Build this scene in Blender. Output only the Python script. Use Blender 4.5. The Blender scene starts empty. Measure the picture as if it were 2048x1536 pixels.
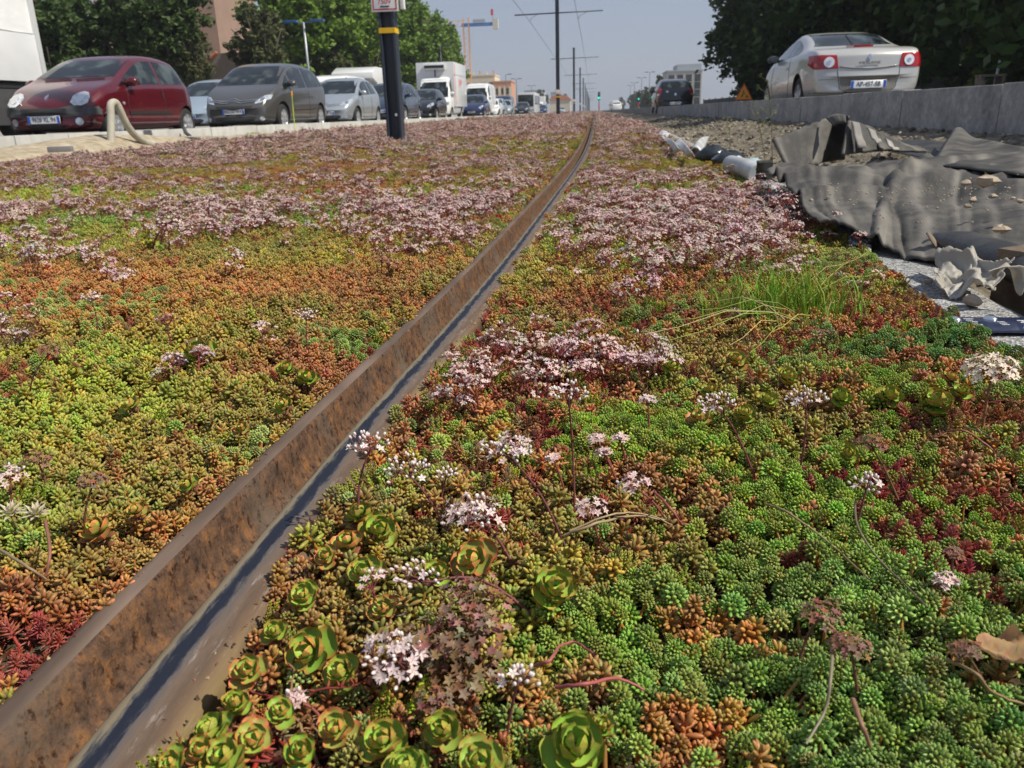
import bpy, bmesh, math, random
import numpy as np
from math import sin, cos, pi, radians, sqrt, atan2
from mathutils import Vector, Matrix
from mathutils.bvhtree import BVHTree
random.seed(7); rng = np.random.default_rng(7)
SC = bpy.context.scene; COL = SC.collection

# ------------------------------------------------------------------ camera
PITCH, YAW, ROLL, FPX = radians(18.6716), radians(6.0784), .031, 1600.
CAM = np.array([0, 0, .36])
_f = np.array([-sin(YAW)*cos(PITCH), cos(YAW)*cos(PITCH), -sin(PITCH)])
_r = np.array([cos(YAW), sin(YAW), 0.]); _u = np.cross(_r, _f)
_R = _r*cos(ROLL)-_u*sin(ROLL); _U = _u*cos(ROLL)+_r*sin(ROLL)
cd = bpy.data.cameras.new('camera'); cam = bpy.data.objects.new('camera', cd); COL.objects.link(cam)
cam.matrix_world = Matrix(((_R[0], _U[0], -_f[0], CAM[0]), (_R[1], _U[1], -_f[1], CAM[1]), (_R[2], _U[2], -_f[2], CAM[2]), (0, 0, 0, 1)))
cd.sensor_width = 36; cd.lens = 36*FPX/2048; cd.clip_start = .02; cd.clip_end = 4000
cd.dof.use_dof = True; cd.dof.focus_distance = .95; cd.dof.aperture_fstop = 16
SC.camera = cam
SC.render.resolution_x, SC.render.resolution_y = 1024, 768

# ------------------------------------------------------------------ sky and sun
SUN_EL, SUN_AZ = radians(50), radians(104)      # azimuth clockwise from +Y (the direction of the track)
w = bpy.data.worlds.new('World'); SC.world = w; w.use_nodes = True
nt = w.node_tree; bg = nt.nodes['Background']
sky = nt.nodes.new('ShaderNodeTexSky'); sky.sky_type = 'NISHITA'; sky.sun_disc = False
sky.sun_elevation = SUN_EL; sky.sun_rotation = SUN_AZ; sky.air_density = 1.0; sky.dust_density = .9; sky.ozone_density = 2.5
hz = nt.nodes.new('ShaderNodeMix'); hz.data_type = 'RGBA'; hz.inputs['Factor'].default_value = .72; hz.inputs[7].default_value = (4.2, 4.85, 6.5, 1)   # thin summer haze evens the sky out
nt.links.new(sky.outputs[0], hz.inputs[6]); nt.links.new(hz.outputs[2], bg.inputs[0]); bg.inputs[1].default_value = .068
sd = bpy.data.lights.new('sun', 'SUN'); sd.energy = 4.8; sd.angle = radians(.5); sd.color = (1, .935, .80)
so = bpy.data.objects.new('sun', sd); COL.objects.link(so)
_s = Vector((sin(SUN_AZ)*cos(SUN_EL), cos(SUN_AZ)*cos(SUN_EL), sin(SUN_EL)))
so.rotation_euler = _s.to_track_quat('Z', 'Y').to_euler(); so.location = (0, 0, 30)
SC.view_settings.view_transform = 'Standard'; SC.view_settings.look = 'None'; SC.view_settings.exposure = .34; SC.view_settings.gamma = 1
SC.cycles.max_bounces = 5; SC.cycles.diffuse_bounces = 2; SC.cycles.glossy_bounces = 3; SC.cycles.transmission_bounces = 3

def _ray(px, py): return _f*FPX+_R*(px-1024)-_U*(py-768)
def G(px, py, z=0.):
    d = _ray(px, py); return CAM+d*((z-CAM[2])/d[2])
def DY(px, py, Y):
    d = _ray(px, py); return CAM+d*(Y/d[1])
def DX(px, py, x):
    d = _ray(px, py); return CAM+d*(x/d[0])
_RX = np.array([-3, 0, .49, .93, 1.6, 2.3, 3.4, 5.4, 7.7, 11, 14, 30, 400.]); _RV = np.array([-.32, -.30, -.289, -.275, -.232, -.205, -.175, -.112, -.06, -.025, -.01, 0, 0])
def rail_x(Y):
    Y = np.asarray(Y, float); return sum(np.interp(Y+d*np.clip(Y, .5, 12), _RX, _RV) for d in (-.3, -.15, 0, .15, .3))/5

# ------------------------------------------------------------------ objects
def link(o, parent=None, loc=None, rz=None):
    COL.objects.link(o)
    if parent is not None: o.parent = parent
    if loc is not None: o.location = loc
    if rz is not None: o.rotation_euler = (0, 0, rz)
    return o
def tag(o, label=None, cat=None, group=None, kind=None):
    if label: o['label'] = label
    if cat: o['category'] = cat
    if group: o['group'] = group
    if kind: o['kind'] = kind
    return o
ORD = ['nearest', 'second', 'third', 'fourth', 'fifth', 'sixth', 'seventh', 'eighth', 'ninth', 'tenth', 'eleventh', 'twelfth', 'thirteenth', 'fourteenth', 'fifteenth', 'sixteenth', 'seventeenth']
def thing(name, label, cat, loc=(0, 0, 0), rz=0, group=None):
    o = bpy.data.objects.new(name, None); o.empty_display_size = .1
    link(o, None, loc, rz); return tag(o, label, cat, group)
def copy_tree(o, parent=None):
    c = o.copy(); COL.objects.link(c)
    if parent is not None:
        c.parent = parent
    for ch in list(o.children): copy_tree(ch, c)
    return c
class MB:
    def __init__(s): s.v = []; s.f = []; s.m = []; s.c = None
    def add(s, vs, fs, mi=0):
        b = len(s.v); s.v.extend([tuple(map(float, p)) for p in vs]); s.f.extend([tuple(b+i for i in f) for f in fs]); s.m.extend([mi]*len(fs)); return s
    def box(s, x0, x1, y0, y1, z0, z1, mi=0, rot=None):
        vs = [(x, y, z) for z in (z0, z1) for y in (y0, y1) for x in (x0, x1)]
        if rot is not None: vs = [rot@Vector(p) for p in vs]
        return s.add(vs, [(0, 2, 3, 1), (4, 5, 7, 6), (0, 1, 5, 4), (2, 6, 7, 3), (0, 4, 6, 2), (1, 3, 7, 5)], mi)
    def prism(s, pts, vec, mi=0):
        n = len(pts); v = Vector(vec); a = [Vector(p) for p in pts]
        return s.add(a+[p+v for p in a], [tuple(range(n))[::-1], tuple(range(n, 2*n))]+[(i, (i+1) % n, (i+1) % n+n, i+n) for i in range(n)], mi)
    def tube(s, pts, rad, n=8, mi=0, cap=True, flat=1.):
        pts = [Vector(p) for p in pts]; N = len(pts)
        rad = rad if hasattr(rad, '__len__') else [rad]*N
        vs = []; ref = Vector((0, 0, 1)); t0 = (pts[1]-pts[0]).normalized()
        if abs(t0.dot(ref)) > .9: ref = Vector((1, 0, 0))
        x = t0.cross(ref).normalized()
        for i, p in enumerate(pts):
            t = (pts[min(i+1, N-1)]-pts[max(i-1, 0)]).normalized()
            x = (x-t*x.dot(t)).normalized(); y = t.cross(x)
            for k in range(n):
                a = 2*pi*k/n; vs.append(p+(x*cos(a)+y*sin(a)*flat)*rad[i])
        fs = [(i*n+k, i*n+(k+1) % n, (i+1)*n+(k+1) % n, (i+1)*n+k) for i in range(N-1) for k in range(n)]
        if cap: fs += [tuple(range(n))[::-1], tuple(range((N-1)*n, N*n))]
        return s.add(vs, fs, mi)
    def cyl(s, p0, p1, r0, r1=None, n=16, mi=0):
        return s.tube([p0, p1], [r0, r0 if r1 is None else r1], n, mi)
    def lathe(s, prof, n=24, mi=0, axis='z', c=(0, 0, 0)):
        vs = []
        for r, h in prof:
            for k in range(n):
                a = 2*pi*k/n
                p = (r*cos(a), r*sin(a), h) if axis == 'z' else ((r*cos(a), h, r*sin(a)) if axis == 'y' else (h, r*cos(a), r*sin(a)))
                vs.append((p[0]+c[0], p[1]+c[1], p[2]+c[2]))
        m = len(prof)
        return s.add(vs, [(i*n+k, i*n+(k+1) % n, (i+1)*n+(k+1) % n, (i+1)*n+k) for i in range(m-1) for k in range(n)], mi)
    def grid(s, P, mi=0, close=False):
        n, m = len(P), len(P[0]); vs = [p for row in P for p in row]
        mm = m if close else m-1
        return s.add(vs, [(i*m+j, i*m+(j+1) % m, (i+1)*m+(j+1) % m, (i+1)*m+j) for i in range(n-1) for j in range(mm)], mi)
    def ball(s, c, r, n=10, mi=0, j=0.):
        rx, ry, rz = r if hasattr(r, '__len__') else (r, r, r); P = []
        for i in range(n//2+1):
            t = pi*i/(n//2)
            P.append([(c[0]+rx*sin(t)*cos(2*pi*k/n)*(1+random.uniform(-j, j)), c[1]+ry*sin(t)*sin(2*pi*k/n)*(1+random.uniform(-j, j)), c[2]+rz*cos(t)*(1+random.uniform(-j, j))) for k in range(n)])
        return s.grid(P, mi, True)
    def mesh(s, name, mats, smooth=False, fix=True):
        me = bpy.data.meshes.new(name); me.from_pydata(s.v, [], s.f)
        for m in (mats if isinstance(mats, (list, tuple)) else [mats]): me.materials.append(m)
        if any(s.m): me.polygons.foreach_set('material_index', s.m)
        if s.c is not None:
            ca = me.color_attributes.new('shade', 'FLOAT_COLOR', 'POINT'); ca.data.foreach_set('color', np.array(s.c, dtype=np.float32).ravel())
        if fix:
            bm = bmesh.new(); bm.from_mesh(me); bmesh.ops.recalc_face_normals(bm, faces=bm.faces); bm.to_mesh(me); bm.free()
        if smooth is True: me.shade_smooth()
        elif smooth:
            me.shade_smooth()
            try: me.set_sharp_from_angle(angle=radians(smooth))
            except Exception: pass
        me.update(); return me
    def build(s, name, mats, parent=None, smooth=False, bevel=0, seg=2, loc=None, rz=None, fix=True):
        me = s.mesh(name, mats, smooth, fix)
        if bevel:
            bm = bmesh.new(); bm.from_mesh(me)
            es = [e for e in bm.edges if len(e.link_faces) == 2 and e.calc_face_angle(0) > .5]
            bmesh.ops.bevel(bm, geom=es, offset=bevel, segments=seg, affect='EDGES', profile=.7); bm.to_mesh(me); bm.free(); me.shade_smooth()
            try: me.set_sharp_from_angle(angle=radians(45))
            except Exception: pass
        return link(bpy.data.objects.new(name, me), parent, loc, rz)
def text_mesh(name, s, size, m, parent, mat4, extrude=.001, sx=1.):
    cu = bpy.data.curves.new(name, 'FONT'); cu.body = s; cu.size = size; cu.extrude = extrude; cu.align_x = 'CENTER'; cu.align_y = 'CENTER'
    o = bpy.data.objects.new(name, cu); COL.objects.link(o); dg = bpy.context.evaluated_depsgraph_get()
    me = bpy.data.meshes.new_from_object(o.evaluated_get(dg)); bpy.data.objects.remove(o)
    me.transform(Matrix.Diagonal((sx, 1, 1, 1))); me.transform(mat4); me.materials.clear(); me.materials.append(m)
    return link(bpy.data.objects.new(name, me), parent)

# ------------------------------------------------------------------ materials
def new_mat(name):
    m = bpy.data.materials.new(name); m.use_nodes = True; return m, m.node_tree, m.node_tree.nodes['Principled BSDF']
def N(nt, t, **kw):
    n = nt.nodes.new(t)
    for k, v in kw.items():
        if k.startswith('i_'): n.inputs[k[2:].replace('_', ' ')].default_value = v
        else: setattr(n, k, v)
    return n
def pmat(name, col, rough=.6, metal=0, var=.15, scale=8, bump=0, bscale=40, coat=0, spec=.5, col2=None, mixs=3, thr=(.4, .6), emit=None, obj_space=True, detail=5):
    m, nt, b = new_mat(name); L = nt.links.new
    b.inputs['Roughness'].default_value = rough; b.inputs['Metallic'].default_value = metal; b.inputs['Specular IOR Level'].default_value = spec
    b.inputs['Coat Weight'].default_value = coat; b.inputs['Coat Roughness'].default_value = .04
    tc = N(nt, 'ShaderNodeTexCoord'); src = tc.outputs['Object']
    n1 = N(nt, 'ShaderNodeTexNoise'); n1.inputs['Scale'].default_value = scale; n1.inputs['Detail'].default_value = detail; L(src, n1.inputs['Vector'])
    hsv = N(nt, 'ShaderNodeMapRange'); hsv.inputs['From Min'].default_value = .25; hsv.inputs['From Max'].default_value = .75
    hsv.inputs['To Min'].default_value = 1-var; hsv.inputs['To Max'].default_value = 1+var; L(n1.outputs['Fac'], hsv.inputs['Value'])
    mul = N(nt, 'ShaderNodeMix', data_type='RGBA', blend_type='MULTIPLY'); mul.inputs['Factor'].default_value = 1
    if col2 is not None:
        n2 = N(nt, 'ShaderNodeTexNoise'); n2.inputs['Scale'].default_value = mixs; n2.inputs['Detail'].default_value = 8; L(src, n2.inputs['Vector'])
        mr = N(nt, 'ShaderNodeMapRange'); mr.inputs['From Min'].default_value = thr[0]; mr.inputs['From Max'].default_value = thr[1]; L(n2.outputs['Fac'], mr.inputs['Value'])
        mx = N(nt, 'ShaderNodeMix', data_type='RGBA'); mx.inputs[6].default_value = (*col, 1); mx.inputs[7].default_value = (*col2, 1); L(mr.outputs[0], mx.inputs['Factor']); L(mx.outputs[2], mul.inputs[6])
    else: mul.inputs[6].default_value = (*col, 1)
    L(hsv.outputs[0], mul.inputs[7]); L(mul.outputs[2], b.inputs['Base Color'])
    if bump:
        n3 = N(nt, 'ShaderNodeTexNoise'); n3.inputs['Scale'].default_value = bscale; n3.inputs['Detail'].default_value = 6; L(src, n3.inputs['Vector'])
        bp = N(nt, 'ShaderNodeBump'); bp.inputs['Strength'].default_value = min(1, bump); bp.inputs['Distance'].default_value = .3/bscale; L(n3.outputs['Fac'], bp.inputs['Height']); L(bp.outputs[0], b.inputs['Normal'])
    if emit: b.inputs['Emission Color'].default_value = (*emit[:3], 1); b.inputs['Emission Strength'].default_value = emit[3]
    return m
M = {}
M['glass'] = pmat('dark_glass', (.008, .012, .014), .03, 0, .5, 2.2, spec=.45, col2=(.05, .065, .065), mixs=2.6, thr=(.5, .62))
M['glass2'] = pmat('tinted_glass', (.03, .06, .055), .05, 0, .5, 1.5, spec=.8)
M['tyre'] = pmat('tyre_rubber', (.015, .015, .016), .85, 0, .3, 20)
M['rim'] = pmat('rim_alloy', (.55, .56, .58), .35, .7, .1, 9)
M['black'] = pmat('black_plastic', (.02, .02, .022), .55, 0, .2, 10)
M['dkgrey'] = pmat('dark_grey_plastic', (.06, .062, .066), .5, 0, .2, 10)
M['lamp'] = pmat('headlight_glass', (.62, .66, .70), .12, .55, .35, 14, coat=1)
M['red'] = pmat('red_lens', (.32, .008, .012), .15, 0, .2, 12, coat=.6)
M['chrome'] = pmat('chrome', (.75, .76, .78), .15, 1, .05, 5)
M['plate'] = pmat('number_plate', (.78, .79, .80), .4, 0, .04, 9)
M['plateblue'] = pmat('plate_band', (.03, .12, .55), .4, 0, .05, 9)
M['ink'] = pmat('black_ink', (.02, .02, .025), .5, 0, .05, 9)
M['orange_lens'] = pmat('orange_lens', (.8, .25, .02), .2, 0, .1, 9)
M['white_paint'] = pmat('white_vehicle_paint', (.78, .79, .79), .3, 0, .05, 1.5, coat=.5)
M['steel'] = pmat('galvanised_steel', (.36, .38, .40), .45, .4, .12, 6)
M['pole'] = pmat('dark_blue_grey_pole_paint', (.035, .045, .065), .45, 0, .15, 4, bump=.1, bscale=20)
M['mast'] = pmat('distant_mast_paint', (.06, .075, .095), .5, 0, .1, 4)
# ================================================================== the ground
def sst(a, b, x):
    t = np.clip((np.asarray(x, float)-a)/(b-a), 0, 1); return t*t*(3-2*t)
_h = rng.random((64, 64))
def vn(x, y, s=1., o=0):                       # value noise
    x = np.asarray(x, float)*s+o*7.3+100; y = np.asarray(y, float)*s+o*3.1+100
    i, j = np.floor(x).astype(int), np.floor(y).astype(int); fx, fy = x-i, y-j; fx = fx*fx*(3-2*fx); fy = fy*fy*(3-2*fy)
    a = _h[i % 64, j % 64]; b = _h[(i+1) % 64, j % 64]; c = _h[i % 64, (j+1) % 64]; d = _h[(i+1) % 64, (j+1) % 64]
    return (a*(1-fx)+b*fx)*(1-fy)+(c*(1-fx)+d*fx)*fy
def fbm(x, y, s=1., o=0, n=4):
    return sum(vn(x, y, s*2**k, o+k)/2**k for k in range(n))/sum(1/2**k for k in range(n))
XKL, XKR = -6.6, 2.9                            # the kerbs of the left and of the right road
ZRL, ZRR = .08, .16                             # their road surfaces
def border_x(y): return np.interp(y, [0, 1.6, 3.2, 50], [.89, .88, .96, .95])+rail_x(y)
def field_z(x, y): return .05*sst(6, 13, y)+.045*sst(-1.2, -5, x)
def left_edge(y): return -5.35-.25*np.sin(np.asarray(y)*.7)*.5-.15*np.sin(np.asarray(y)*1.9)
def terr(x, y):
    x = np.asarray(x, float); y = np.asarray(y, float); xb = border_x(y)
    z = field_z(x, y)-.022+.012*(fbm(x, y, 9)-.5)
    le = left_edge(y); sand = .125+.05*(fbm(x, y, 1.3, 5)-.5)+.015*(fbm(x, y, 9, 2)-.5)
    sand += .13*np.exp(-((y-9.8)/1.7)**2-((x+6.1)/.5)**2)+.03*(fbm(x, y, 3.5, 8)-.5)+.04*np.exp(-((y-12.2)/1.)**2-((x+6.1)/.4)**2)
    z = np.where(x < le, z+(sand-z)*sst(0, -.45, x-le), z)
    rx = x-rail_x(y); z = z-.1*sst(-.112, -.098, rx)*(1-sst(.028, .042, rx))
    d = x-xb-.115
    bot = -.17+.05*(fbm(x, y, 2.2, 9)-.5)+.12*sst(9, 16, y)
    bank = .115+.05*(fbm(x, y, 1.4, 3)-.5)
    t = np.clip((x-1.75-.18*(vn(y, y*0, .9)-.5))/(2.75-1.75), 0, 1)
    tr = bot+(bank-bot)*(t*.55+.45*t*t*(3-2*t))+.07*(fbm(x, y, 5, 1)-.5)+.05*(fbm(x, y, 16, 4)-.5)
    z = np.where(d > 0, z*(1-sst(0, .06, d))+tr*sst(0, .06, d), z)
    z = np.where((x > xb-.01) & (d < 0), -.05, z)
    z = np.where(x > XKR+.05, ZRR-.03, z); z = np.where(x < XKL-.05, ZRL-.03, z)
    z = np.where(x > 11.2, .2, z); z = np.where(x < -14.6, .14, z)
    return z
soil = pmat('dark_soil', (.045, .032, .02), .95, 0, .35, 30, bump=.8, bscale=60, col2=(.07, .06, .025), mixs=14)
def soil_material():
    m, nt, b = new_mat('soil_and_sand'); L = nt.links.new; b.inputs['Roughness'].default_value = .95; b.inputs['Specular IOR Level'].default_value = .15
    at = N(nt, 'ShaderNodeAttribute', attribute_name='shade'); sp = N(nt, 'ShaderNodeSeparateColor'); L(at.outputs['Color'], sp.inputs[0])
    tc = N(nt, 'ShaderNodeTexCoord')
    def noise(s, d=6):
        n = N(nt, 'ShaderNodeTexNoise'); n.inputs['Scale'].default_value = s; n.inputs['Detail'].default_value = d; L(tc.outputs['Object'], n.inputs['Vector']); return n
    def ramp(n, cs):
        r = N(nt, 'ShaderNodeValToRGB'); L(n.outputs['Fac'], r.inputs[0]); e = r.color_ramp.elements
        e[0].position, e[0].color = cs[0][0], (*cs[0][1], 1); e[1].position, e[1].color = cs[-1][0], (*cs[-1][1], 1)
        for p, c in cs[1:-1]: q = e.new(p); q.color = (*c, 1)
        return r
    a = ramp(noise(22), [(.3, (.03, .022, .012)), (.5, (.075, .055, .03)), (.7, (.10, .075, .05))])
    s = ramp(noise(9, 9), [(.3, (.22, .18, .125)), (.5, (.34, .285, .205)), (.72, (.46, .40, .31))])
    e = ramp(noise(16, 9), [(.28, (.07, .059, .044)), (.45, (.13, .112, .085)), (.6, (.20, .173, .132)), (.75, (.38, .335, .265))])
    m1 = N(nt, 'ShaderNodeMix', data_type='RGBA'); L(sp.outputs[0], m1.inputs['Factor']); L(a.outputs[0], m1.inputs[6]); L(s.outputs[0], m1.inputs[7])
    m2 = N(nt, 'ShaderNodeMix', data_type='RGBA'); L(sp.outputs[1], m2.inputs['Factor']); L(m1.outputs[2], m2.inputs[6]); L(e.outputs[0], m2.inputs[7])
    L(m2.outputs[2], b.inputs['Base Color'])
    bp = N(nt, 'ShaderNodeBump'); bp.inputs['Strength'].default_value = .9; bp.inputs['Distance'].default_value = .012; L(noise(45, 8).outputs['Fac'], bp.inputs['Height']); L(bp.outputs[0], b.inputs['Normal'])
    return m
def axis(parts):
    out = []
    for a, b, s in parts: out += list(np.arange(a, b, s))
    return np.array(out+[parts[-1][1]])
xs = axis([(-900, -60, 120), (-60, -14.8, 6), (-14.8, -6.9, 1.3), (-6.9, -6.45, .06), (-6.45, -4.6, .09), (-4.6, -.6, .2), (-.6, .14, .02), (.14, .5, .06), (.5, 2.72, .035), (2.72, 3.0, .035), (3.0, 11, 1.6), (11, 11.4, .2), (11.4, 60, 6), (60, 900, 120)])
ys = axis([(-6, 0, .6), (0, 7, .045), (7, 16, .1), (16, 40, .5), (40, 120, 4), (120, 400, 40), (400, 1600, 200)])
XX, YY = np.meshgrid(xs, ys); ZZ = terr(XX, YY)
g = MB(); g.grid([[(XX[i, j], YY[i, j], ZZ[i, j]) for j in range(len(xs))] for i in range(len(ys))])
sandm = np.where((XX < left_edge(YY)+.1*(fbm(XX, YY, 5)-.5)) , 1., 0.); bankm = np.where(XX > border_x(YY)+.12, 1., 0.)
sh = np.zeros((XX.size, 4)); sh[:, 0] = sandm.ravel(); sh[:, 1] = bankm.ravel(); sh[:, 3] = 1; g.c = sh
o = g.build('ground', soil_material(), smooth=True, fix=False); tag(o, kind='structure')

asph = pmat('asphalt', (.075, .073, .07), .85, 0, .25, 2.5, bump=.5, bscale=90, col2=(.055, .053, .052), mixs=.6)
pave = pmat('concrete_paving', (.26, .25, .235), .9, 0, .12, 3, bump=.3, bscale=50)
paint = pmat('road_marking_paint', (.72, .72, .70), .7, 0, .15, 9)
o = MB().box(-14.4, XKL-.16, -6, 900, ZRL-.05, ZRL).build('left_road', asph); tag(o, kind='structure')
o = MB().box(XKR+.16, 11.2, -6, 900, ZRR-.05, ZRR).build('right_road', asph); tag(o, kind='structure')
b = MB()
for y in np.arange(-4, 300, 4.5): b.box(-10.18, -10.05, y, y+1.5, ZRL+.002, ZRL+.005)
b.box(-7.05, -6.93, -6, 600, ZRL+.002, ZRL+.005)
for y in np.arange(-4, 300, 4.5): b.box(6.55, 6.68, y, y+1.5, ZRR+.002, ZRR+.005)
tag(b.build('lane_markings', paint), kind='structure')
o = MB().box(-22, -14.4, -6, 900, .05, .22).build('left_pavement', pave, bevel=.01); tag(o, kind='structure')
o = MB().box(11.2, 18, -6, 900, .1, .30).build('right_pavement', pave, bevel=.01); tag(o, kind='structure')

conc = pmat('pale_concrete', (.46, .46, .45), .88, 0, .12, 5, bump=.35, bscale=60, col2=(.38, .38, .37), mixs=2.2)
gran = pmat('grey_granite_kerb', (.31, .31, .305), .85, 0, .28, 26, bump=.7, bscale=45, col2=(.20, .20, .205), mixs=4, thr=(.40, .66))
def kerb(name, x0, x1, z0, z1, L0, m, y0, y1, jit, label):
    b = MB(); y = y0; k = 0
    while y < y1:
        n = L0*(1 if y < 60 else 6); dx, dz = random.uniform(-jit, jit), random.uniform(-jit, jit)
        bw = MB(); bb = b.box(x0+dx, x1+dx, y+.008, y+n-.008, z0, z1+dz); y += n; k += 1
    o = b.build(name, m, bevel=.012, seg=2); tag(o, kind='structure'); return o
kerb('left_kerb', XKL-.16, XKL, -.1, .285, 1.0, conc, -4, 500, .003, '')
kerb('right_kerb', XKR, XKR+.18, -.1, .458, 1.95, gran, -3.35, 420, .006, '')
# granite border between the planting and the trench
def aggregate():
    m, nt, b = new_mat('speckled_aggregate'); L = nt.links.new; b.inputs['Roughness'].default_value = .8
    tc = N(nt, 'ShaderNodeTexCoord'); v = N(nt, 'ShaderNodeTexVoronoi'); v.inputs['Scale'].default_value = 260; L(tc.outputs['Object'], v.inputs['Vector'])
    sp = N(nt, 'ShaderNodeSeparateColor'); L(v.outputs['Color'], sp.inputs[0]); r = N(nt, 'ShaderNodeValToRGB'); L(sp.outputs[0], r.inputs[0]); e = r.color_ramp.elements
    e[0].color = (.07, .07, .075, 1); e[1].color = (.52, .51, .49, 1); q = e.new(.4); q.color = (.20, .205, .21, 1); q = e.new(.65); q.color = (.31, .31, .305, 1)
    n = N(nt, 'ShaderNodeTexNoise'); n.inputs['Scale'].default_value = 6; L(tc.outputs['Object'], n.inputs['Vector'])
    mr = N(nt, 'ShaderNodeMapRange'); mr.inputs['To Min'].default_value = .7; mr.inputs['To Max'].default_value = 1.15; L(n.outputs['Fac'], mr.inputs[0])
    mu = N(nt, 'ShaderNodeMix', data_type='RGBA', blend_type='MULTIPLY'); mu.inputs['Factor'].default_value = 1; L(r.outputs[0], mu.inputs[6]); L(mr.outputs[0], mu.inputs[7]); L(mu.outputs[2], b.inputs['Base Color'])
    bp = N(nt, 'ShaderNodeBump'); bp.inputs['Strength'].default_value = .8; bp.inputs['Distance'].default_value = .002; L(v.outputs['Distance'], bp.inputs['Height']); L(bp.outputs[0], b.inputs['Normal']); return m
M['agg'] = aggregate()
def strip(yv, prof, xf, zf):
    return [[(float(xf(y))+u, y, float(zf(y))+z) for u, z in prof] for y in yv]
yb = axis([(-.6, 6, .04), (6, 16, .2), (16, 120, 3)])
b = MB(); b.grid(strip(yb, [(0, -.08), (0, -.006), (.004, 0), (.03, .001), (.07, .001), (.095, .001), (.116, 0), (.121, -.006), (.121, -.3)], border_x, lambda y: field_z(.7, y)-.004))
for i, p in enumerate(b.v):
    b.v[i] = (p[0]+.004*(fbm(p[0]*3, p[1], 6)-.5), p[1], p[2]+.004*(fbm(p[0], p[1], 30)-.5))
o = b.build('stone_border', M['agg'], smooth=40); tag(o, kind='structure')

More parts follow.
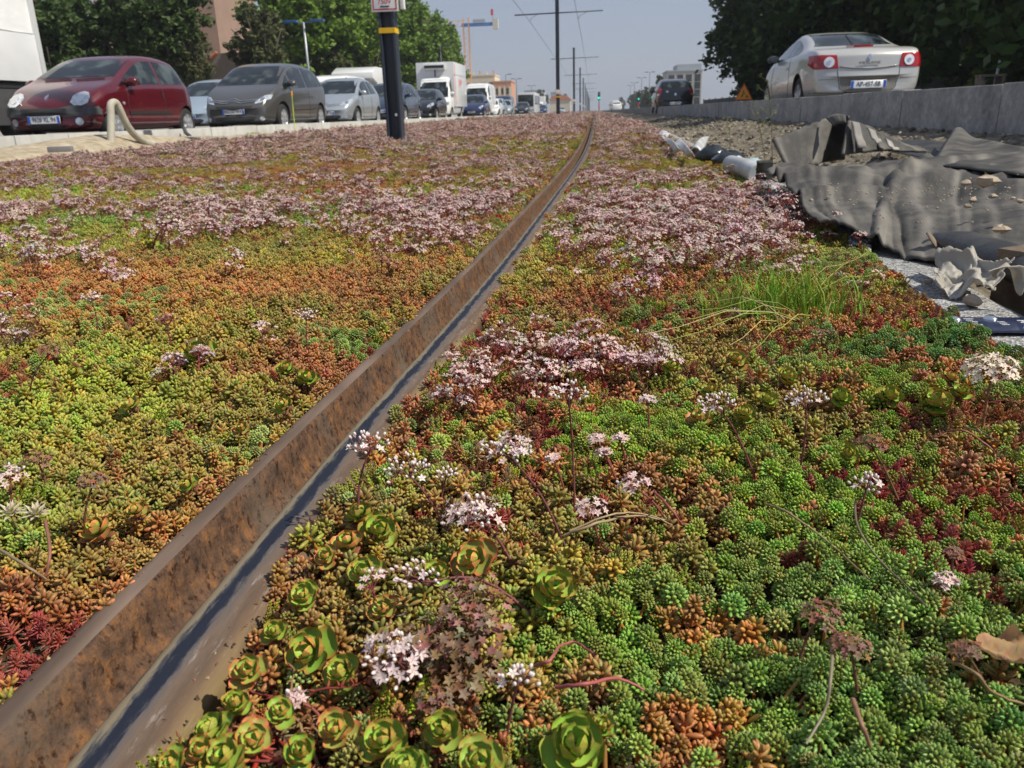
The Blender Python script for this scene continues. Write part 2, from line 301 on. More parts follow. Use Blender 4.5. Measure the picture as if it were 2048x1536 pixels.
# ------------------------------------------------------------------ the rail
def rail_mat(name, kind):
    m, nt, b = new_mat(name); L = nt.links.new
    uv = N(nt, 'ShaderNodeUVMap', uv_map='uv'); sp = N(nt, 'ShaderNodeSeparateXYZ'); L(uv.outputs[0], sp.inputs[0]); tc = N(nt, 'ShaderNodeTexCoord')
    mp = N(nt, 'ShaderNodeMapping'); L(tc.outputs['Object'], mp.inputs[0]); mp.inputs['Scale'].default_value = (1.3, .22, 1) if kind != 'rust' else (1, .8, .6)
    def noise(s, d=8, src=mp, r=.55):
        n = N(nt, 'ShaderNodeTexNoise'); n.inputs['Scale'].default_value = s; n.inputs['Detail'].default_value = d; n.inputs['Roughness'].default_value = r; L(src.outputs[0], n.inputs['Vector']); return n
    def ramp(src, cs, out='Fac'):
        r = N(nt, 'ShaderNodeValToRGB'); L(src.outputs[out] if not isinstance(src, bpy.types.NodeSocket) else src, r.inputs[0]); e = r.color_ramp.elements
        e[0].position, e[0].color = cs[0][0], (*cs[0][1], 1); e[1].position, e[1].color = cs[-1][0], (*cs[-1][1], 1)
        for p, c in cs[1:-1]: q = e.new(p); q.color = (*c, 1)
        return r
    def mix(fac, a, c, bt='MIX'):
        x = N(nt, 'ShaderNodeMix', data_type='RGBA', blend_type=bt)
        if isinstance(fac, float): x.inputs['Factor'].default_value = fac
        else: L(fac, x.inputs['Factor'])
        L(a, x.inputs[6]); L(c, x.inputs[7]); return x.outputs[2]
    if kind == 'rust':
        a = ramp(noise(60, r=.80), [(.32, (.03, .020, .015)), (.43, (.075, .044, .029)), (.52, (.115, .063, .037)), (.60, (.175, .083, .034)), (.72, (.25, .125, .045))])
        sp_ = ramp(noise(150, 4, r=.7), [(.34, (.18, .10, .06)), (.47, (1, 1, 1)), (1, (1, 1, 1))])
        gr = ramp(noise(11), [(.52, (0, 0, 0)), (.66, (.7, .7, .7))]); gc = N(nt, 'ShaderNodeRGB'); gc.outputs[0].default_value = (.11, .085, .065, 1)
        c = mix(gr.outputs[0], a.outputs[0], gc.outputs[0]); c = mix(.85, c, sp_.outputs[0], 'MULTIPLY')
        b.inputs['Roughness'].default_value = .85; b.inputs['Specular IOR Level'].default_value = .2; st = 1.0; hn = noise(120, 6)
    elif kind == 'lip':
        a = ramp(noise(18), [(.3, (.06, .04, .03)), (.5, (.105, .073, .055)), (.7, (.16, .115, .09))]); c = a.outputs[0]
        b.inputs['Roughness'].default_value = .68; b.inputs['Specular IOR Level'].default_value = .35; st = .5; hn = noise(90, 6)
    else:
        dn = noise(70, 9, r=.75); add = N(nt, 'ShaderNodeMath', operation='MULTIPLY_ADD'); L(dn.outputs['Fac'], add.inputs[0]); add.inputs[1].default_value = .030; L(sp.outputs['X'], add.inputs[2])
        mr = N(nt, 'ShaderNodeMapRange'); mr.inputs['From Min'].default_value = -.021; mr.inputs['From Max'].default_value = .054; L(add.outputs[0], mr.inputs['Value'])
        base = ramp(mr.outputs[0], [(0, (.05, .04, .032)), (.14, (.11, .085, .06)), (.17, (.05, .045, .042)), (.21, (.21, .165, .105)), (.30, (.20, .165, .11)), (.34, (.06, .06, .065)), (.37, (.014, .017, .029)), (.475, (.012, .016, .028)), (.52, (.095, .082, .078)), (.62, (.13, .092, .068)), (.70, (.095, .064, .045)), (.86, (.14, .09, .055)), (1, (.07, .045, .03))])  # worn strip; its navy tone paints in the dull sky reflection
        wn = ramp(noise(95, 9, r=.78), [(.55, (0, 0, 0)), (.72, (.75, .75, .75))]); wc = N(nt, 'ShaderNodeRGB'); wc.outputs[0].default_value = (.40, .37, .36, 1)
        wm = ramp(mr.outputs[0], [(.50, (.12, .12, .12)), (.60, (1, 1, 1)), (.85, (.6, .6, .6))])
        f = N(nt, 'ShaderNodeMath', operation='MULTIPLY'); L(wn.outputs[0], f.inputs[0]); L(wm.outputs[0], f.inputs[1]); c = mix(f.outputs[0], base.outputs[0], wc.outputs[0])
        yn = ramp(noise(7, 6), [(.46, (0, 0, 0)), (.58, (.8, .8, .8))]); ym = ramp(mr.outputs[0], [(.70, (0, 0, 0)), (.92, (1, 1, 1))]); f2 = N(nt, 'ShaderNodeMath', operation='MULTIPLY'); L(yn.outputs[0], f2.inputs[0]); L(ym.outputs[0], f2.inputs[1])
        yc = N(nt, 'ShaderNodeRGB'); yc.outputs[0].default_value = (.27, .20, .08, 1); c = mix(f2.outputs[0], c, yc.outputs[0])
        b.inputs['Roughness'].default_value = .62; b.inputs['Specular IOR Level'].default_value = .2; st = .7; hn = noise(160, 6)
    L(c, b.inputs['Base Color'])
    bp = N(nt, 'ShaderNodeBump'); bp.inputs['Strength'].default_value = st; bp.inputs['Distance'].default_value = .0035 if kind == 'rust' else .0007; L(hn.outputs['Fac'], bp.inputs['Height']); L(bp.outputs[0], b.inputs['Normal'])
    return m
rail = thing('grooved_rail', 'long rusty grooved tram rail with a worn strip painted sky-reflection blue running through the planting', 'rail')
yr = axis([(-.8, 3, .03), (3, 10, .1), (10, 30, .5), (30, 140, 4)])
def rail_part(name, prof, kind, rough=0.):
    b = MB(); b.grid(strip(yr, prof, rail_x, lambda y: field_z(0, y)))
    n = len(prof)
    for i, p in enumerate(b.v):
        u = prof[i % n][0]; k = (vn(p[1]*14, p[2]*60, 1)-.5)*rough
        b.v[i] = (p[0]+k, p[1], p[2]+k*.5)
    me = b.mesh(name, rail_mat(name+'_steel', kind), 40, False)
    ul = me.uv_layers.new(name='uv'); li = np.empty(len(me.loops), dtype=np.int32); me.loops.foreach_get('vertex_index', li)
    us = np.array([p[0] for p in prof])[li % n]; vs = np.array([b.v[i][1] for i in li]); ul.data.foreach_set('uv', np.stack([us, vs], 1).astype(np.float32).ravel())
    bm = bmesh.new(); bm.from_mesh(me); bmesh.ops.recalc_face_normals(bm, faces=bm.faces); bm.to_mesh(me); bm.free()
    return link(bpy.data.objects.new(name, me), rail)
rail_part('keeper_lip', [(-.106, -.12), (-.105, -.02), (-.102, -.004), (-.098, 0), (-.092, .0012), (-.084, .0008), (-.0805, -.001)], 'lip', .0024)
rail_part('groove_wall', [(-.0805, -.001), (-.079, -.004), (-.077, -.012), (-.0755, -.022), (-.074, -.032), (-.072, -.042), (-.066, -.052), (-.05, -.056), (-.035, -.054), (-.028, -.046), (-.026, -.03)], 'rust', .004)
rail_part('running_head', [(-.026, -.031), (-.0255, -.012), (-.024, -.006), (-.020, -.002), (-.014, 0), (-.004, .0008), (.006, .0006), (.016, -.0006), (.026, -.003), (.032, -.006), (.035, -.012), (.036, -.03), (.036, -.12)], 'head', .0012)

# loose rubble on the bank and in the trench, one mass of stones
b = MB(); rr = random.Random(3)
for k in range(5200):
    y = 1.5+rr.random()**1.7*26; x = float(border_x(y))+.17+rr.random()*(2.84-float(border_x(y))-.17); s = (.006+.028*rr.random()**3)*(1+y*.03); z = float(terr(np.array([x]), np.array([y]))[0])
    n0 = len(b.v); b.ball((0, 0, 0), (s, s*rr.uniform(.5, 1), s*rr.uniform(.45, .8)), 6, rr.choice([0, 0, 1, 2]), .22); Rm = Matrix.Rotation(rr.random()*6.28, 3, 'Z')@Matrix.Rotation(rr.gauss(0, .5), 3, 'X')
    for q in range(n0, len(b.v)): b.v[q] = tuple(Rm@Vector(b.v[q])+Vector((x, y, z+s*.15)))
tag(b.build('rubble', [pmat('brown_grey_clod', (.17, .148, .115), .95, 0, .3, 40), pmat('pale_rubble', (.30, .27, .22), .95, 0, .2, 40), pmat('dark_clod', (.09, .078, .06), .95, 0, .3, 40)]), 'loose rubble and clods of earth strewn over the trench bank', 'rubble', kind='stuff')

# crumbs of earth and dry leaf caught in the groove and along the edges of the rail
b = MB(); rr = random.Random(11)
for k in range(1500):
    y = .2+rr.random()**1.5*4.2; m_ = rr.random(); u, z = ((rr.uniform(-.060, -.030), -.054) if m_ < .45 else ((rr.uniform(-.108, -.090), .0005) if m_ < .7 else (rr.uniform(.012, .038), -.002)))
    s = rr.uniform(.0008, .0028)*(1.3 if m_ < .45 else 1); c = Vector((float(rail_x(y))+u, y, float(field_z(0, y))+z)); w3_ = [Vector((rr.gauss(0, 1), rr.gauss(0, 1), rr.gauss(0, .5))).normalized()*s for _ in range(3)]
    b.add([c+w3_[0], c+w3_[1], c+w3_[2], c+Vector((0, 0, s))], [(0, 1, 3), (1, 2, 3), (2, 0, 3), (0, 1, 2)], rr.choice([0, 0, 1, 2]))
tag(b.build('rail_crumbs', [pmat('dark_crumb', (.06, .04, .025), .95), pmat('straw_crumb', (.34, .26, .14), .9), pmat('rust_crumb', (.20, .10, .05), .95)]), 'crumbs of earth and dry plant bits lying in the rail groove and on its edges', 'debris', kind='stuff')
# ================================================================== the planting
def leaf_mat(name, inst=True, rough=.42, trans=.12, spec=.4):
    m, nt, b = new_mat(name); L = nt.links.new; b.inputs['Roughness'].default_value = rough; b.inputs['Specular IOR Level'].default_value = spec
    a = N(nt, 'ShaderNodeAttribute', attribute_name='tint'); a.attribute_type = 'INSTANCER'
    s = N(nt, 'ShaderNodeAttribute', attribute_name='shade')
    x = N(nt, 'ShaderNodeMix', data_type='RGBA', blend_type='MULTIPLY'); x.inputs['Factor'].default_value = 1; L(s.outputs['Color'], x.inputs[7])
    if inst: L(a.outputs['Color'], x.inputs[6])
    else: x.inputs[6].default_value = (1, 1, 1, 1)
    L(x.outputs[2], b.inputs['Base Color'])
    if trans:
        t = N(nt, 'ShaderNodeBsdfTranslucent'); L(x.outputs[2], t.inputs[0]); ms = N(nt, 'ShaderNodeMixShader'); ms.inputs[0].default_value = trans
        L(b.outputs[0], ms.inputs[1]); L(t.outputs[0], ms.inputs[2]); L(ms.outputs[0], nt.nodes['Material Output'].inputs[0])
    return m
M['leaf'] = leaf_mat('succulent_leaf'); M['flower'] = leaf_mat('flower_petal', rough=.6, trans=.25, spec=.2)
M['leafo'] = leaf_mat('succulent_leaf_plain', False, trans=.1, rough=.48, spec=.3); M['flowero'] = leaf_mat('flower_petal_plain', False, .6, .25, .2)
class PB(MB):
    """a plant builder that also keeps one colour for each vertex"""
    def __init__(s): super().__init__(); s.c = []
    def leaf(s, p, d, l, r, c0, c1=None, n=6, flat=1., up=None, tip=.25):
        d = Vector(d).normalized(); p = Vector(p); ref = up or (Vector((0, 0, 1)) if abs(d.z) < .95 else Vector((1, 0, 0)))
        x = d.cross(ref).normalized(); y = x.cross(d); c1 = c1 or c0
        prof = [(0, .35), (.22, .85), (.55, 1.), (.85, .72), (1., .02)] if tip < .5 else [(0, .5), (.4, 1.), (1., .05)]
        vs = []; m = len(prof)
        for t, q in prof:
            for k in range(n):
                a = 2*pi*k/n; vs.append(p+d*l*t+x*cos(a)*r*q+y*sin(a)*r*q*flat)
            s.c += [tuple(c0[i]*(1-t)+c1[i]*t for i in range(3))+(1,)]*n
        s.add(vs, [(i*n+k, i*n+(k+1) % n, (i+1)*n+(k+1) % n, (i+1)*n+k) for i in range(m-1) for k in range(n)])
    def stalk(s, pts, r, c, n=5):
        b = len(s.v); s.tube(pts, r, n, 0, False); s.c += [(*c, 1)]*(len(s.v)-b)
    def quad(s, p, d, l, w_, c0, c1=None, up=(0, 0, 1), fold=.25):
        d = Vector(d).normalized(); p = Vector(p); x = d.cross(Vector(up))
        x = x.normalized() if x.length > 1e-4 else Vector((1, 0, 0)); y = x.cross(d); c1 = c1 or c0
        s.add([p, p+d*l*.45+x*w_+y*w_*fold, p+d*l, p+d*l*.45-x*w_+y*w_*fold, p+d*l*.5], [(0, 1, 4), (1, 2, 4), (2, 3, 4), (3, 0, 4)])
        s.c += [(*c0, 1), (*c1, 1), (*c1, 1), (*c1, 1), (*c0, 1)]
    def star(s, p, nrm, l, w_, c0, c1, k=5, eye=(.9, .45, .4), stam=True):
        nrm = Vector(nrm).normalized(); x = nrm.orthogonal().normalized(); y = nrm.cross(x); a0 = random.random()*6
        for i in range(k):
            a = a0+2*pi*i/k; d = (x*cos(a)+y*sin(a))+nrm*.22; s.quad(p, d, l, w_, c0, c1, up=nrm)
        if stam:
            for i in range(3): a = a0+2*pi*i/3+.3; s.quad(Vector(p)+nrm*l*.1, nrm+(x*cos(a)+y*sin(a))*.5, l*.45, w_*.22, c0, (.75, .35, .35))
def fib(n, lo=0., hi=1.):
    g_ = pi*(3-sqrt(5))
    for i in range(n):
        z = hi-(hi-lo)*(i+.5)/n; r = sqrt(max(0, 1-z*z)); yield Vector((r*cos(g_*i), r*sin(g_*i), z)), i
PR = bpy.data.collections.new('plant_kinds')
def proto(name, b, mats):
    me = b.mesh(name, mats, True, False); o = bpy.data.objects.new(name, me); PR.objects.link(o); return o
def J(c, k=.12): return tuple(max(0, v*(1+random.uniform(-k, k))) for v in c)
WH = (1, 1, 1)
# --- kinds: 00..02 blue-green cone tips
def k_tip(v):
    b = PB(); n = (42, 36, 38)[v]; R = .0066
    for d, i in fib(n, -.55, 1.):
        d2 = Vector((d.x, d.y, d.z*(1.05, 1.3, .9)[v]+.35)); q = 1-.25*max(0, d.z)
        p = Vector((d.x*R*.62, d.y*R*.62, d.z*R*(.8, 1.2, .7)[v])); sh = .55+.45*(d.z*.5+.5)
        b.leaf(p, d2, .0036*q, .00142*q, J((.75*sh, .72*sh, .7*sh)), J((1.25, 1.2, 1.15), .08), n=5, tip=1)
    b.stalk([(0, 0, -.020), (0, 0, 0)], .0013, (1.3, .45, .5)); return b
# 03..05 plump jelly-bean sprigs
def k_bean(v):
    b = PB(); n = (17, 24, 13)[v]; g_ = pi*(3-sqrt(5)); 
    for i in range(n):
        t = i/(n-1); a = g_*i+.4*random.random(); el = radians(-5+72*t**1.3)+random.uniform(-.15, .15); l = (.0088, .0078, .0098)[v]*(1-.45*t)*random.uniform(.85, 1.15)
        z = -.007+.011*t; d = (cos(a)*cos(el), sin(a)*cos(el), sin(el)); p = (cos(a)*.0012, sin(a)*.0012, z)
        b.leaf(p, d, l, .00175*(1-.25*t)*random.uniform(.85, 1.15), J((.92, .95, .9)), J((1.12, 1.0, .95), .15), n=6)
    b.stalk([(0, 0, -.018), (0, 0, .003)], .0013, (1.1, .55, .5)); return b
# 06,07 pointed star sprigs
def k_star(v):
    b = PB(); n = (26, 34)[v]; g_ = pi*(3-sqrt(5))
    for i in range(n):
        t = i/(n-1); a = g_*i; el = radians(0+78*t)+random.uniform(-.12, .12); l = .0095*(1-.5*t)
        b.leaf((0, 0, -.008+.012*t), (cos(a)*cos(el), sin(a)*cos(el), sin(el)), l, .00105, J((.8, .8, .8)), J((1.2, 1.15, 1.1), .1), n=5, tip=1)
    b.stalk([(0, 0, -.018), (0, 0, 0)], .0014, (1, .5, .5)); return b
# 08,09 fine moss-like columns
def k_fine(v):
    b = PB()
    for s_ in range(5):
        ox, oy = random.uniform(-.006, .006), random.uniform(-.006, .006); lean = Vector((ox*25, oy*25, 1)).normalized(); n = 24; g_ = pi*(3-sqrt(5))
        for i in range(n):
            t = i/(n-1); a = g_*i; p = Vector((ox, oy, -.008))+lean*(.015+.004*v)*t
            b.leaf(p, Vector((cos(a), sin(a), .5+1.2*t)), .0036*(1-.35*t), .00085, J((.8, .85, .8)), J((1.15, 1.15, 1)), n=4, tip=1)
    return b
# 10 small broad-leaved rosette
def rosette(b, R=.014, n=16, c_in=(.85, 1.05, .8), c_out=(1, 1, 1), edge=(1.5, .55, .7), k=6):
    g_ = pi*(3-sqrt(5))
    for i in range(n):
        t = i/(n-1); a = g_*i+random.uniform(-.12, .12); el = radians(-2+62*t**1.2)+random.uniform(-.08, .08); l = R*(1-.62*t**1.1)*random.uniform(.92, 1.08); w_ = l*.46
        d = Vector((cos(a)*cos(el), sin(a)*cos(el), sin(el))); side = Vector((-sin(a), cos(a), 0)); nn = side.cross(d)*-1
        base = Vector((cos(a)*R*.05, sin(a)*R*.05, -R*.30+R*.30*t)); P = []; C = []; nu, nv = k, 6
        col = Vector(c_in)*t+Vector(c_out)*(1-t); col = Vector(J(col, .08))
        for u in range(nu+1):
            q = u/nu; wid = w_*(.32+.95*sin(pi*min(1, q*.80+.04))**.9) if q < .80 else w_*1.16*sqrt(max(0, 1-((q-.72)/.28)**2))
            cup = -R*.26*q*q+R*.30*q
            row = []
            for v in range(nv+1):
                s_ = v/nv*2-1; off = nn*(cup-R*.16*abs(s_)**2*(.4+q))*-1
                row.append(base+d*l*(q-(.02 if 0 < v < nv else 0))+side*wid*s_+off); e_ = max(sst(.72, 1, abs(s_)), sst(.86, 1, q)) if q > .2 else 0
                C.append((*(col[j]*(1-e_*.75)+col[j]*edge[j]*e_*.75 for j in range(3)), 1))
            P.append(row)
        b.grid(P); b.c += C
        b.grid([[p-nn*R*.045 for p in row] for row in P]); b.c += [tuple(x*.8 for x in c[:3])+(1,) for c in C]
    return b
# flower heads, standing on forked stems
def umbel(b, H=.045, R=.017, stars=10, buds=12, stem=(.28, .07, .07), pet=(.70, .50, .48), pet2=(.80, .66, .64), lean=(0, 0), ps=.0037, bud=(.85, .80, .76), leaves=True, dom=.35):
    top = Vector((lean[0], lean[1], H)); mid = Vector((lean[0]*.35, lean[1]*.35, H*.55)); b.stalk([(0, 0, -.01), tuple(mid), tuple(top*.82)], [.0011, .001, .0009], J(stem))
    nb = 5; heads = []
    for i in range(nb):
        a = 2*pi*i/nb+random.uniform(-.4, .4); e = top+Vector((cos(a)*R*.6, sin(a)*R*.6, random.uniform(-.1, .1)*R)); b.stalk([tuple(top*.82), tuple(e*.6+top*.3), tuple(e-Vector((0, 0, .002)))], [.0008, .0007, .0005], J(stem)); heads.append(e)
    for i in range(stars+buds):
        a = random.random()*2*pi; r = R*sqrt(random.random()); p = top+Vector((cos(a)*r, sin(a)*r, R*dom*(1-(r/R)**2)+random.uniform(-.15, .2)*R*.5))
        h = min(heads, key=lambda q: (q-p).length); b.stalk([tuple(h-Vector((0, 0, .003))), tuple(p-Vector((0, 0, .001)))], .00035, J(stem), 4)
        nr = Vector((cos(a)*r/R*.8, sin(a)*r/R*.8, 1)).normalized()
        if i < stars: b.star(p, nr, ps*random.uniform(.8, 1.15), ps*.22, J(pet2, .06), J(pet, .1), eye=None)
        else:
            b.leaf(p-nr*.0012, nr, .0040, .00135, J((.45, .22, .18)), bud, n=6)
    if leaves:
        for i in range(6):
            a = i*2.4; z = H*(.1+.1*i); b.leaf(mid*(z/H*1.6), (cos(a), sin(a), .5), .007, .0013, J((.3, .14, .05)), J((.36, .2, .07)), n=5)
    return b
# a low clump of many short leaves (seen from a few metres)
def k_clump(v):
    b = PB(); 
    for i in range(90):
        a = random.random()*6.28; r = .045*sqrt(random.random()); h = random.uniform(-.006, .012)+.006*sin(r*130+a)
        for j in range(3):
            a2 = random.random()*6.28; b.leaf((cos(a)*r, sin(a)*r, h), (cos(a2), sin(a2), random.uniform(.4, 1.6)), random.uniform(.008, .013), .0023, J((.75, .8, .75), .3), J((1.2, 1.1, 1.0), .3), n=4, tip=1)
    return b
# a dense clump of pink flower heads (seen from a few metres)
def k_pink(v, tall=.05):
    b = PB(); cl = [(random.uniform(-.045, .045), random.uniform(-.045, .045)) for _ in range(7)]
    for cx, cy in cl:
        h = tall*random.uniform(.65, 1.25); st = J((.26, .085, .06), .3)
        b.stalk([(cx*.6, cy*.6, -.01), (cx, cy, h*.9)], .0013, st, 4); R = random.uniform(.011, .019)
        for i in range(19):
            a = random.random()*6.28; r = R*sqrt(random.random()); p = Vector((cx+cos(a)*r, cy+sin(a)*r, h+.35*R*(1-(r/R)**2)+random.uniform(-.004, .003)))
            f = random.random(); pc = (.74, .58, .54) if f < .46 else ((.46, .31, .25) if f < .74 else (.27, .16, .11)); b.star(p, (cos(a)*r/R*.7, sin(a)*r/R*.7, 1), .0047, .0014, J(pc, .15), J(pc, .12), stam=False)
            if i % 3 == 0: b.stalk([(cx, cy, h*.72), tuple(p-Vector((0, 0, .001)))], .0007, st, 3)
        for i in range(9):
            a = random.random()*6.28; z = h*random.uniform(.1, .8); b.leaf((cx, cy, z), (cos(a), sin(a), .6), .009, .0015, J((.30, .13, .055), .3), J((.34, .17, .07), .3), n=4, tip=1)
    return b
def k_dry(v):
    b = PB(); umbel(b, .03+.01*v, .02, 0, 0, stem=(.17, .08, .045), leaves=False)
    for i in range(46):
        a = random.random()*6.28; r = .021*sqrt(random.random()); p = Vector((cos(a)*r, sin(a)*r, .03+.01*v+random.uniform(-.007, .005))); c = J((.24, .125, .08), .3) if random.random() < .8 else J((.42, .27, .2), .2)
        b.star(p, (cos(a)*.5, sin(a)*.5, 1), .0033, .0009, c, c, stam=False)
        if i % 3 == 0: b.stalk([(0, 0, .018), tuple(p)], .00035, (.18, .085, .05), 3)
    return b
def k_twig(v):
    b = PB()
    for i in range(3):
        a = random.random()*6.28; L_ = random.uniform(.018, .045); c = J(random.choice([(.34, .08, .06), (.26, .12, .07), (.30, .22, .12)]), .2); p = Vector((0, 0, -.008)); P = [tuple(p)]
        for k in range(6): a += random.uniform(-.5, .5); p = p+Vector((cos(a), sin(a), (.9, .5, .1, -.1, -.2, -.3)[k]))*L_/5; P.append(tuple(p))
        b.stalk(P, [.0010, .0010, .0009, .0008, .0007, .0006, .0004], c, 5)
        for k in range(9): q = Vector(P[random.randint(2, 6)]); b.leaf(q, (random.gauss(0, 1), random.gauss(0, 1), random.random()), .006, .0011, c, J((.4, .13, .06), .3), n=4, tip=1)
    return b
def k_yellow(v):
    b = PB()
    for i in range(9):
        a = random.random()*6.28; r = .02*sqrt(random.random()); h = random.uniform(.012, .026); b.stalk([(cos(a)*r, sin(a)*r, -.01), (cos(a)*r, sin(a)*r, h)], .0008, (.3, .3, .05), 4)
        b.star((cos(a)*r, sin(a)*r, h), (random.uniform(-.4, .4), random.uniform(-.4, .4), 1), .0062, .0014, (.85, .68, .02), (.85, .62, .01), stam=False)
    return b
def k_grass(v):
    b = PB()
    for i in range(34):
        a = random.random()*6.28; h = random.uniform(.05, .11); o_ = Vector((random.uniform(-.03, .03), random.uniform(-.03, .03), -.01)); d = Vector((cos(a)*.55, sin(a)*.55, 1))
        p1 = o_+d*h*.6; p2 = o_+Vector((cos(a)*h*.75, sin(a)*h*.75, h*.95)); w_ = Vector((-sin(a), cos(a), 0))*.0018; c = J((.16, .26, .03), .3)
        b.add([o_-w_, o_+w_, p1+w_, p1-w_, p2], [(0, 1, 2, 3), (3, 2, 4)]); b.c += [(*c, 1)]*5
    return b
KN = {}
def reg(name, bs, m):
    for i, b in enumerate(bs):
        KN.setdefault(name, []).append(len(PR.objects)); proto('%02d_%s' % (len(PR.objects), name), b, m)
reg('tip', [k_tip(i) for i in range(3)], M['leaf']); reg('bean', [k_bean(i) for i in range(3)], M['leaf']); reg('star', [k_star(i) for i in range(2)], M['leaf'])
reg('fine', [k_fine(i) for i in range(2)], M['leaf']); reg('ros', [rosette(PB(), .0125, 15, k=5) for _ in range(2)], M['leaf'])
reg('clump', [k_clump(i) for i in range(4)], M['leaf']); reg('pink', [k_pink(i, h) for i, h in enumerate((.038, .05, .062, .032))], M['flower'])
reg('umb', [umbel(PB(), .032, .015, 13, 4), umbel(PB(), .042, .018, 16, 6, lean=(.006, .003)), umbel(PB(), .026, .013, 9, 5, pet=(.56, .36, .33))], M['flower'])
reg('dry', [k_dry(i) for i in range(2)], M['flower']); reg('twig', [k_twig(i) for i in range(4)], M['flower']); reg('yel', [k_yellow(i) for i in range(2)], M['flower']); reg('grass', [k_grass(i) for i in range(2)], M['flower'])

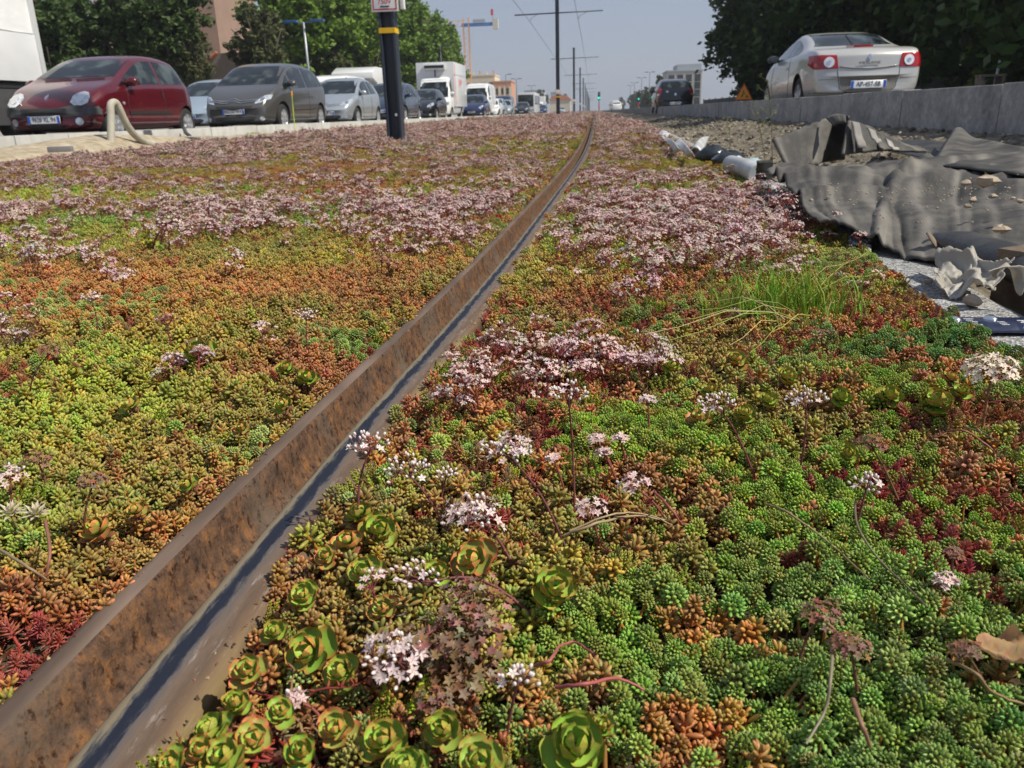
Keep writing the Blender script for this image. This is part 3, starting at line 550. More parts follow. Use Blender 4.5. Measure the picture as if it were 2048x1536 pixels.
# --- where each kind grows: patches at points of the ground, plus noise
PATCH = []       # x, y, rx, ry, kind, tint, strength
BLUE, BLUE2, PALEG = (.225, .35, .085), (.26, .37, .05), (.35, .42, .125)
LIME, OLIV, YEL = (.29, .35, .05), (.23, .225, .055), (.38, .34, .045)
ORG, RUST, REDC, MAG, BRN = (.40, .19, .06), (.33, .14, .065), (.34, .085, .06), (.33, .065, .085), (.26, .17, .085)
def pt(px, py, r, kind, tint, s=1., ry=None):
    p = G(px, py, .0); PATCH.append((p[0], p[1], r, ry or r, kind, tint, s))
for a in [(1300, 1420, .09, 'tip', BLUE, 1.2), (1200, 1250, .07, 'tip', BLUE, 1.2), (1450, 1300, .10, 'tip', BLUE2, 1.1), (1700, 1100, .16, 'tip', BLUE2, 1.2), (1900, 980, .2, 'tip', BLUE2, 1.2), (1550, 1000, .12, 'tip', BLUE2, 1.1),
          (1900, 1400, .16, 'tip', BLUE, 1.2), (1780, 1250, .1, 'tip', BLUE, .9), (1350, 880, .1, 'tip', BLUE2, 1.1), (1100, 900, .09, 'tip', BLUE2, .9), (1250, 850, .08, 'tip', BLUE2, 1.), (960, 870, .05, 'tip', BLUE2, .8),
          (1850, 680, .14, 'tip', (.12, .28, .07), 1.4), (1780, 800, .12, 'tip', BLUE2, .8), (1350, 650, .10, 'tip', BLUE, .8), (1690, 530, .14, 'tip', PALEG, 1.5), (1500, 620, .08, 'tip', BLUE, .5),
          (720, 690, .085, 'tip', BLUE, 1.5), (480, 900, .07, 'tip', PALEG, 1.3), (100, 620, .26, 'tip', PALEG, 1.4), (260, 930, .03, 'tip', BLUE, 1.), (60, 1360, .02, 'tip', PALEG, .8), (630, 660, .08, 'tip', PALEG, .6),
          (1400, 1130, .06, 'bean', OLIV, .9), (1000, 1150, .09, 'bean', LIME, 1.), (850, 1200, .08, 'bean', OLIV, 1.), (800, 1040, .07, 'bean', OLIV, .9), (1100, 1270, .06, 'bean', LIME, 1.),
          (1530, 1400, .045, 'bean', ORG, 1.2), (1400, 1410, .035, 'bean', ORG, 1.4), (1200, 1360, .02, 'bean', RUST, 1.5), (1650, 1460, .04, 'bean', LIME, 1.), (1850, 1400, .05, 'bean', LIME, 1.1), (1480, 1240, .03, 'bean', ORG, 1.),
          (1330, 1240, .02, 'bean', ORG, 1.2), (1730, 1490, .03, 'bean', ORG, 1.), (1250, 1180, .05, 'fine', LIME, 1.), (1130, 1130, .04, 'fine', LIME, .9), (1380, 1060, .05, 'bean', OLIV, .8), (1150, 1020, .06, 'bean', OLIV, .9),
          (880, 1400, .03, 'bean', RUST, .5), (1180, 1520, .04, 'star', REDC, .8), (1620, 1180, .06, 'star', RUST, .9), (1590, 1250, .04, 'dry', WH, 1.2), (1650, 1310, .05, 'dry', WH, 1.2), (1730, 1260, .04, 'dry', WH, 1.),
          (1770, 1040, .045, 'star', MAG, 1.4), (1900, 1010, .04, 'star', MAG, .8), (1560, 1120, .04, 'star', REDC, 1.1), (1850, 1120, .035, 'star', REDC, 1.3), (1700, 1180, .04, 'star', MAG, 1.1), (1400, 960, .04, 'star', RUST, 1.2), (1950, 1180, .04, 'star', MAG, 1.), (1620, 1040, .03, 'bean', RUST, 1.2), (1350, 1330, .03, 'star', REDC, 1.), (1960, 1330, .04, 'bean', RUST, 1.), (1700, 960, .05, 'star', MAG, .8), (1950, 1030, .05, 'star', RUST, 1.), (2000, 850, .06, 'star', RUST, 1.2), (1480, 1080, .03, 'star', MAG, .8), (1500, 1180, .03, 'star', MAG, .7),
          (1000, 700, .07, 'star', RUST, .7), (990, 610, .06, 'star', REDC, 1.4), (1100, 640, .12, 'bean', OLIV, 1.), (1150, 600, .1, 'bean', RUST, .9), (1250, 700, .12, 'bean', ORG, .7), (1400, 700, .12, 'bean', OLIV, .8), (1550, 700, .16, 'star', RUST, .9),
          (1650, 620, .16, 'bean', ORG, .9), (1770, 620, .12, 'star', RUST, 1.1), (1500, 780, .1, 'bean', OLIV, .7), (1600, 860, .1, 'bean', OLIV, .7), (1450, 900, .08, 'bean', LIME, .7),
          (900, 800, .05, 'star', RUST, .8), (1120, 560, .14, 'bean', ORG, .8), (1200, 500, .3, 'clump', LIME, .6),
          (60, 1230, .06, 'bean', (.40, .09, .06), 2.), (180, 1200, .05, 'bean', (.40, .11, .06), 2.), (30, 1330, .06, 'star', MAG, 2.4), (120, 1280, .045, 'star', REDC, 2.2), (280, 1100, .06, 'bean', ORG, 1.2), (380, 1010, .06, 'bean', ORG, 1.2), (470, 940, .04, 'bean', ORG, .8),
          (300, 880, .12, 'bean', RUST, .6), (120, 860, .14, 'bean', LIME, 1.3), (250, 800, .12, 'bean', LIME, 1.), (60, 1080, .06, 'bean', LIME, 1.), (150, 1150, .05, 'bean', OLIV, .9), (250, 1010, .06, 'bean', OLIV, 1.), (500, 830, .1, 'bean', OLIV, .8),
          (330, 700, .14, 'bean', LIME, .8), (420, 640, .2, 'bean', YEL, .6), (600, 740, .1, 'bean', RUST, .6), (200, 720, .2, 'bean', LIME, .9), (60, 760, .14, 'star', RUST, .8), (350, 840, .05, 'star', MAG, .8), (550, 780, .05, 'bean', LIME, .9),
          (420, 540, .42, 'bean', RUST, 1.2), (250, 570, .4, 'bean', ORG, 1.), (650, 590, .25, 'bean', ORG, 1.2), (600, 640, .15, 'bean', OLIV, .8), (800, 560, .2, 'bean', RUST, .9), (760, 600, .1, 'star', RUST, .7),
          (330, 640, .1, 'star', RUST, .6), (900, 560, .12, 'bean', OLIV, .8), (650, 500, .3, 'clump', YEL, 1.), (150, 470, .5, 'clump', LIME, 1.2), (220, 440, .3, 'clump', (.13, .28, .06), 1.), (620, 430, .3, 'clump', (.16, .30, .07), .8),
          (900, 460, .3, 'clump', RUST, .7), (500, 500, .3, 'clump', OLIV, .8), (350, 400, .5, 'clump', OLIV, .7), (50, 400, .5, 'clump', LIME, 1.), (650, 345, .6, 'clump', ORG, .8), (1020, 300, .9, 'clump', LIME, 1.), (1250, 330, .5, 'clump', LIME, .6), (1340, 290, .8, 'clump', OLIV, .3),
          (1390, 330, .4, 'clump', YEL, 1.), (1470, 370, .3, 'clump', LIME, 1.2), (1080, 560, .15, 'clump', LIME, .6), (1200, 440, .3, 'clump', LIME, .7), (1280, 590, .15, 'star', RUST, .8),
          (1450, 470, .32, 'pink', WH, 1.6), (1560, 400, .35, 'pink', WH, 1.6), (1300, 480, .2, 'pink', WH, .9), (1150, 470, .2, 'pink', WH, .7), (1350, 430, .35, 'pink', WH, 1.1), (1230, 370, .5, 'pink', WH, .9), (1180, 420, .2, 'pink', WH, .8), (1250, 590, .1, 'umb', WH, 1.), (1400, 540, .2, 'pink', WH, 1.),
          (1180, 760, .1, 'umb', WH, 1.35), (1050, 760, .08, 'umb', WH, 1.2), (930, 770, .05, 'umb', WH, 1.4), (1290, 760, .08, 'umb', WH, 1.2), (1330, 730, .06, 'umb', WH, .8), (1000, 730, .05, 'umb', WH, .7),
          (420, 690, .10, 'umb', WH, 1.1), (330, 740, .09, 'umb', WH, 1.2), (520, 680, .08, 'umb', WH, .9), (90, 700, .06, 'dry', WH, 1.), (620, 660, .06, 'dry', WH, .9), (1540, 790, .06, 'dry', WH, .7), (1750, 870, .05, 'dry', WH, .9),
          (440, 470, .14, 'pink', WH, 1.2), (300, 430, .22, 'pink', WH, 1.4), (90, 490, .2, 'pink', WH, 1.3), (480, 460, .18, 'pink', WH, 1.), (560, 500, .1, 'pink', WH, .7), (800, 430, .4, 'pink', WH, 1.3), (650, 410, .3, 'pink', WH, 1.), (230, 540, .1, 'umb', WH, .8), (490, 560, .08, 'umb', WH, .6),
          (950, 430, .3, 'pink', WH, 1.2), (700, 510, .15, 'pink', WH, .9), (850, 500, .15, 'pink', WH, .9), (760, 520, .1, 'umb', WH, .9),
          (930, 1370, .035, 'dry', WH, 1.3), (640, 1425, .02, 'dry', WH, 1.), (1000, 1330, .03, 'dry', WH, .8), (1100, 820, .1, 'umb', WH, .5), (1500, 960, .1, 'umb', WH, .35), (1650, 900, .08, 'star', MAG, .6), (1200, 940, .05, 'umb', WH, .5), (840, 305, .16, 'grass', WH, 1.6), (1010, 300, .35, 'grass', WH, .9), (1090, 300, .3, 'grass', WH, .8), (590, 290, .25, 'grass', WH, .7), (1000, 505, .1, 'grass', WH, .2), (1290, 500, .1, 'grass', WH, 1.1), (560, 800, .03, 'yel', WH, .5),
          (130, 810, .03, 'yel', WH, 1.3), (100, 1010, .02, 'yel', WH, 1.), (280, 500, .05, 'yel', WH, 1.4), (630, 490, .1, 'yel', WH, 1.4), (900, 470, .1, 'yel', WH, .8), (1385, 345, .14, 'yel', WH, 1.5), (700, 590, .03, 'yel', WH, .9), (240, 395, .1, 'yel', WH, 1.1), (30, 355, .2, 'yel', WH, .8), (580, 440, .1, 'yel', WH, .9), (1540, 440, .06, 'yel', WH, 1.1), (560, 350, .2, 'yel', WH, .9)]:
    pt(*a)
PA = [(p[0], p[1], p[2], p[3], p[4], p[5], p[6]) for p in PATCH]
KINDS = ['tip', 'bean', 'star', 'fine', 'clump', 'pink', 'umb', 'dry', 'yel', 'grass', 'ros', 'twig']
def choose(x, y, lod):
    """for each point: kind index, tint"""
    n = len(x); S = np.zeros((len(KINDS), n)); T = np.zeros((len(KINDS), n, 3)); Wt = np.full((len(KINDS), n), 1e-6)
    dist = np.hypot(x, y)
    def blob(o, fr=22., am=1.): return am*(fbm(x, y, fr, o, 2)-.5)*2
    base = {'tip': .24+.5*(fbm(x, y, 4.5, 11)-.5)*2+blob(61, 20, .55), 'bean': .44+.4*(fbm(x, y, 5, 13)-.5)*2+blob(62, 17, .5), 'star': .30+.5*(fbm(x, y, 5, 17)-.5)*2+blob(63, 24, .55), 'fine': .12+.4*(fbm(x, y, 5, 19)-.5)*2+blob(64, 26, .6), 'dry': .04+.5*(fbm(x, y, 6, 23)-.5)*2+blob(65, 18, .35),
            'umb': -.02+.5*(fbm(x, y, 4, 29)-.5)*2+.25*sst(1.0, 2.2, dist)+blob(66, 9, .8), 'ros': -.12+blob(67, 20, .5), 'pink': np.full(n, -9.), 'clump': np.full(n, -9.), 'yel': -.42+blob(68, 10, .5), 'grass': np.full(n, -.6), 'twig': .16+blob(91, 7, .6)}
    if lod == 1:
        base['umb'] = base['umb']+.30*sst(1.6, 2.6, dist)+.5*(fbm(x, y, 2.3, 21)-.5)*2
    if lod == 2:
        base['clump'] = .60+.5*(fbm(x, y, 6, 73)-.5); base['pink'] = .04+.30*sst(2.4, 7, dist)+.28*sst(7, 14, dist)+.8*(fbm(x, y, 1.1, 29)-.5)*sst(40, 6, dist)+.6*(fbm(x, y, 3.1, 21)-.5)+blob(69, 7, .7)
        for k in ('tip', 'bean', 'star', 'fine', 'umb', 'dry', 'ros', 'twig'): base[k] = base[k]*0-9
        base['yel'] = -.12+.5*(fbm(x, y, 2, 41)-.5)*2; base['grass'] = -.12+1.1*(fbm(x, y, 1.7, 43)-.5)
    for i, k in enumerate(KINDS): S[i] = base[k]
    pal = {'tip': (BLUE2, BLUE, PALEG, OLIV), 'bean': (OLIV, LIME, ORG, RUST), 'star': (RUST, OLIV, BRN, REDC), 'fine': (LIME, OLIV, YEL, LIME), 'clump': (OLIV, ORG, LIME, RUST), 'ros': (LIME, LIME, OLIV, OLIV)}
    q = fbm(x, y, 2.6, 31)*2.2-.6+.9*(fbm(x, y, 19, 33, 2)-.5)+rng.normal(0, .14, n); q = np.clip(q, 0, .999)*4
    for i, k in enumerate(KINDS):
        if k in pal:
            P = np.array(pal[k]); j = np.minimum(3, q.astype(int)); f = (q-j)[:, None]; T[i] = P[j]*(1-f)+P[np.minimum(3, j+1)]*f
        else: T[i] = 1
    for px, py, rx, ry, k, t, s in PA:
        g_ = s*np.exp(-((x-px)/rx)**2-((y-py)/ry)**2)
        if g_.max() < .02: continue
        g_ = g_*(.35+.65*np.clip(1.1+3.2*(fbm(x, y, 13, int(px*77+py*31) % 50, 3)-.5), 0, 1.6)); ks = [k]
        if lod == 2 and k in ('tip', 'bean', 'star', 'fine'): ks = ['clump']
        if lod < 2 and k == 'clump': ks = ['bean', 'tip']
        if lod == 2 and k in ('umb', 'dry'): ks = ['pink']
        if lod < 2 and k == 'pink': ks = ['umb']
        for kk in ks:
            i = KINDS.index(kk); S[i] += g_*({'umb': .46, 'pink': .24, 'dry': .55, 'tip': .36}.get(kk, .42) if lod < 2 else {'pink': .27}.get(kk, .26) if kk == k else .35)*(1 if lod < 2 else .8); f = np.clip(g_*1.0, 0, .75 if lod < 2 else .5)[:, None]; T[i] = T[i]*(1-f)+np.array(t if len(t) == 3 and t[0] < 1 or kk in ('pink', 'umb', 'dry', 'yel', 'grass', 'twig') else OLIV)*f
    return S, T
def cells(x0, x1, y0, y1, s):
    nx, ny = int((x1-x0)/s)+1, int((y1-y0)/(s*.87))+1
    X_, Y_ = np.meshgrid(np.arange(nx)*s+x0, np.arange(ny)*s*.87+y0); X_ = X_+(np.arange(ny) % 2)[:, None]*s/2
    return (X_+rng.uniform(-.32, .32, X_.shape)*s).ravel(), (Y_+rng.uniform(-.32, .32, Y_.shape)*s).ravel()
def mound(x, y): return .036*(fbm(x, y, 7, 51)-.45)+.020*(fbm(x, y, 24, 53, 2)-.5)
OUT = []
def scatter(x0, x1, y0, y1, s, lod, ang=.9, sc=1.):
    x, y = cells(x0, x1, y0, y1, s); rx = x-rail_x(y); xb = x-border_x(y)
    gap = (.0+.030*sc) if lod == 2 else 0.; px_l = -.104-gap+.022*(fbm(x, y, 13, 3, 3)-.44)*2; pr = .034+gap+.036*(fbm(x, y, 9, 7, 3)-.5)*2
    keep = ((rx < px_l-.002*0) | (rx > pr)) & (xb < -.014+.024*(fbm(x, y, 10, 8)-.6)) & (x > left_edge(y)+.1*(fbm(x, y, 3, 1)-.2))
    az = np.arctan2(x, y+.55)+YAW; keep &= (np.abs(az) < ang) & (y > .12)
    x, y = x[keep], y[keep]; rx = x-rail_x(y); S, T = choose(x, y, lod); n = len(x)
    big = np.array([{'pink': .16, 'umb': .10, 'dry': .1, 'yel': .12, 'grass': .12, 'ros': .12}.get(k, .16) for k in KINDS])[:, None]
    big = np.where(np.isin(np.array(KINDS), ['tip', 'bean', 'star', 'fine'])[:, None], .21, big); S = S+rng.normal(0, 1, S.shape)*big; ki = S.argmax(0)
    # tall things must not stand in a leaf-dense grid: thin them and let leaves take the other cells
    thin = np.array([{'umb': .15, 'dry': .20, 'yel': .15, 'grass': .35, 'ros': .2, 'twig': .18}.get(k, 1.) for k in KINDS]); 
    if lod == 1: thin = np.array([{'umb': .24, 'dry': .30, 'yel': .3, 'grass': .4, 'ros': .3, 'twig': .2}.get(k, 1.) for k in KINDS])
    if lod == 2: thin = np.array([{'umb': .5, 'dry': .6, 'yel': .8, 'grass': .9, 'ros': .6}.get(k, 1.) for k in KINDS])
    PU = np.zeros(n)
    for p_ in PA:
        if p_[4] in ('umb', 'pink', 'dry'): PU = np.maximum(PU, p_[6]*np.exp(-((x-p_[0])/p_[2])**2-((y-p_[1])/p_[3])**2))
    if lod < 2: tall_ = np.isin(ki, [KINDS.index('umb'), KINDS.index('dry')]); drop = rng.random(n) > thin[ki]+tall_*.07*np.clip(PU, 0, 1)
    else: drop = rng.random(n) > thin[ki]
    S2 = S.copy() 
    for i, k in enumerate(KINDS):
        if thin[i] < 1: S2[i] = -9
    ki = np.where(drop, S2.argmax(0), ki); tint = T[ki, np.arange(n)]
    lum = rng.uniform(.72, 1.36, n)[:, None]; tint = tint*lum*(1+rng.normal(0, .10, (n, 3)))
    idx = np.zeros(n, int); scl = rng.uniform(.78, 1.25, n)*sc
    for i, k in enumerate(KINDS):
        m = ki == i; opts = np.array(KN[k]); idx[m] = opts[rng.integers(0, len(opts), m.sum())]
    nm = lambda k: ki == KINDS.index(k)
    edge = np.minimum(sst(0, .05, np.abs(rx+.035)-.07), 1)
    z = field_z(x, y)+mound(x, y)*edge-.004*(1-edge)+rng.uniform(-.009, .007, n)
    if lod == 2: fz = 1/(1+.9*max(0, sc-1)); scl = scl*1.
    if lod == 1: scl = np.where(nm('umb') | nm('dry'), scl/sc*1.2, scl)
    if lod == 0: scl = np.where(nm('umb') | nm('dry'), scl/sc*1.15, scl); scl = np.where(nm('tip'), scl*1.02, scl); scl = np.where(nm('ros'), scl*.9, scl)
    z = z+(rng.uniform(-.006, .004, n) if lod < 2 else -.006*sc)
    lowb = np.abs(rx+.035) < .11; scl = np.where(lowb & (nm('umb') | nm('dry') | nm('pink') | nm('grass')), scl*.6, scl)
    nr = (rx > -.18) & (rx < -.1); scl = np.where(nr & (scl > .9) & (lod == 0), scl*.85, scl)
    rot = np.stack([rng.normal(0, .30, n), rng.normal(0, .30, n), rng.uniform(0, 6.28, n)], 1)
    if lod == 0:
        hole = (rng.random(n) < .10) | (fbm(x, y, 38, 57, 2) < .27); scl = np.where(hole & ~nm('umb'), scl*.45, scl); z = np.where(hole, z-.008, z)
        tl_ = nm('tip') | nm('bean'); up_ = tl_ & (rng.random(n) < .13); z = np.where(up_, z+.008, z); scl = np.where(up_, scl*1.15, scl)
    OUT.append((np.stack([x, y, z], 1), rot, scl, idx, np.clip(tint, 0, 1)))
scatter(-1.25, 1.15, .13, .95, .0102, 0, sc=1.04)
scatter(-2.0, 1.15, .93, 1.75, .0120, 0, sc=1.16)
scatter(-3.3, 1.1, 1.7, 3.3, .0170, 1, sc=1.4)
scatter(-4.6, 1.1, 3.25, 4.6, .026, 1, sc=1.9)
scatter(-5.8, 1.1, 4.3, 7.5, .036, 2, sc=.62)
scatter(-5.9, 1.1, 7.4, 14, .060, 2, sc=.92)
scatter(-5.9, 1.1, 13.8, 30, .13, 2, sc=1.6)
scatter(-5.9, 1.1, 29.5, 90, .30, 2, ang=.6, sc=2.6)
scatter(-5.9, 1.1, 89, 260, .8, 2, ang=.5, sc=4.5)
def cloud(name, mats=None):
    P, R_, S_, I_, T_ = [np.concatenate(a) for a in zip(*OUT)]
    me = bpy.data.meshes.new(name); me.vertices.add(len(P)); me.vertices.foreach_set('co', P.astype(np.float32).ravel())
    for nme, ty, arr, key in (('rot', 'FLOAT_VECTOR', R_, 'vector'), ('scl', 'FLOAT', S_, 'value'), ('idx', 'INT', I_, 'value')):
        a = me.attributes.new(nme, ty, 'POINT'); a.data.foreach_set(key, np.ascontiguousarray(arr, dtype=np.int32 if ty == 'INT' else np.float32).ravel())
    a = me.attributes.new('tint', 'FLOAT_COLOR', 'POINT'); a.data.foreach_set('color', np.concatenate([T_, np.ones((len(T_), 1))], 1).astype(np.float32).ravel())
    o = link(bpy.data.objects.new(name, me))
    ng = bpy.data.node_groups.new('scatter_plants', 'GeometryNodeTree'); ng.interface.new_socket('Geometry', in_out='INPUT', socket_type='NodeSocketGeometry'); ng.interface.new_socket('Geometry', in_out='OUTPUT', socket_type='NodeSocketGeometry')
    gi, go = ng.nodes.new('NodeGroupInput'), ng.nodes.new('NodeGroupOutput'); ip = ng.nodes.new('GeometryNodeInstanceOnPoints'); ci = ng.nodes.new('GeometryNodeCollectionInfo')
    ci.inputs['Collection'].default_value = PR; ci.inputs['Separate Children'].default_value = True; ci.inputs['Reset Children'].default_value = True
    ip.inputs['Pick Instance'].default_value = True
    def na(n_, ty):
        q = ng.nodes.new('GeometryNodeInputNamedAttribute'); q.data_type = ty; q.inputs[0].default_value = n_
        return next(s_ for s_ in q.outputs if s_.enabled and s_.name == 'Attribute')
    L = ng.links.new; L(gi.outputs[0], ip.inputs['Points']); L(ci.outputs[0], ip.inputs['Instance']); L(na('idx', 'INT'), ip.inputs['Instance Index'])
    L(na('rot', 'FLOAT_VECTOR'), ip.inputs['Rotation']); L(na('scl', 'FLOAT'), ip.inputs['Scale']); L(ip.outputs[0], go.inputs[0])
    md = o.modifiers.new('scatter', 'NODES'); md.node_group = ng; return o, len(P)
o, npts = cloud('sedum_cover'); tag(o, 'dense flowering sedum ground cover in green, orange and pink on both sides of the rail', 'ground cover', kind='stuff')
print('SEDUM POINTS', npts)
# ---------------------------------------------------------------- single plants that stand out of the cover
def gz(x, y): return float(field_z(x, y)+mound(np.array([x]), np.array([y]))[0])
def zc(p): return float(np.dot(np.array(p)-CAM, _f))
GRN = (.25, .40, .055); DG = (.19, .32, .045)
ROSM = []
for i in range(5):
    b = rosette(PB(), 1., (14, 12, 16, 11, 13)[i], c_in=tuple(c*1.25 for c in GRN), c_out=(GRN, DG, GRN, (.27, .28, .06), (.25, .33, .05))[i], edge=((2.0, .5, 1.), (2.3, .42, 1.), (1.5, .7, .9), (2.6, .40, 1.2), (1.8, .55, .9))[i], k=8)
    ROSM.append(b.mesh('rosette_leaves', M['leafo'], True, False))
st = PB(); st.stalk([(0, 0, -1.3), (.05, .03, -.6), (0, 0, 0)], [.10, .09, .08], (.22, .09, .05), 8)
for i in range(7):
    a = i*2.4; r_ = rosette  # a few old leaves low on the stem
    d = Vector((cos(a), sin(a), .1)); st.leaf((0, 0, -1.+.1*i), d, .62, .2, (.20, .12, .045), (.26, .09, .05), n=8, flat=.25)
STM = st.mesh('rosette_stem', M['leafo'], True, False)
def place_rosette(px, py, dpx, lab, grp, v=None, dy=0.):
    p = G(px, py, .026); z = zc(p); R = dpx*.63*z/FPX; v = random.randrange(5) if v is None else v
    o = thing('sedum_rosette', lab, 'succulent', tuple(p), random.uniform(0, 6.28), grp); o.rotation_euler = (Matrix.Rotation(random.gauss(0, .16)+.42, 3, 'X')@Matrix.Rotation(random.gauss(0, .18), 3, 'Y')@Matrix.Rotation(random.uniform(0, 6.28), 3, 'Z')).to_euler(); kr = random.uniform(.82, 1.12); o.scale = (R*kr, R*kr*random.uniform(.9, 1.05), R*kr*random.uniform(.9, 1.3))
    link(bpy.data.objects.new('leaves', ROSM[v]), o); link(bpy.data.objects.new('stem', STM), o)
def pos_labels(L, rows=None):
    """ordinal wording for look-alikes: by row, then counted from the left"""
    out = {}
    if rows:
        for (lo, hi, nm) in rows:
            R_ = sorted([a for a in L if lo <= a[1] < hi]); 
            for i, a in enumerate(R_): out[a] = ('leftmost' if i == 0 else 'rightmost' if i == len(R_)-1 else ORD[i]+' from left')+' of the green rosettes in the '+nm+' row beside the rail'
    return out
ga = 'green rosettes beside the rail in the foreground'
LA = [(694, 1082, 66), (759, 1057, 62), (727, 1141, 68), (945, 1119, 74), (874, 1143, 46), (764, 1216, 60), (682, 1342, 74), (671, 1457, 76), (767, 1478, 78), (886, 1457, 84), (959, 1520, 84),
      (718, 1025, 50), (851, 1394, 56), (605, 1188, 66), (494, 1338, 66), (614, 1300, 84), (419, 1457, 84), (506, 1478, 78), (445, 1510, 84), (548, 1262, 50), (600, 1500, 70), (400, 1500, 66), (470, 1405, 60), (560, 1420, 50), (810, 1530, 70), (650, 1110, 44), (340, 1525, 60)]
PL = pos_labels(LA, [(0, 1100, 'farthest'), (1100, 1175, 'second farthest'), (1175, 1290, 'middle'), (1290, 1370, 'fourth'), (1370, 1440, 'fifth'), (1440, 1495, 'second nearest'), (1495, 1600, 'nearest')])
for a in LA: place_rosette(*a, PL[a], ga)
place_rosette(1111, 1171, 76, 'tall green rosette with a smaller one behind it, right of the front cluster', None, 0)
place_rosette(1151, 1485, 112, 'largest green rosette, at the bottom edge right of the front cluster', None, 2)
place_rosette(1207, 1450, 56, 'small green rosette just right of the largest rosette', None, 1)
gb = 'green rosettes left of the rail'
for i, a in enumerate(sorted([(565, 808, 42), (570, 733, 34), (613, 754, 38), (394, 701, 62), (146, 743, 36), (257, 808, 46), (482, 854, 34), (374, 968, 36), (270, 1020, 34), (192, 1056, 58), (300, 485, 34)], key=lambda a: -a[1])): place_rosette(*a, 'yellow-green rosette in the carpet left of the rail, %s to the viewer' % (ORD[i]+(' nearest' if i else '')), gb)
gc = 'green rosettes on the right side'
for i, a in enumerate(sorted([(1345, 730, 44), (1089, 692, 40), (1472, 716, 48), (1400, 832, 42), (1489, 825, 38), (1420, 778, 34), (1537, 798, 36), (1875, 800, 66), (1577, 752, 40), (1784, 789, 42), (1698, 904, 42), (1685, 792, 40), (1904, 754, 36), (1925, 781, 36)])): place_rosette(*a, 'brown edged green rosette right of the pink flowers, %s from the left' % ('first' if i == 0 else ORD[i]), gc)

def flower_stalk(head, base, rpx, kind, lab, grp=None, dY=0., via=None, hz=None):
    g0 = G(base[0], base[1], .012); g0[2] = gz(g0[0], g0[1]); z = zc(g0)
    t = DY(head[0], head[1], g0[1]+dY) if hz is None else G(head[0], head[1], hz)
    if t[2] < g0[2]+.012: t[2] = g0[2]+.012
    R = rpx*zc(t)/FPX; o = thing('flower_stalk', lab, 'wildflower', tuple(g0), 0, grp); T = Vector(t-g0)
    stc = {'b': (.17, .055, .055), 'm': (.17, .06, .055), 'p': (.24, .07, .055), 'd': (.16, .085, .05), 'c': (.26, .12, .07)}[kind]
    sb = PB(); n = 9; side = T.cross(Vector((0, 0, 1))); side = side.normalized() if side.length > 1e-5 else Vector((1, 0, 0)); bow = random.uniform(-.08, .12)*T.length
    pts = []; arch = max(0, .16*T.length-T.z*.12)
    for i in range(n):
        q = i/(n-1); pts.append(T*.88*q+side*bow*sin(pi*q)+Vector((0, 0, arch*sin(pi*q)*1.2)))
    r0 = max(.0011, R*.052); sb.stalk([tuple(p) for p in pts], [r0*(1.1-.35*i/(n-1)) for i in range(n)], stc, 6)
    for i in range(7):
        q = .1+.1*i; p = T*.88*q+side*bow*sin(pi*q)+Vector((0, 0, arch*sin(pi*q)*1.2)); a = i*2.4; sb.leaf(p, (cos(a), sin(a), .5), R*.28, R*.055, J(stc), J((.3, .12, .06)), n=5)
    st_ = sb; hb = PB(); nb = 7; tips = []
    for i in range(nb):
        a = 2*pi*i/nb+random.uniform(-.3, .3); rr = R*random.uniform(.35, .75); e = T+Vector((cos(a)*rr, sin(a)*rr*.8, random.uniform(-.15, .1)*R)); tips.append(e)
        st_.stalk([tuple(T*.88), tuple(T*.6+e*.4-Vector((0, 0, R*.1))), tuple(e-Vector((0, 0, R*.12)))], [r0*.7, r0*.55, r0*.4], J(stc), 5)
    ns, nbud = {'b': (4, 27), 'm': (25, 20), 'p': (24, 7), 'd': (0, 0), 'c': (52, 8)}[kind]; ns = int(ns*min(1.6, max(.6, R/.018))); nbud = int(nbud*min(1.5, max(.6, R/.018)))
    L_ = max(.0042, min(.0053, R*.20)); pts_ = []
    for i in range(ns+nbud+(40 if kind == 'd' else 0)):
        for _ in range(12):
            a = random.random()*6.283; r = R*sqrt(random.random()); p = T+Vector((cos(a)*r, sin(a)*r*.85, R*.35*(1-(r/R)**2)+random.uniform(-.35, .25)*R))
            if all((p-q).length > L_*.9 for q in pts_): break
        pts_.append(p); h = min(tips, key=lambda q: (q-p).length); st_.stalk([tuple(h-Vector((0, 0, R*.12))), tuple(p)], r0*.28, J(stc), 4); nr = (p-T*.8-Vector((0, 0, -.003))).normalized()
        if kind == 'd': c = J((.26, .14, .09), .3); hb.star(p, nr, L_*.8, L_*.2, c, c, stam=False)
        elif i < ns:
            pc = {'b': (.82, .72, .69), 'm': (.76, .62, .60), 'p': (.72, .54, .52), 'c': (.80, .70, .57)}[kind]; hb.star(p, nr+Vector((random.gauss(0, .3), random.gauss(0, .3), .3)), L_*1.05, L_*.26, J(pc, .07), J(pc, .05), stam=True)
        else:
            hb.leaf(p-nr*.001, nr, L_*.92, L_*.30, (.50, .30, .26), (.90, .87, .84), n=8)
    link(bpy.data.objects.new('stem', st_.mesh('stalk_stem', M['leafo'], True, False)), o)
    link(bpy.data.objects.new('flower_head', hb.mesh('stalk_flowers', M['flowero'], True, False)), o); return o
FS = flower_stalk
FS((738, 888), (722, 1062), 44, 'b', 'tall stalk of white buds leaning over the blue strip of the rail', dY=.02)
FS((812, 938), (900, 1055), 50, 'b', 'spread of white buds just right of the stalk that leans over the rail')
FS((893, 948), (880, 1010), 20, 'b', 'tiny sprig of five white buds between two larger heads')
FS((948, 1028), (1030, 1110), 62, 'm', 'broad head of white stars and buds above the front green rosettes')
FS((1012, 898), (1133, 1068), 52, 'm', 'round head of white buds and pink stars on a long sloping red stem')
FS((832, 1152), (1078, 1210), 50, 'b', 'white buds on a long red stem lying across the green rosettes', hz=.05)
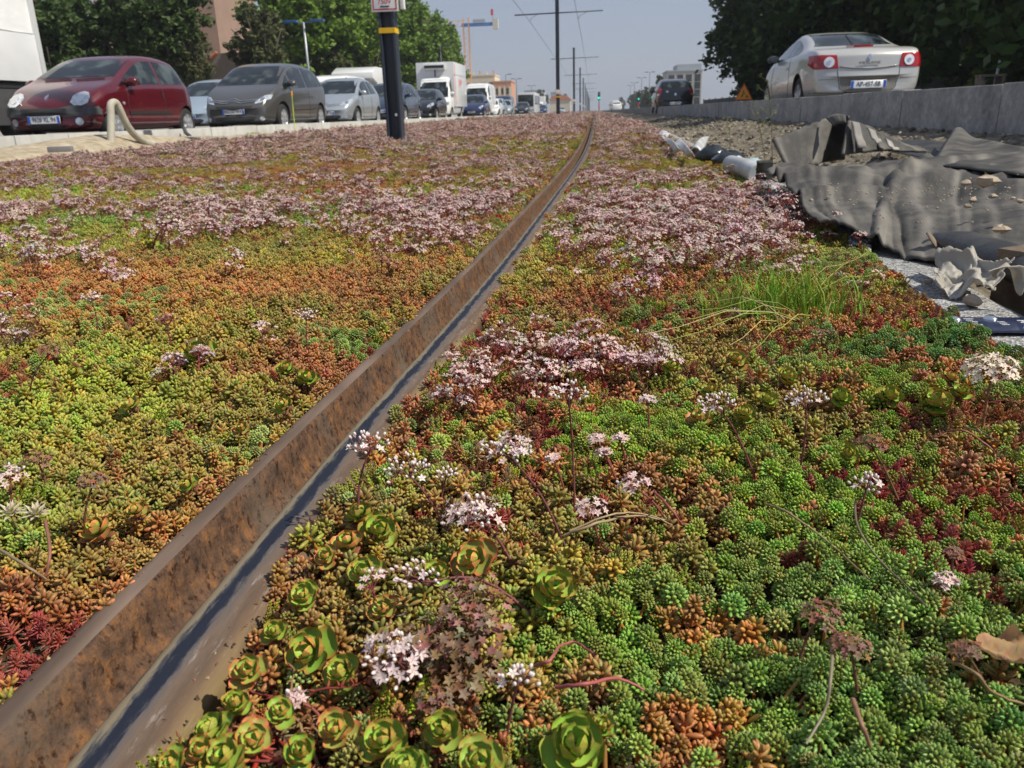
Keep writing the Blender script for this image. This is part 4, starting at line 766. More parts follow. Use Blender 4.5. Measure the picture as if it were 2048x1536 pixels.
FS((782, 1318), (936, 1238), 72, 'm', 'dense pink and white head hanging among the bottom rosettes', hz=.045)
FS((1036, 1358), (1010, 1450), 38, 'b', 'small open head of white buds above the largest rosette')
FS((590, 1398), (650, 1428), 26, 'p', 'small pink flower head squeezed between rosettes beside the rail')
FS((1137, 785), (1150, 998), 40, 'b', 'tall upright stalk of white buds standing in the pink flower drift')
FS((1440, 812), (1512, 948), 42, 'b', 'white buds on a curved red stem right of the pink drift')
FS((1615, 800), (1600, 925), 40, 'b', 'compact white bud head above dark green rosettes on the right')
FS((1735, 968), (1712, 1040), 34, 'b', 'low cluster of white buds beside a looping red stem')
FS((1985, 738), (1966, 850), 52, 'c', 'large cream flower head on a thick stem near the metal plate')
FS((1741, 888), (1800, 975), 34, 'd', 'faded purplish brown head on a looping red stem')
FS((1265, 968), (1342, 1030), 32, 'p', 'flat pink head in the middle of the green sedum')
FS((1180, 1012), (1200, 1060), 34, 'p', 'low white-pink head right of the broad front head')
gd, ld = 'white stars in front of the pink drift', 'small spray of white star flowers in front of the pink drift'
for h, bs, r in (((1192, 877), (1230, 930), 15), ((1240, 877), (1255, 925), 15), ((1209, 905), (1240, 960), 16), ((1105, 915), (1130, 960), 12), ((1295, 800), (1300, 860), 16)): FS(h, bs, r, 'p', ld+', '+('first' if h[0] == 1105 else {1192: 'second', 1209: 'third', 1240: 'fourth', 1295: 'fifth'}[h[0]])+' from left', gd)
ge, le_ = 'pink heads on red stems at the rail', 'pink star head on a thick red stem at the left end of the pink drift'
for h, bs, r in (((905, 712), (955, 822), 22), ((915, 742), (957, 824), 20), ((950, 762), (960, 826), 26), ((880, 788), (948, 822), 26), ((930, 800), (955, 828), 20)): FS(h, bs, r, 'p', 'pink star head on thick red stem beside the rail, %s from left' % {880: 'first', 905: 'second', 915: 'third', 930: 'fourth', 950: 'fifth'}[h[0]], ge)
FS((1893, 1160), (1850, 1200), 24, 'p', 'white star flowers low in the green sedum near the right edge')
FS((1908, 1105), (1895, 1165), 16, 'd', 'faded stalk just above the low white stars near the right edge')
FS((182, 594), (192, 648), 20, 'b', 'lone white flower head in the orange carpet left of the rail')
FS((612, 632), (615, 700), 24, 'b', 'white buds on a stem near the blue-green cushion left of the rail')
FS((338, 440), (302, 500), 34, 'm', 'tallest white flower head in the left-hand meadow')
FS((418, 398), (420, 452), 20, 'm', 'white flower head behind the tallest one in the left meadow')
FS((245, 548), (250, 590), 26, 'p', 'pinkish flower head above the orange carpet on the left')
FS((75, 920), (95, 985), 36, 'd', 'brown faded flower head near the left edge')
FS((20, 950), (30, 1010), 34, 'p', 'pink flower head at the very left edge')
FS((185, 960), (170, 1080), 26, 'd', 'dry brown head on a tall stem beside the left rosette')
FS((100, 700), (60, 800), 32, 'd', 'dried branching head rising from the left green carpet')
FS((1562, 402), (1590, 478), 34, 'p', 'pink flower head reaching over the stone border')
FS((1930, 1300), (2000, 1390), 30, 'd', 'sparse dry flower head above the brown dead leaf')
FS((1640, 1230), (1600, 1300), 44, 'd', 'large dried brown head in the green sedum lower right')
FS((1700, 1290), (1720, 1370), 40, 'd', 'dried brown head below the large one lower right')
FS((870, 1400), (860, 1440), 40, 'd', 'shrivelled brown head among the bottom rosettes')
# the big faded bloom at the left edge
o = thing('faded_bloom', 'big spiky whitish faded bloom with three heads at the left edge', 'wildflower', tuple(G(60, 1100, .0)))
for (px, py) in ((22, 1028), (72, 1030), (50, 1070)):
    p = Vector(DY(px, py, G(60, 1100, .0)[1]+.01))-o.location; b = PB()
    for d, i in fib(26, -.1, 1.): b.quad(p, d, .014*random.uniform(.8, 1.1), .0022, (.45, .42, .16), (.66, .58, .52))
    b.stalk([(0, 0, 0), tuple(p)], .0016, (.25, .2, .06), 6); link(bpy.data.objects.new('flower_head', b.mesh('faded_head', M['flowero'], True, False)), o)
# stems and dry grass lying over the plants
def twig(pxs, r, col, lab, zz=.03, grp=None):
    b = PB(); P = [Vector(G(x, y, zz+.012*sin(i*1.7))) for i, (x, y) in enumerate(pxs)]; Q = []
    for i in range(len(P)-1):
        p0, p1, p2, p3 = P[max(0, i-1)], P[i], P[i+1], P[min(len(P)-1, i+2)]
        for k in range(6):
            t = k/6; Q.append(.5*((2*p1)+(-p0+p2)*t+(2*p0-5*p1+4*p2-p3)*t*t+(-p0+3*p1-3*p2+p3)*t**3)+Vector((0, 0, random.uniform(-.0006, .0006))))
    Q.append(P[-1]); b.stalk([tuple(q) for q in Q], [r*(1-.4*i/len(Q)) for i in range(len(Q))], col, 6)
    o = link(bpy.data.objects.new('fallen_stem', b.mesh('fallen_stem', M['leafo'], True, False))); tag(o, lab, 'stem', grp); return o
twig([(1530, 1008), (1570, 1022), (1625, 1060), (1680, 1105), (1740, 1160)], .0011, (.24, .17, .09), 'long dry stem lying diagonally over the green sedum')
twig([(1710, 1005), (1715, 1050), (1750, 1110), (1800, 1160), (1855, 1215)], .0010, (.16, .12, .08), 'thin dark stem running down to the right beside the dry one')
twig([(1618, 1212), (1650, 1240), (1690, 1280), (1722, 1312)], .0012, (.26, .16, .09), 'short tan stem crossing the dried brown heads')
twig([(1665, 1292), (1662, 1350), (1650, 1420), (1612, 1488)], .0012, (.24, .20, .14), 'pale curved stem in the lower right sedum')
twig([(1706, 1400), (1722, 1445), (1740, 1492)], .0017, (.28, .15, .10), 'thick reddish stem near the bottom edge')
twig([(1895, 1320), (1950, 1345), (1985, 1385), (2046, 1408)], .0012, (.26, .17, .09), 'brown stem running to the right edge below the dead leaf')
twig([(1112, 1374), (1170, 1368), (1235, 1357), (1290, 1380)], .0013, (.38, .10, .10), 'red stem arching above the blue-green tips')
twig([(1068, 1332), (1100, 1320), (1120, 1292), (1150, 1285), (1188, 1308)], .0012, (.36, .11, .10), 'short pinkish red stem left of the arching one')
twig([(1130, 1070), (1190, 1048), (1260, 1032), (1330, 1040)], .0014, (.34, .25, .14), 'bundle of dry straw across the middle of the green sedum')
twig([(1140, 1062), (1220, 1030), (1290, 1028), (1345, 1050)], .0009, (.40, .30, .17), 'fine straw above the bundle of dry straw')
twig([(1310, 985), (1335, 1010), (1365, 1050)], .0013, (.30, .08, .07), 'sloping red stem right of the flat pink head')
twig([(1895, 862), (1930, 862), (1960, 880), (1985, 900)], .0014, (.28, .12, .08), 'red stem bent over bright green sedum on the right')
twig([(90, 1040), (100, 1100), (92, 1150)], .0016, (.28, .12, .08), 'reddish stem beside the faded bloom')
twig([(0, 1100), (50, 1130), (92, 1158)], .0015, (.28, .2, .12), 'dry stem at the left edge below the faded bloom')
# dead leaf
b = PB(); c = G(2015, 1305, .02); P = []
for i in range(13):
    row = []
    for j in range(11):
        u, v = i/6-1, j/5-1; rr = 1-.25*abs(sin(3*atan2(v, u+1e-6))); k = 1/max(1, sqrt(u*u+v*v)); u2, v2 = u*k*rr, v*k*rr
        row.append((u2*.024, v2*.017, .006*(u*u)+.004*sin(5*u+3*v)+.003*v*v)); b.c.append((*J((.40, .25, .13), .14), 1))
    P.append(row)
b.grid(P); o = link(bpy.data.objects.new('dead_leaf', b.mesh('dead_leaf', M['flowero'], True, False)), None, tuple(c), .4); tag(o, 'curled brown dead leaf lying on the sedum at the right edge', 'leaf')
# grass tuft
c = G(1575, 632, .0); c[2] = gz(c[0], c[1]); o = thing('grass_tuft', 'bright green tuft of long grass with straw stalks fanning out to the left', 'grass', tuple(c))
b = PB()
for i in range(420):
    a = random.random()*6.28; o_ = Vector((random.gauss(0, .055), random.gauss(0, .035), -.005)); h = random.uniform(.04, .12); ln = random.uniform(.1, .6); d = Vector((cos(a)*ln, sin(a)*ln*.7, 1)); w_ = Vector((-sin(a), cos(a), 0))*random.uniform(.0009, .0017)
    cc = J((.20, .32, .035), .3); p1 = o_+d*h*.55; p2 = o_+Vector((cos(a)*ln*h*1.5, sin(a)*ln*h, h*.9)); b.add([o_-w_, o_+w_, p1+w_*.8, p1-w_*.8, p2], [(0, 1, 2, 3), (3, 2, 4)]); b.c += [(*cc, 1)]*5
link(bpy.data.objects.new('green_blades', b.mesh('green_blades', M['flowero'], False, False)), o)
b = PB()
for (x0, y0, x1, y1) in [(1590, 640, 1290, 668), (1560, 640, 1380, 560), (1600, 640, 1340, 680), (1610, 610, 1760, 545), (1590, 600, 1700, 520), (1570, 660, 1460, 690), (1560, 610, 1420, 530), (1600, 650, 1680, 640), (1570, 640, 1400, 600), (1650, 650, 1670, 600), (1600, 640, 1440, 640), (1620, 600, 1740, 500), (1560, 600, 1500, 510), (1590, 660, 1500, 705), (1540, 640, 1350, 640), (1640, 650, 1540, 665), (1590, 625, 1400, 620)]:
    A = Vector(G(x0, y0, .03))-Vector(c); B = Vector(G(x1, y1, .05+.02*random.random()))-Vector(c); mid = (A+B)/2+Vector((0, 0, .015+.012*random.random())); cc = J(random.choice([(.42, .40, .14), (.5, .42, .22), (.3, .36, .08)]), .15)
    b.stalk([tuple(A), tuple(A*.6+mid*.4+Vector((0, 0, .008))), tuple(mid), tuple(mid*.4+B*.6-Vector((0, 0, .004))), tuple(B)], [.0008, .0007, .0007, .0005, .0004], cc, 4)
link(bpy.data.objects.new('straw_stalks', b.mesh('straw_stalks', M['flowero'], False, False)), o)
# fallen grey-green tall weeds above the trench
def weed(base, tip, lab, zb):
    g0 = G(*base, zb); t = DY(*tip, g0[1]); T = Vector(t-g0); o = thing('weed', lab, 'plant', tuple(g0)); b = PB(); b.stalk([(0, 0, 0), tuple(T*.5+Vector((.01, 0, 0))), tuple(T)], [.003, .0025, .0015], (.17, .17, .07), 5)
    for i in range(13):
        q = .45+.55*i/12; a = i*2.4; e = T*q+Vector((cos(a), sin(a), .7))*T.length*(.14 if i > 3 else .2)*random.uniform(.6, 1.1); b.stalk([tuple(T*q), tuple(e)], .0012, (.18, .19, .08), 4)
        for k in range(7): d = Vector((random.gauss(0, 1), random.gauss(0, 1), random.gauss(0, 1))); b.quad(e+d*.006, d, .012, .004, J((.22, .24, .10), .3))
    link(bpy.data.objects.new('stem', b.mesh('weed_stem', M['flowero'], False, False)), o)
weed((1545, 335), (1535, 165), 'tall thin weed standing in front of the pale car', -.02)
weed((1530, 320), (1508, 210), 'shorter thin weed left of the tall one, in front of the kerb', -.02)
weed((1460, 300), (1455, 238), 'small dry weed with orange leaves on the soil bank', .02)

# ================================================================== the junk in the trench
def sheet_mat(name, col, col2, stripe=0, rough=.75):
    m = pmat(name, col, rough, 0, .28, 14, bump=.5, bscale=60, col2=col2, mixs=7, thr=(.40, .66)); return m
M['rubber'] = sheet_mat('weathered_black_rubber', (.030, .029, .029), (.085, .079, .07)); M['rubber2'] = sheet_mat('dark_rubber', (.018, .019, .022), (.05, .05, .05), rough=.5)
def ribbed(m, c):
    nt = m.node_tree; b = nt.nodes['Principled BSDF']; src = b.inputs['Base Color'].links[0].from_socket; at = N(nt, 'ShaderNodeAttribute', attribute_name='shade'); ns = N(nt, 'ShaderNodeTexNoise'); ns.inputs['Scale'].default_value = 5; ns.inputs['Detail'].default_value = 6
    mu = N(nt, 'ShaderNodeMath', operation='MULTIPLY'); nt.links.new(at.outputs['Fac'], mu.inputs[0]); nt.links.new(ns.outputs['Fac'], mu.inputs[1]); x = N(nt, 'ShaderNodeMix', data_type='RGBA'); nt.links.new(mu.outputs[0], x.inputs['Factor']); nt.links.new(src, x.inputs[6]); x.inputs[7].default_value = (*c, 1); nt.links.new(x.outputs[2], b.inputs['Base Color'])
ribbed(M['rubber'], (.24, .22, .195))
M['wood'] = pmat('weathered_timber', (.13, .095, .065), .85, 0, .3, 6, bump=.6, bscale=30, col2=(.22, .165, .11), mixs=9)
M['film'] = pmat('dusty_plastic_sheet', (.52, .50, .46), .5, 0, .12, 12, bump=.15, bscale=25, col2=(.42, .39, .33), mixs=9)
_t = M['film'].node_tree; _b = _t.nodes['Principled BSDF']; _q = N(_t, 'ShaderNodeBsdfTranslucent'); _q.inputs[0].default_value = (.55, .52, .47, 1); _m = N(_t, 'ShaderNodeMixShader'); _m.inputs[0].default_value = .35; _t.links.new(_b.outputs[0], _m.inputs[1]); _t.links.new(_q.outputs[0], _m.inputs[2]); _t.links.new(_m.outputs[0], _t.nodes['Material Output'].inputs[0])
M['stone'] = pmat('pale_stone', (.40, .33, .25), .9, 0, .25, 30, bump=.6, bscale=60, col2=(.30, .24, .18), mixs=20)
M['pvc'] = pmat('pale_grey_pipe', (.46, .48, .50), .45, 0, .1, 8, col2=(.34, .35, .36), mixs=5)
M['bag'] = pmat('black_bin_bag', (.022, .028, .036), .25, 0, .2, 8, bump=.5, bscale=18)
def sheet(name, lab, cat, C, n, m, f, mat, thick=.006, parent=None, grp=None, smooth=True):
    """C: four corner points, row 0 (left to right) then row 1; f(u, v) -> offset"""
    C = [Vector(c) for c in C]; P = []
    for i in range(n+1):
        v = i/n; P.append([(C[0]*(1-u)+C[1]*u)*(1-v)+(C[2]*(1-u)+C[3]*u)*v+Vector(f(u, v)) for u in [j/m for j in range(m+1)]])
    b = MB(); b.grid(P); b.c = []
    for i in range(n+1):
        for j in range(m+1): u = j/m; t_ = .5+.5*sin(u*m*.42+1.5*sin(u*9)+.6*sin(i*.21)); b.c.append((t_**4*.8, t_**4*.8, t_**4*.8, 1))
    me = b.mesh(name, mat, smooth); o = link(bpy.data.objects.new(name, me), parent)
    md = o.modifiers.new('thick', 'SOLIDIFY'); md.thickness = thick; md.offset = -1
    if parent is None: tag(o, lab, cat, grp)
    return o
def q3(px, py, z): return Vector(G(px, py, z))
nz = lambda u, v, s, o=0: float(fbm(np.array([u]), np.array([v]), s, o)[0])-.5
def main_mat(u, v):
    rib = .0016*sin(u*150+v*3)*(.3+max(0, sin(u*23)))+.016*sin(v*13+u*6+2*sin(u*5))*(.4+.6*u)+.03*math.exp(-((v-.25-.1*sin(u*6))/.03)**2)
    e = 0.02*math.exp(-((u-.06)/.05)**2)*(1-v)
    return (0, 0, .05*nz(u, v*1.2, 2.6, 2)+.016*nz(u*2, v, 7, 5)+.028*abs(((v*1.3+u*.7)*3) % 1-.5)*2*(.5-abs(u-.5))+.03*sin(u*7+1)*(.3+.7*v)*.5+rib-.04*max(0, v-.86)*3*(.3+u)+.05*math.exp(-((v-.42-.2*u)/.05)**2)+.03*math.exp(-((v-.7+.3*u)/.03)**2)-.015*math.exp(-((u-.30-.1*v)/.02)**2)*v+.022*math.exp(-((u-.52+.25*v)/.018)**2)+e)
sheet('rubber_mat', 'large wrinkled black rubber mat spread over the trench', 'rubber mat', [q3(1530, 345, .10), q3(2140, 292, .16), q3(1640, 452, .045), q3(2200, 560, .03)], 60, 110, main_mat, M['rubber'])
sheet('rubber_mat', 'small square flap of rubber mat hanging at the stone border', 'rubber mat', [q3(1652, 392, .085), q3(1745, 380, .09), q3(1648, 462, -.02), q3(1738, 478, -.02)], 14, 14, lambda u, v: (0, 0, .03*sin(v*3)+.012*nz(u, v, 4)+.003*sin(u*60)), M['rubber2'])
# folded sheet standing up behind
A, B_, C_, D_ = q3(1545, 278, .0), None, None, None
Yf = G(1600, 345, .04)[1]
def w3(px, py, dy=0.): return Vector(DY(px, py, Yf+dy))
fo = thing('folded_rubber_mat', 'stiff folded rubber mat standing up like a tent against the soil bank', 'rubber mat', tuple(w3(1640, 340)))
def fs(name, C, f, mat, n=16, m=20):
    C = [c-fo.location for c in C]; return sheet(name, None, None, C, n, m, f, mat, .012, fo)
fs('left_panel', [w3(1543, 280, .02), w3(1668, 232, .25), w3(1573, 340, -.05), w3(1640, 330, .12)], lambda u, v: (0, .02*sin(u*3), .006*sin(u*40)), M['rubber'])
fs('fold', [w3(1655, 236, .30), w3(1700, 232, .34), w3(1610, 335, .34), w3(1690, 320, .36)], lambda u, v: (0, .10*sin(u*3.14), .01*nz(u, v, 3)), M['rubber2'])
fs('right_panel', [w3(1694, 240, .15), w3(1745, 258, .22), w3(1680, 312, .05), w3(1800, 300, .15)], lambda u, v: (0, .03*sin(u*3.14), .012*nz(u, v, 4)), M['rubber'])
fs('ridge', [w3(1652, 236, .16), w3(1692, 230, .10), w3(1668, 252, .10), w3(1694, 246, .05)], lambda u, v: (0, .01, .012*sin(u*3.14)), M['rubber'], 6, 10)
fs('torn_edge', [w3(1745, 258, .22), w3(1800, 282, .34), w3(1760, 300, .12), w3(1860, 300, .26)], lambda u, v: (0, 0, .02*nz(u, v, 5)), M['rubber'])
for (a, c2, d, e) in (((1702, 242), (1716, 245), (1715, 296), (1732, 296)), ((1732, 254), (1746, 260), (1752, 288), (1762, 284)), ((1768, 276), (1778, 282), (1785, 300), (1798, 300))):
    C = [w3(*a, .13), w3(*c2, .14), w3(*d, .03), w3(*e, .06)]; sheet('strip', None, None, [c-fo.location for c in C], 8, 4, lambda u, v: (0, -.012, .006*sin(v*9)), sheet_mat('grey_strip', (.20, .19, .18), (.26, .25, .23)), .006, fo)
sheet('rubber_mat', 'black rubber sheet lying flat on the bank behind the folded mat', 'rubber mat', [q3(1780, 282, .07), q3(1960, 298, .08), q3(1750, 296, .06), q3(1900, 325, .09)], 12, 30, lambda u, v: (0, 0, .03*sin(u*3.14)*(1-v)), M['rubber2'])
sheet('rubber_mat', 'stiff upturned corner of rubber mat rising right of the folded mat', 'rubber mat', [q3(1905, 268, .17), q3(2160, 318, .17), q3(1860, 330, .13), q3(2160, 360, .14)], 14, 24, lambda u, v: (0, 0, .05*math.exp(-((u-.08)/.12)**2)*(1-v)+.02*nz(u, v, 4)), M['rubber'])
b = MB(); P0 = [q3(1868, 480, .02), q3(1930, 492, .03), q3(2000, 515, .03), q3(2120, 560, .04), q3(2250, 600, .05)]
b.tube(P0, [.035, .056, .056, .058, .06], 20, 0, True, .62); o = b.build('rolled_mat', M['rubber2'], smooth=50); tag(o, 'thick dark roll of rubber matting at the right edge', 'rubber mat')
# thin plastic film
def film(u, v): return (.006*sin(v*17+u*4), .006*sin(u*14), .010+.010*abs(((u*2.3+v*1.4) % 1)-.5)+.012*abs(((v*3.1-u*1.9) % 1)-.5)+.010*nz(u, v, 18, 3)+.026*nz(u*1.3, v, 3.4, 4)+.012*nz(u, v, 9, 2)+.010*sin(u*6+v*3)+.022*math.exp(-((u-.42-.25*v)/.09)**2)+.02*math.exp(-((v-.2)/.1)**2))
sheet('plastic_sheet', 'crumpled dusty white plastic sheet draped on the stone border', 'plastic sheet', [q3(1872, 530, .015), q3(2030, 540, .05), q3(1868, 588, .004), q3(1982, 608, .0)], 50, 60, film, M['film'], .0015)
sheet('plastic_sheet', 'twisted end of white plastic caught behind the timber block', 'plastic sheet', [q3(1975, 538, .08), q3(2070, 530, .08), q3(1990, 560, .045), q3(2050, 556, .06)], 16, 20, lambda u, v: (0, 0, .03*sin(u*5)*v+.01*nz(u, v, 5)), M['film'], .0015)
# timber
def plank(p0, p1, w_, t, lab, mat='wood', cat='plank', tw=0.):
    p0, p1 = Vector(p0), Vector(p1); d = p1-p0; L_ = d.length; q = d.to_track_quat('X', 'Z').to_matrix(); b = MB()
    n = 8; P = []
    for i in range(n+1):
        x = L_*i/n; k = .003*sin(i*2.2); P.append([(x, -w_/2+k, 0), (x, w_/2+k*.5, 0), (x, w_/2, t), (x, -w_/2, t)])
    b.grid(P, 0, True); b.add(P[0], [(0, 1, 2, 3)]); b.add(P[-1], [(0, 1, 2, 3)]); o = b.build('plank' if cat == 'plank' else 'timber_block', M[mat], bevel=.0025, seg=1)
    o.matrix_world = Matrix.Translation(p0)@q.to_4x4()@Matrix.Rotation(tw, 4, 'X'); tag(o, lab, cat)
plank(q3(1912, 558, -.04), q3(1856, 470, .05), .030, .006, 'grey slat leaning up out of the trench in front of the mat', tw=.5)
plank(q3(1770, 488, -.03), q3(1875, 518, -.04), .04, .012, 'brown board lying along the far side of the stone border')
plank(q3(1815, 497, -.01), q3(1872, 546, -.015), .032, .008, 'tan splintered board with frayed straw, beside the leaning slat', tw=.4)
plank(q3(1850, 520, -.06), q3(1920, 500, -.04), .05, .015, 'dark board half buried behind the leaning slat')
plank(q3(2040, 642, -.07), q3(2230, 745, -.07), .07, .03, 'dark wet board lying below the timber block')
bk = q3(2022, 640, -.06); b = MB(); b.box(-.03, .12, -.05, .05, -.05, .105); o = b.build('timber_block', pmat('end_grain_timber', (.14, .10, .07), .9, 0, .3, 12, bump=.8, bscale=24, col2=(.24, .185, .12), mixs=14), bevel=.006, loc=tuple(bk+Vector((.03, .03, .03))), rz=.5); tag(o, 'squared brown timber block at the right edge beside the plastic sheet', 'timber')
# stones
def stone(px, py, z, s, lab, grp=None):
    b = MB(); b.ball((0, 0, 0), (s, s*.7, s*.5), 8, 0, .28); o = b.build('stone', M['stone'], smooth=25, loc=tuple(q3(px, py, z)), rz=random.random()*6); tag(o, lab, 'stone', grp)
stone(1946, 601, .010, .022, 'flat tan stone lying on the stone border below the plastic sheet')
stone(1700, 472, .012, .022, 'pale yellowish stone on the stone border under the hanging flap')
stone(1970, 362, .20, .024, 'largest stone lying on the rubber mat'); 
gs = 'small stones on the rubber mat'
for (x, y, s) in ((1932, 366, .017), (1945, 400, .013), (1985, 392, .011), (2003, 458, .016), (1935, 412, .010), (2040, 402, .010), (2025, 396, .007), (1622, 400, .008), (1633, 378, .007), (1655, 395, .006), (1700, 400, .005)): 
    stone(x, y, .13 if x > 1900 else .09, s, 'small pale stone on the rubber mat, %s from left of these stones' % ['first', 'second', 'third', 'fourth', 'fifth', 'sixth', 'seventh', 'eighth', 'ninth', 'tenth', 'eleventh'][sorted([1932, 1945, 1985, 2003, 1935, 2040, 2025, 1622, 1633, 1655, 1700]).index(x)], gs)
stone(1718, 482, .006, .012, 'small grey pebble beside the yellowish stone on the border')
stone(1855, 563, .006, .010, 'small white pebble on the border left of the plastic sheet')
b = MB()
for k in range(150):
    px = random.uniform(1700, 1740)+0; py = 478+(px-1700)*.35+random.gauss(0, 5); p = q3(px, py, .006+random.random()*.008); b.ball(tuple(p), random.uniform(.003, .007), 6, 0, .2)
tag(b.build('gravel', M['agg'], smooth=60), 'loose grey gravel on the border beside the yellowish stone', 'gravel', kind='stuff')
b = MB()
for k in range(260):
    px = random.uniform(1590, 2040); py = random.gauss(372, 34)
    if py < 335 or py > 445 or py > 350+(px-1560)*.5: continue
    b.ball(tuple(q3(px, py, .115+.02*(px > 1880))), random.uniform(.001, .0035), 5, 0, .25)
tag(b.build('grit', [M['stone'], soil], smooth=30), 'scattered grit and small crumbs lying on the rubber mat', 'grit', kind='stuff')
# pipes and bags
b = MB(); P0 = [q3(1462, 328, .05), q3(1490, 336, .055), q3(1518, 350, .05)]; b.tube(P0, .048, 20); o = b.build('pipe', M['pvc'], smooth=40); tag(o, 'white plastic pipe sticking out between the border and the rubber mat', 'pipe')
b = MB(); b.tube([q3(1575, 338, .02), q3(1528, 352, .02)], .022, 14); tag(b.build('pipe', pmat('maroon_hose', (.22, .02, .045), .5, 0, .15, 9), smooth=40), 'dark red pipe end under the folded rubber mat', 'pipe')
b = MB(); b.tube([q3(1490, 352, .01), q3(1540, 378, .01), q3(1562, 392, .0)], .03, 14, 0, True, .6); tag(b.build('pipe', M['pvc'], smooth=40), 'flattened grey pipe beside the border in front of the white one', 'pipe')
b = MB(); b.tube([q3(1652, 460, .002), q3(1700, 478, .002)], .012, 12); tag(b.build('pipe', pmat('blue_grey_pipe', (.26, .32, .40), .3, 0, .1, 9), smooth=40), 'thin blue-grey pipe lying on the stone border', 'pipe')
def bag(px, py, z, s, lab):
    b = MB(); b.ball((0, 0, 0), (s*1.3, s, s*.75), 14, 0, .16); tag(b.build('bin_bag', M['bag'], smooth=50, loc=tuple(q3(px, py, z))), lab, 'bag')
bag(1425, 310, .05, .085, 'crumpled black plastic bag left of the white pipe'); bag(1458, 322, .04, .08, 'shiny black plastic bag touching the end of the white pipe')
b = MB(); b.ball((0, 0, 0), (.07, .04, .035), 12, 0, .15); tag(b.build('bottle', pmat('crushed_clear_plastic', (.35, .45, .50), .12, 0, .2, 9, coat=1), smooth=50, loc=tuple(q3(1505, 328, .03))), 'crushed pale blue plastic bottle behind the white pipe', 'bottle')
plank(q3(1526, 362, .03), q3(1530, 325, .12), .07, .012, 'dark board standing upright between the pipe and the mat', 'rubber2')
# bits of broken white sheet beside the far planting
gw = 'broken pale sheets beside the far planting'
for (a, b_, c_, d_) in ((((1352, 282), (1386, 300), (1340, 292), (1376, 308))), ((1384, 300), (1418, 268), (1380, 306), (1404, 300)), ((1316, 268), (1340, 262), (1312, 274), (1330, 276)), ((1330, 280), (1360, 292), (1322, 284), (1350, 300))):
    sheet('broken_sheet', 'broken pale sheet beside the far planting, %s' % {1352: 'second from the right', 1384: 'rightmost and upright', 1316: 'farthest left', 1330: 'second from the left'}[a[0]], 'plastic sheet', [q3(*a, .06), q3(*b_, .12), q3(*c_, .05), q3(*d_, .07)], 6, 8, lambda u, v: (0, 0, .03*sin(u*4)), M['pvc'], .006, None, gw)
# metal plate
c = q3(1999, 652, .003); pl = thing('metal_plate', 'dark blue engraved plate with bolts fixed on the stone border', 'plate', tuple(c), -.04)
b = MB(); b.box(-.075, .075, -.045, .045, 0, .004); b.build('plate', pmat('navy_enamel', (.018, .028, .075), .3, 0, .12, 20, coat=.6), pl, bevel=.001)
for (x, y) in ((.0, .036), (.035, -.03), (-.06, .03)):
    b = MB(); b.lathe([(0, .0095), (.006, .009), (.011, .0055), (.012, .004), (.012, .0035)], 20, c=(x, y, 0)); b.build('bolt', M['chrome'], pl, smooth=40)
b = MB()
for k in range(7): b.box(.035+.004*(k % 2), .055, -.02+.0065*k, -.017+.0065*k, .0042, .0046)
for k in range(5): b.box(-.045, -.030-.004*(k % 2), .030-.010*k, .032-.010*k, .0042, .0046)
for k in range(3): b.box(.0, .012, .01-.009*k, .012-.009*k, .0042, .0046)
b.build('engraving', M['plate'], pl)

# ---------------------------------------------------------------- the sand strip on the left
M['hose'] = pmat('dusty_beige_hose', (.36, .34, .28), .7, 0, .12, 12, bump=.3, bscale=30)
def hose_pt(px, py, x): return Vector(DX(px, py, x))
HX = -5.75
P0 = [hose_pt(223, 305, HX), hose_pt(222, 270, HX), hose_pt(222, 232, HX), hose_pt(221, 212, HX), hose_pt(226, 205, HX+.01), hose_pt(233, 207, HX+.02), hose_pt(240, 220, HX+.03), hose_pt(248, 238, HX+.03), hose_pt(258, 256, HX+.03), hose_pt(272, 272, HX+.02), hose_pt(290, 284, HX), hose_pt(312, 291, HX)]
Q = []
for i in range(len(P0)-1):
    p0, p1, p2, p3 = P0[max(0, i-1)], P0[i], P0[i+1], P0[min(len(P0)-1, i+2)]
    for k in range(5): t = k/5; Q.append(.5*((2*p1)+(-p0+p2)*t+(2*p0-5*p1+4*p2-p3)*t*t+(-p0+3*p1-3*p2+p3)*t**3))
Q.append(P0[-1]); b = MB(); b.tube(Q, .043, 18); tag(b.build('duct_hose', M['hose'], smooth=50), 'thick beige hose looping up out of the sand in front of the red car', 'hose')
b = MB(); P1 = [hose_pt(368, 256, -6.52), hose_pt(372, 266, -6.45), hose_pt(384, 276, -6.3), hose_pt(402, 284, -6.15)]; b.tube(P1, .03, 12); tag(b.build('duct_hose', M['dkgrey'], smooth=50), 'short dark tube standing in for a curved shadow at the kerb right of the beige loop', 'hose')  # dark tube modelled in place of a curved shadow
o = thing('marker_stake', 'thin yellow-green stake with an orange top standing by the grey car', 'stake', tuple(DX(590, 262, -5.9)))
tip = Vector(DX(583, 182, -5.9))-o.location; b = MB(); b.cyl((0, 0, -.05), tuple(tip*.88), .009, .008, 8); b.build('rod', pmat('fluorescent_yellow_paint', (.45, .62, .04), .6, 0, .1, 9), o, smooth=40)
b = MB(); b.cyl(tuple(tip*.88), tuple(tip), .016, .016, 8); b.build('cap', pmat('fluorescent_orange_paint', (.8, .32, .03), .6, 0, .1, 9), o, smooth=40)
b = MB(); b.ball((0, 0, 0), (.22, .10, .10), 10, 0, .14); tag(b.build('rock', pmat('grey_rock', (.16, .165, .18), .9, 0, .2, 9, bump=.4), smooth=40, loc=tuple(DX(919, 240, -5.7))), 'dark grey rock lying by the kerb in front of the vans', 'rock')
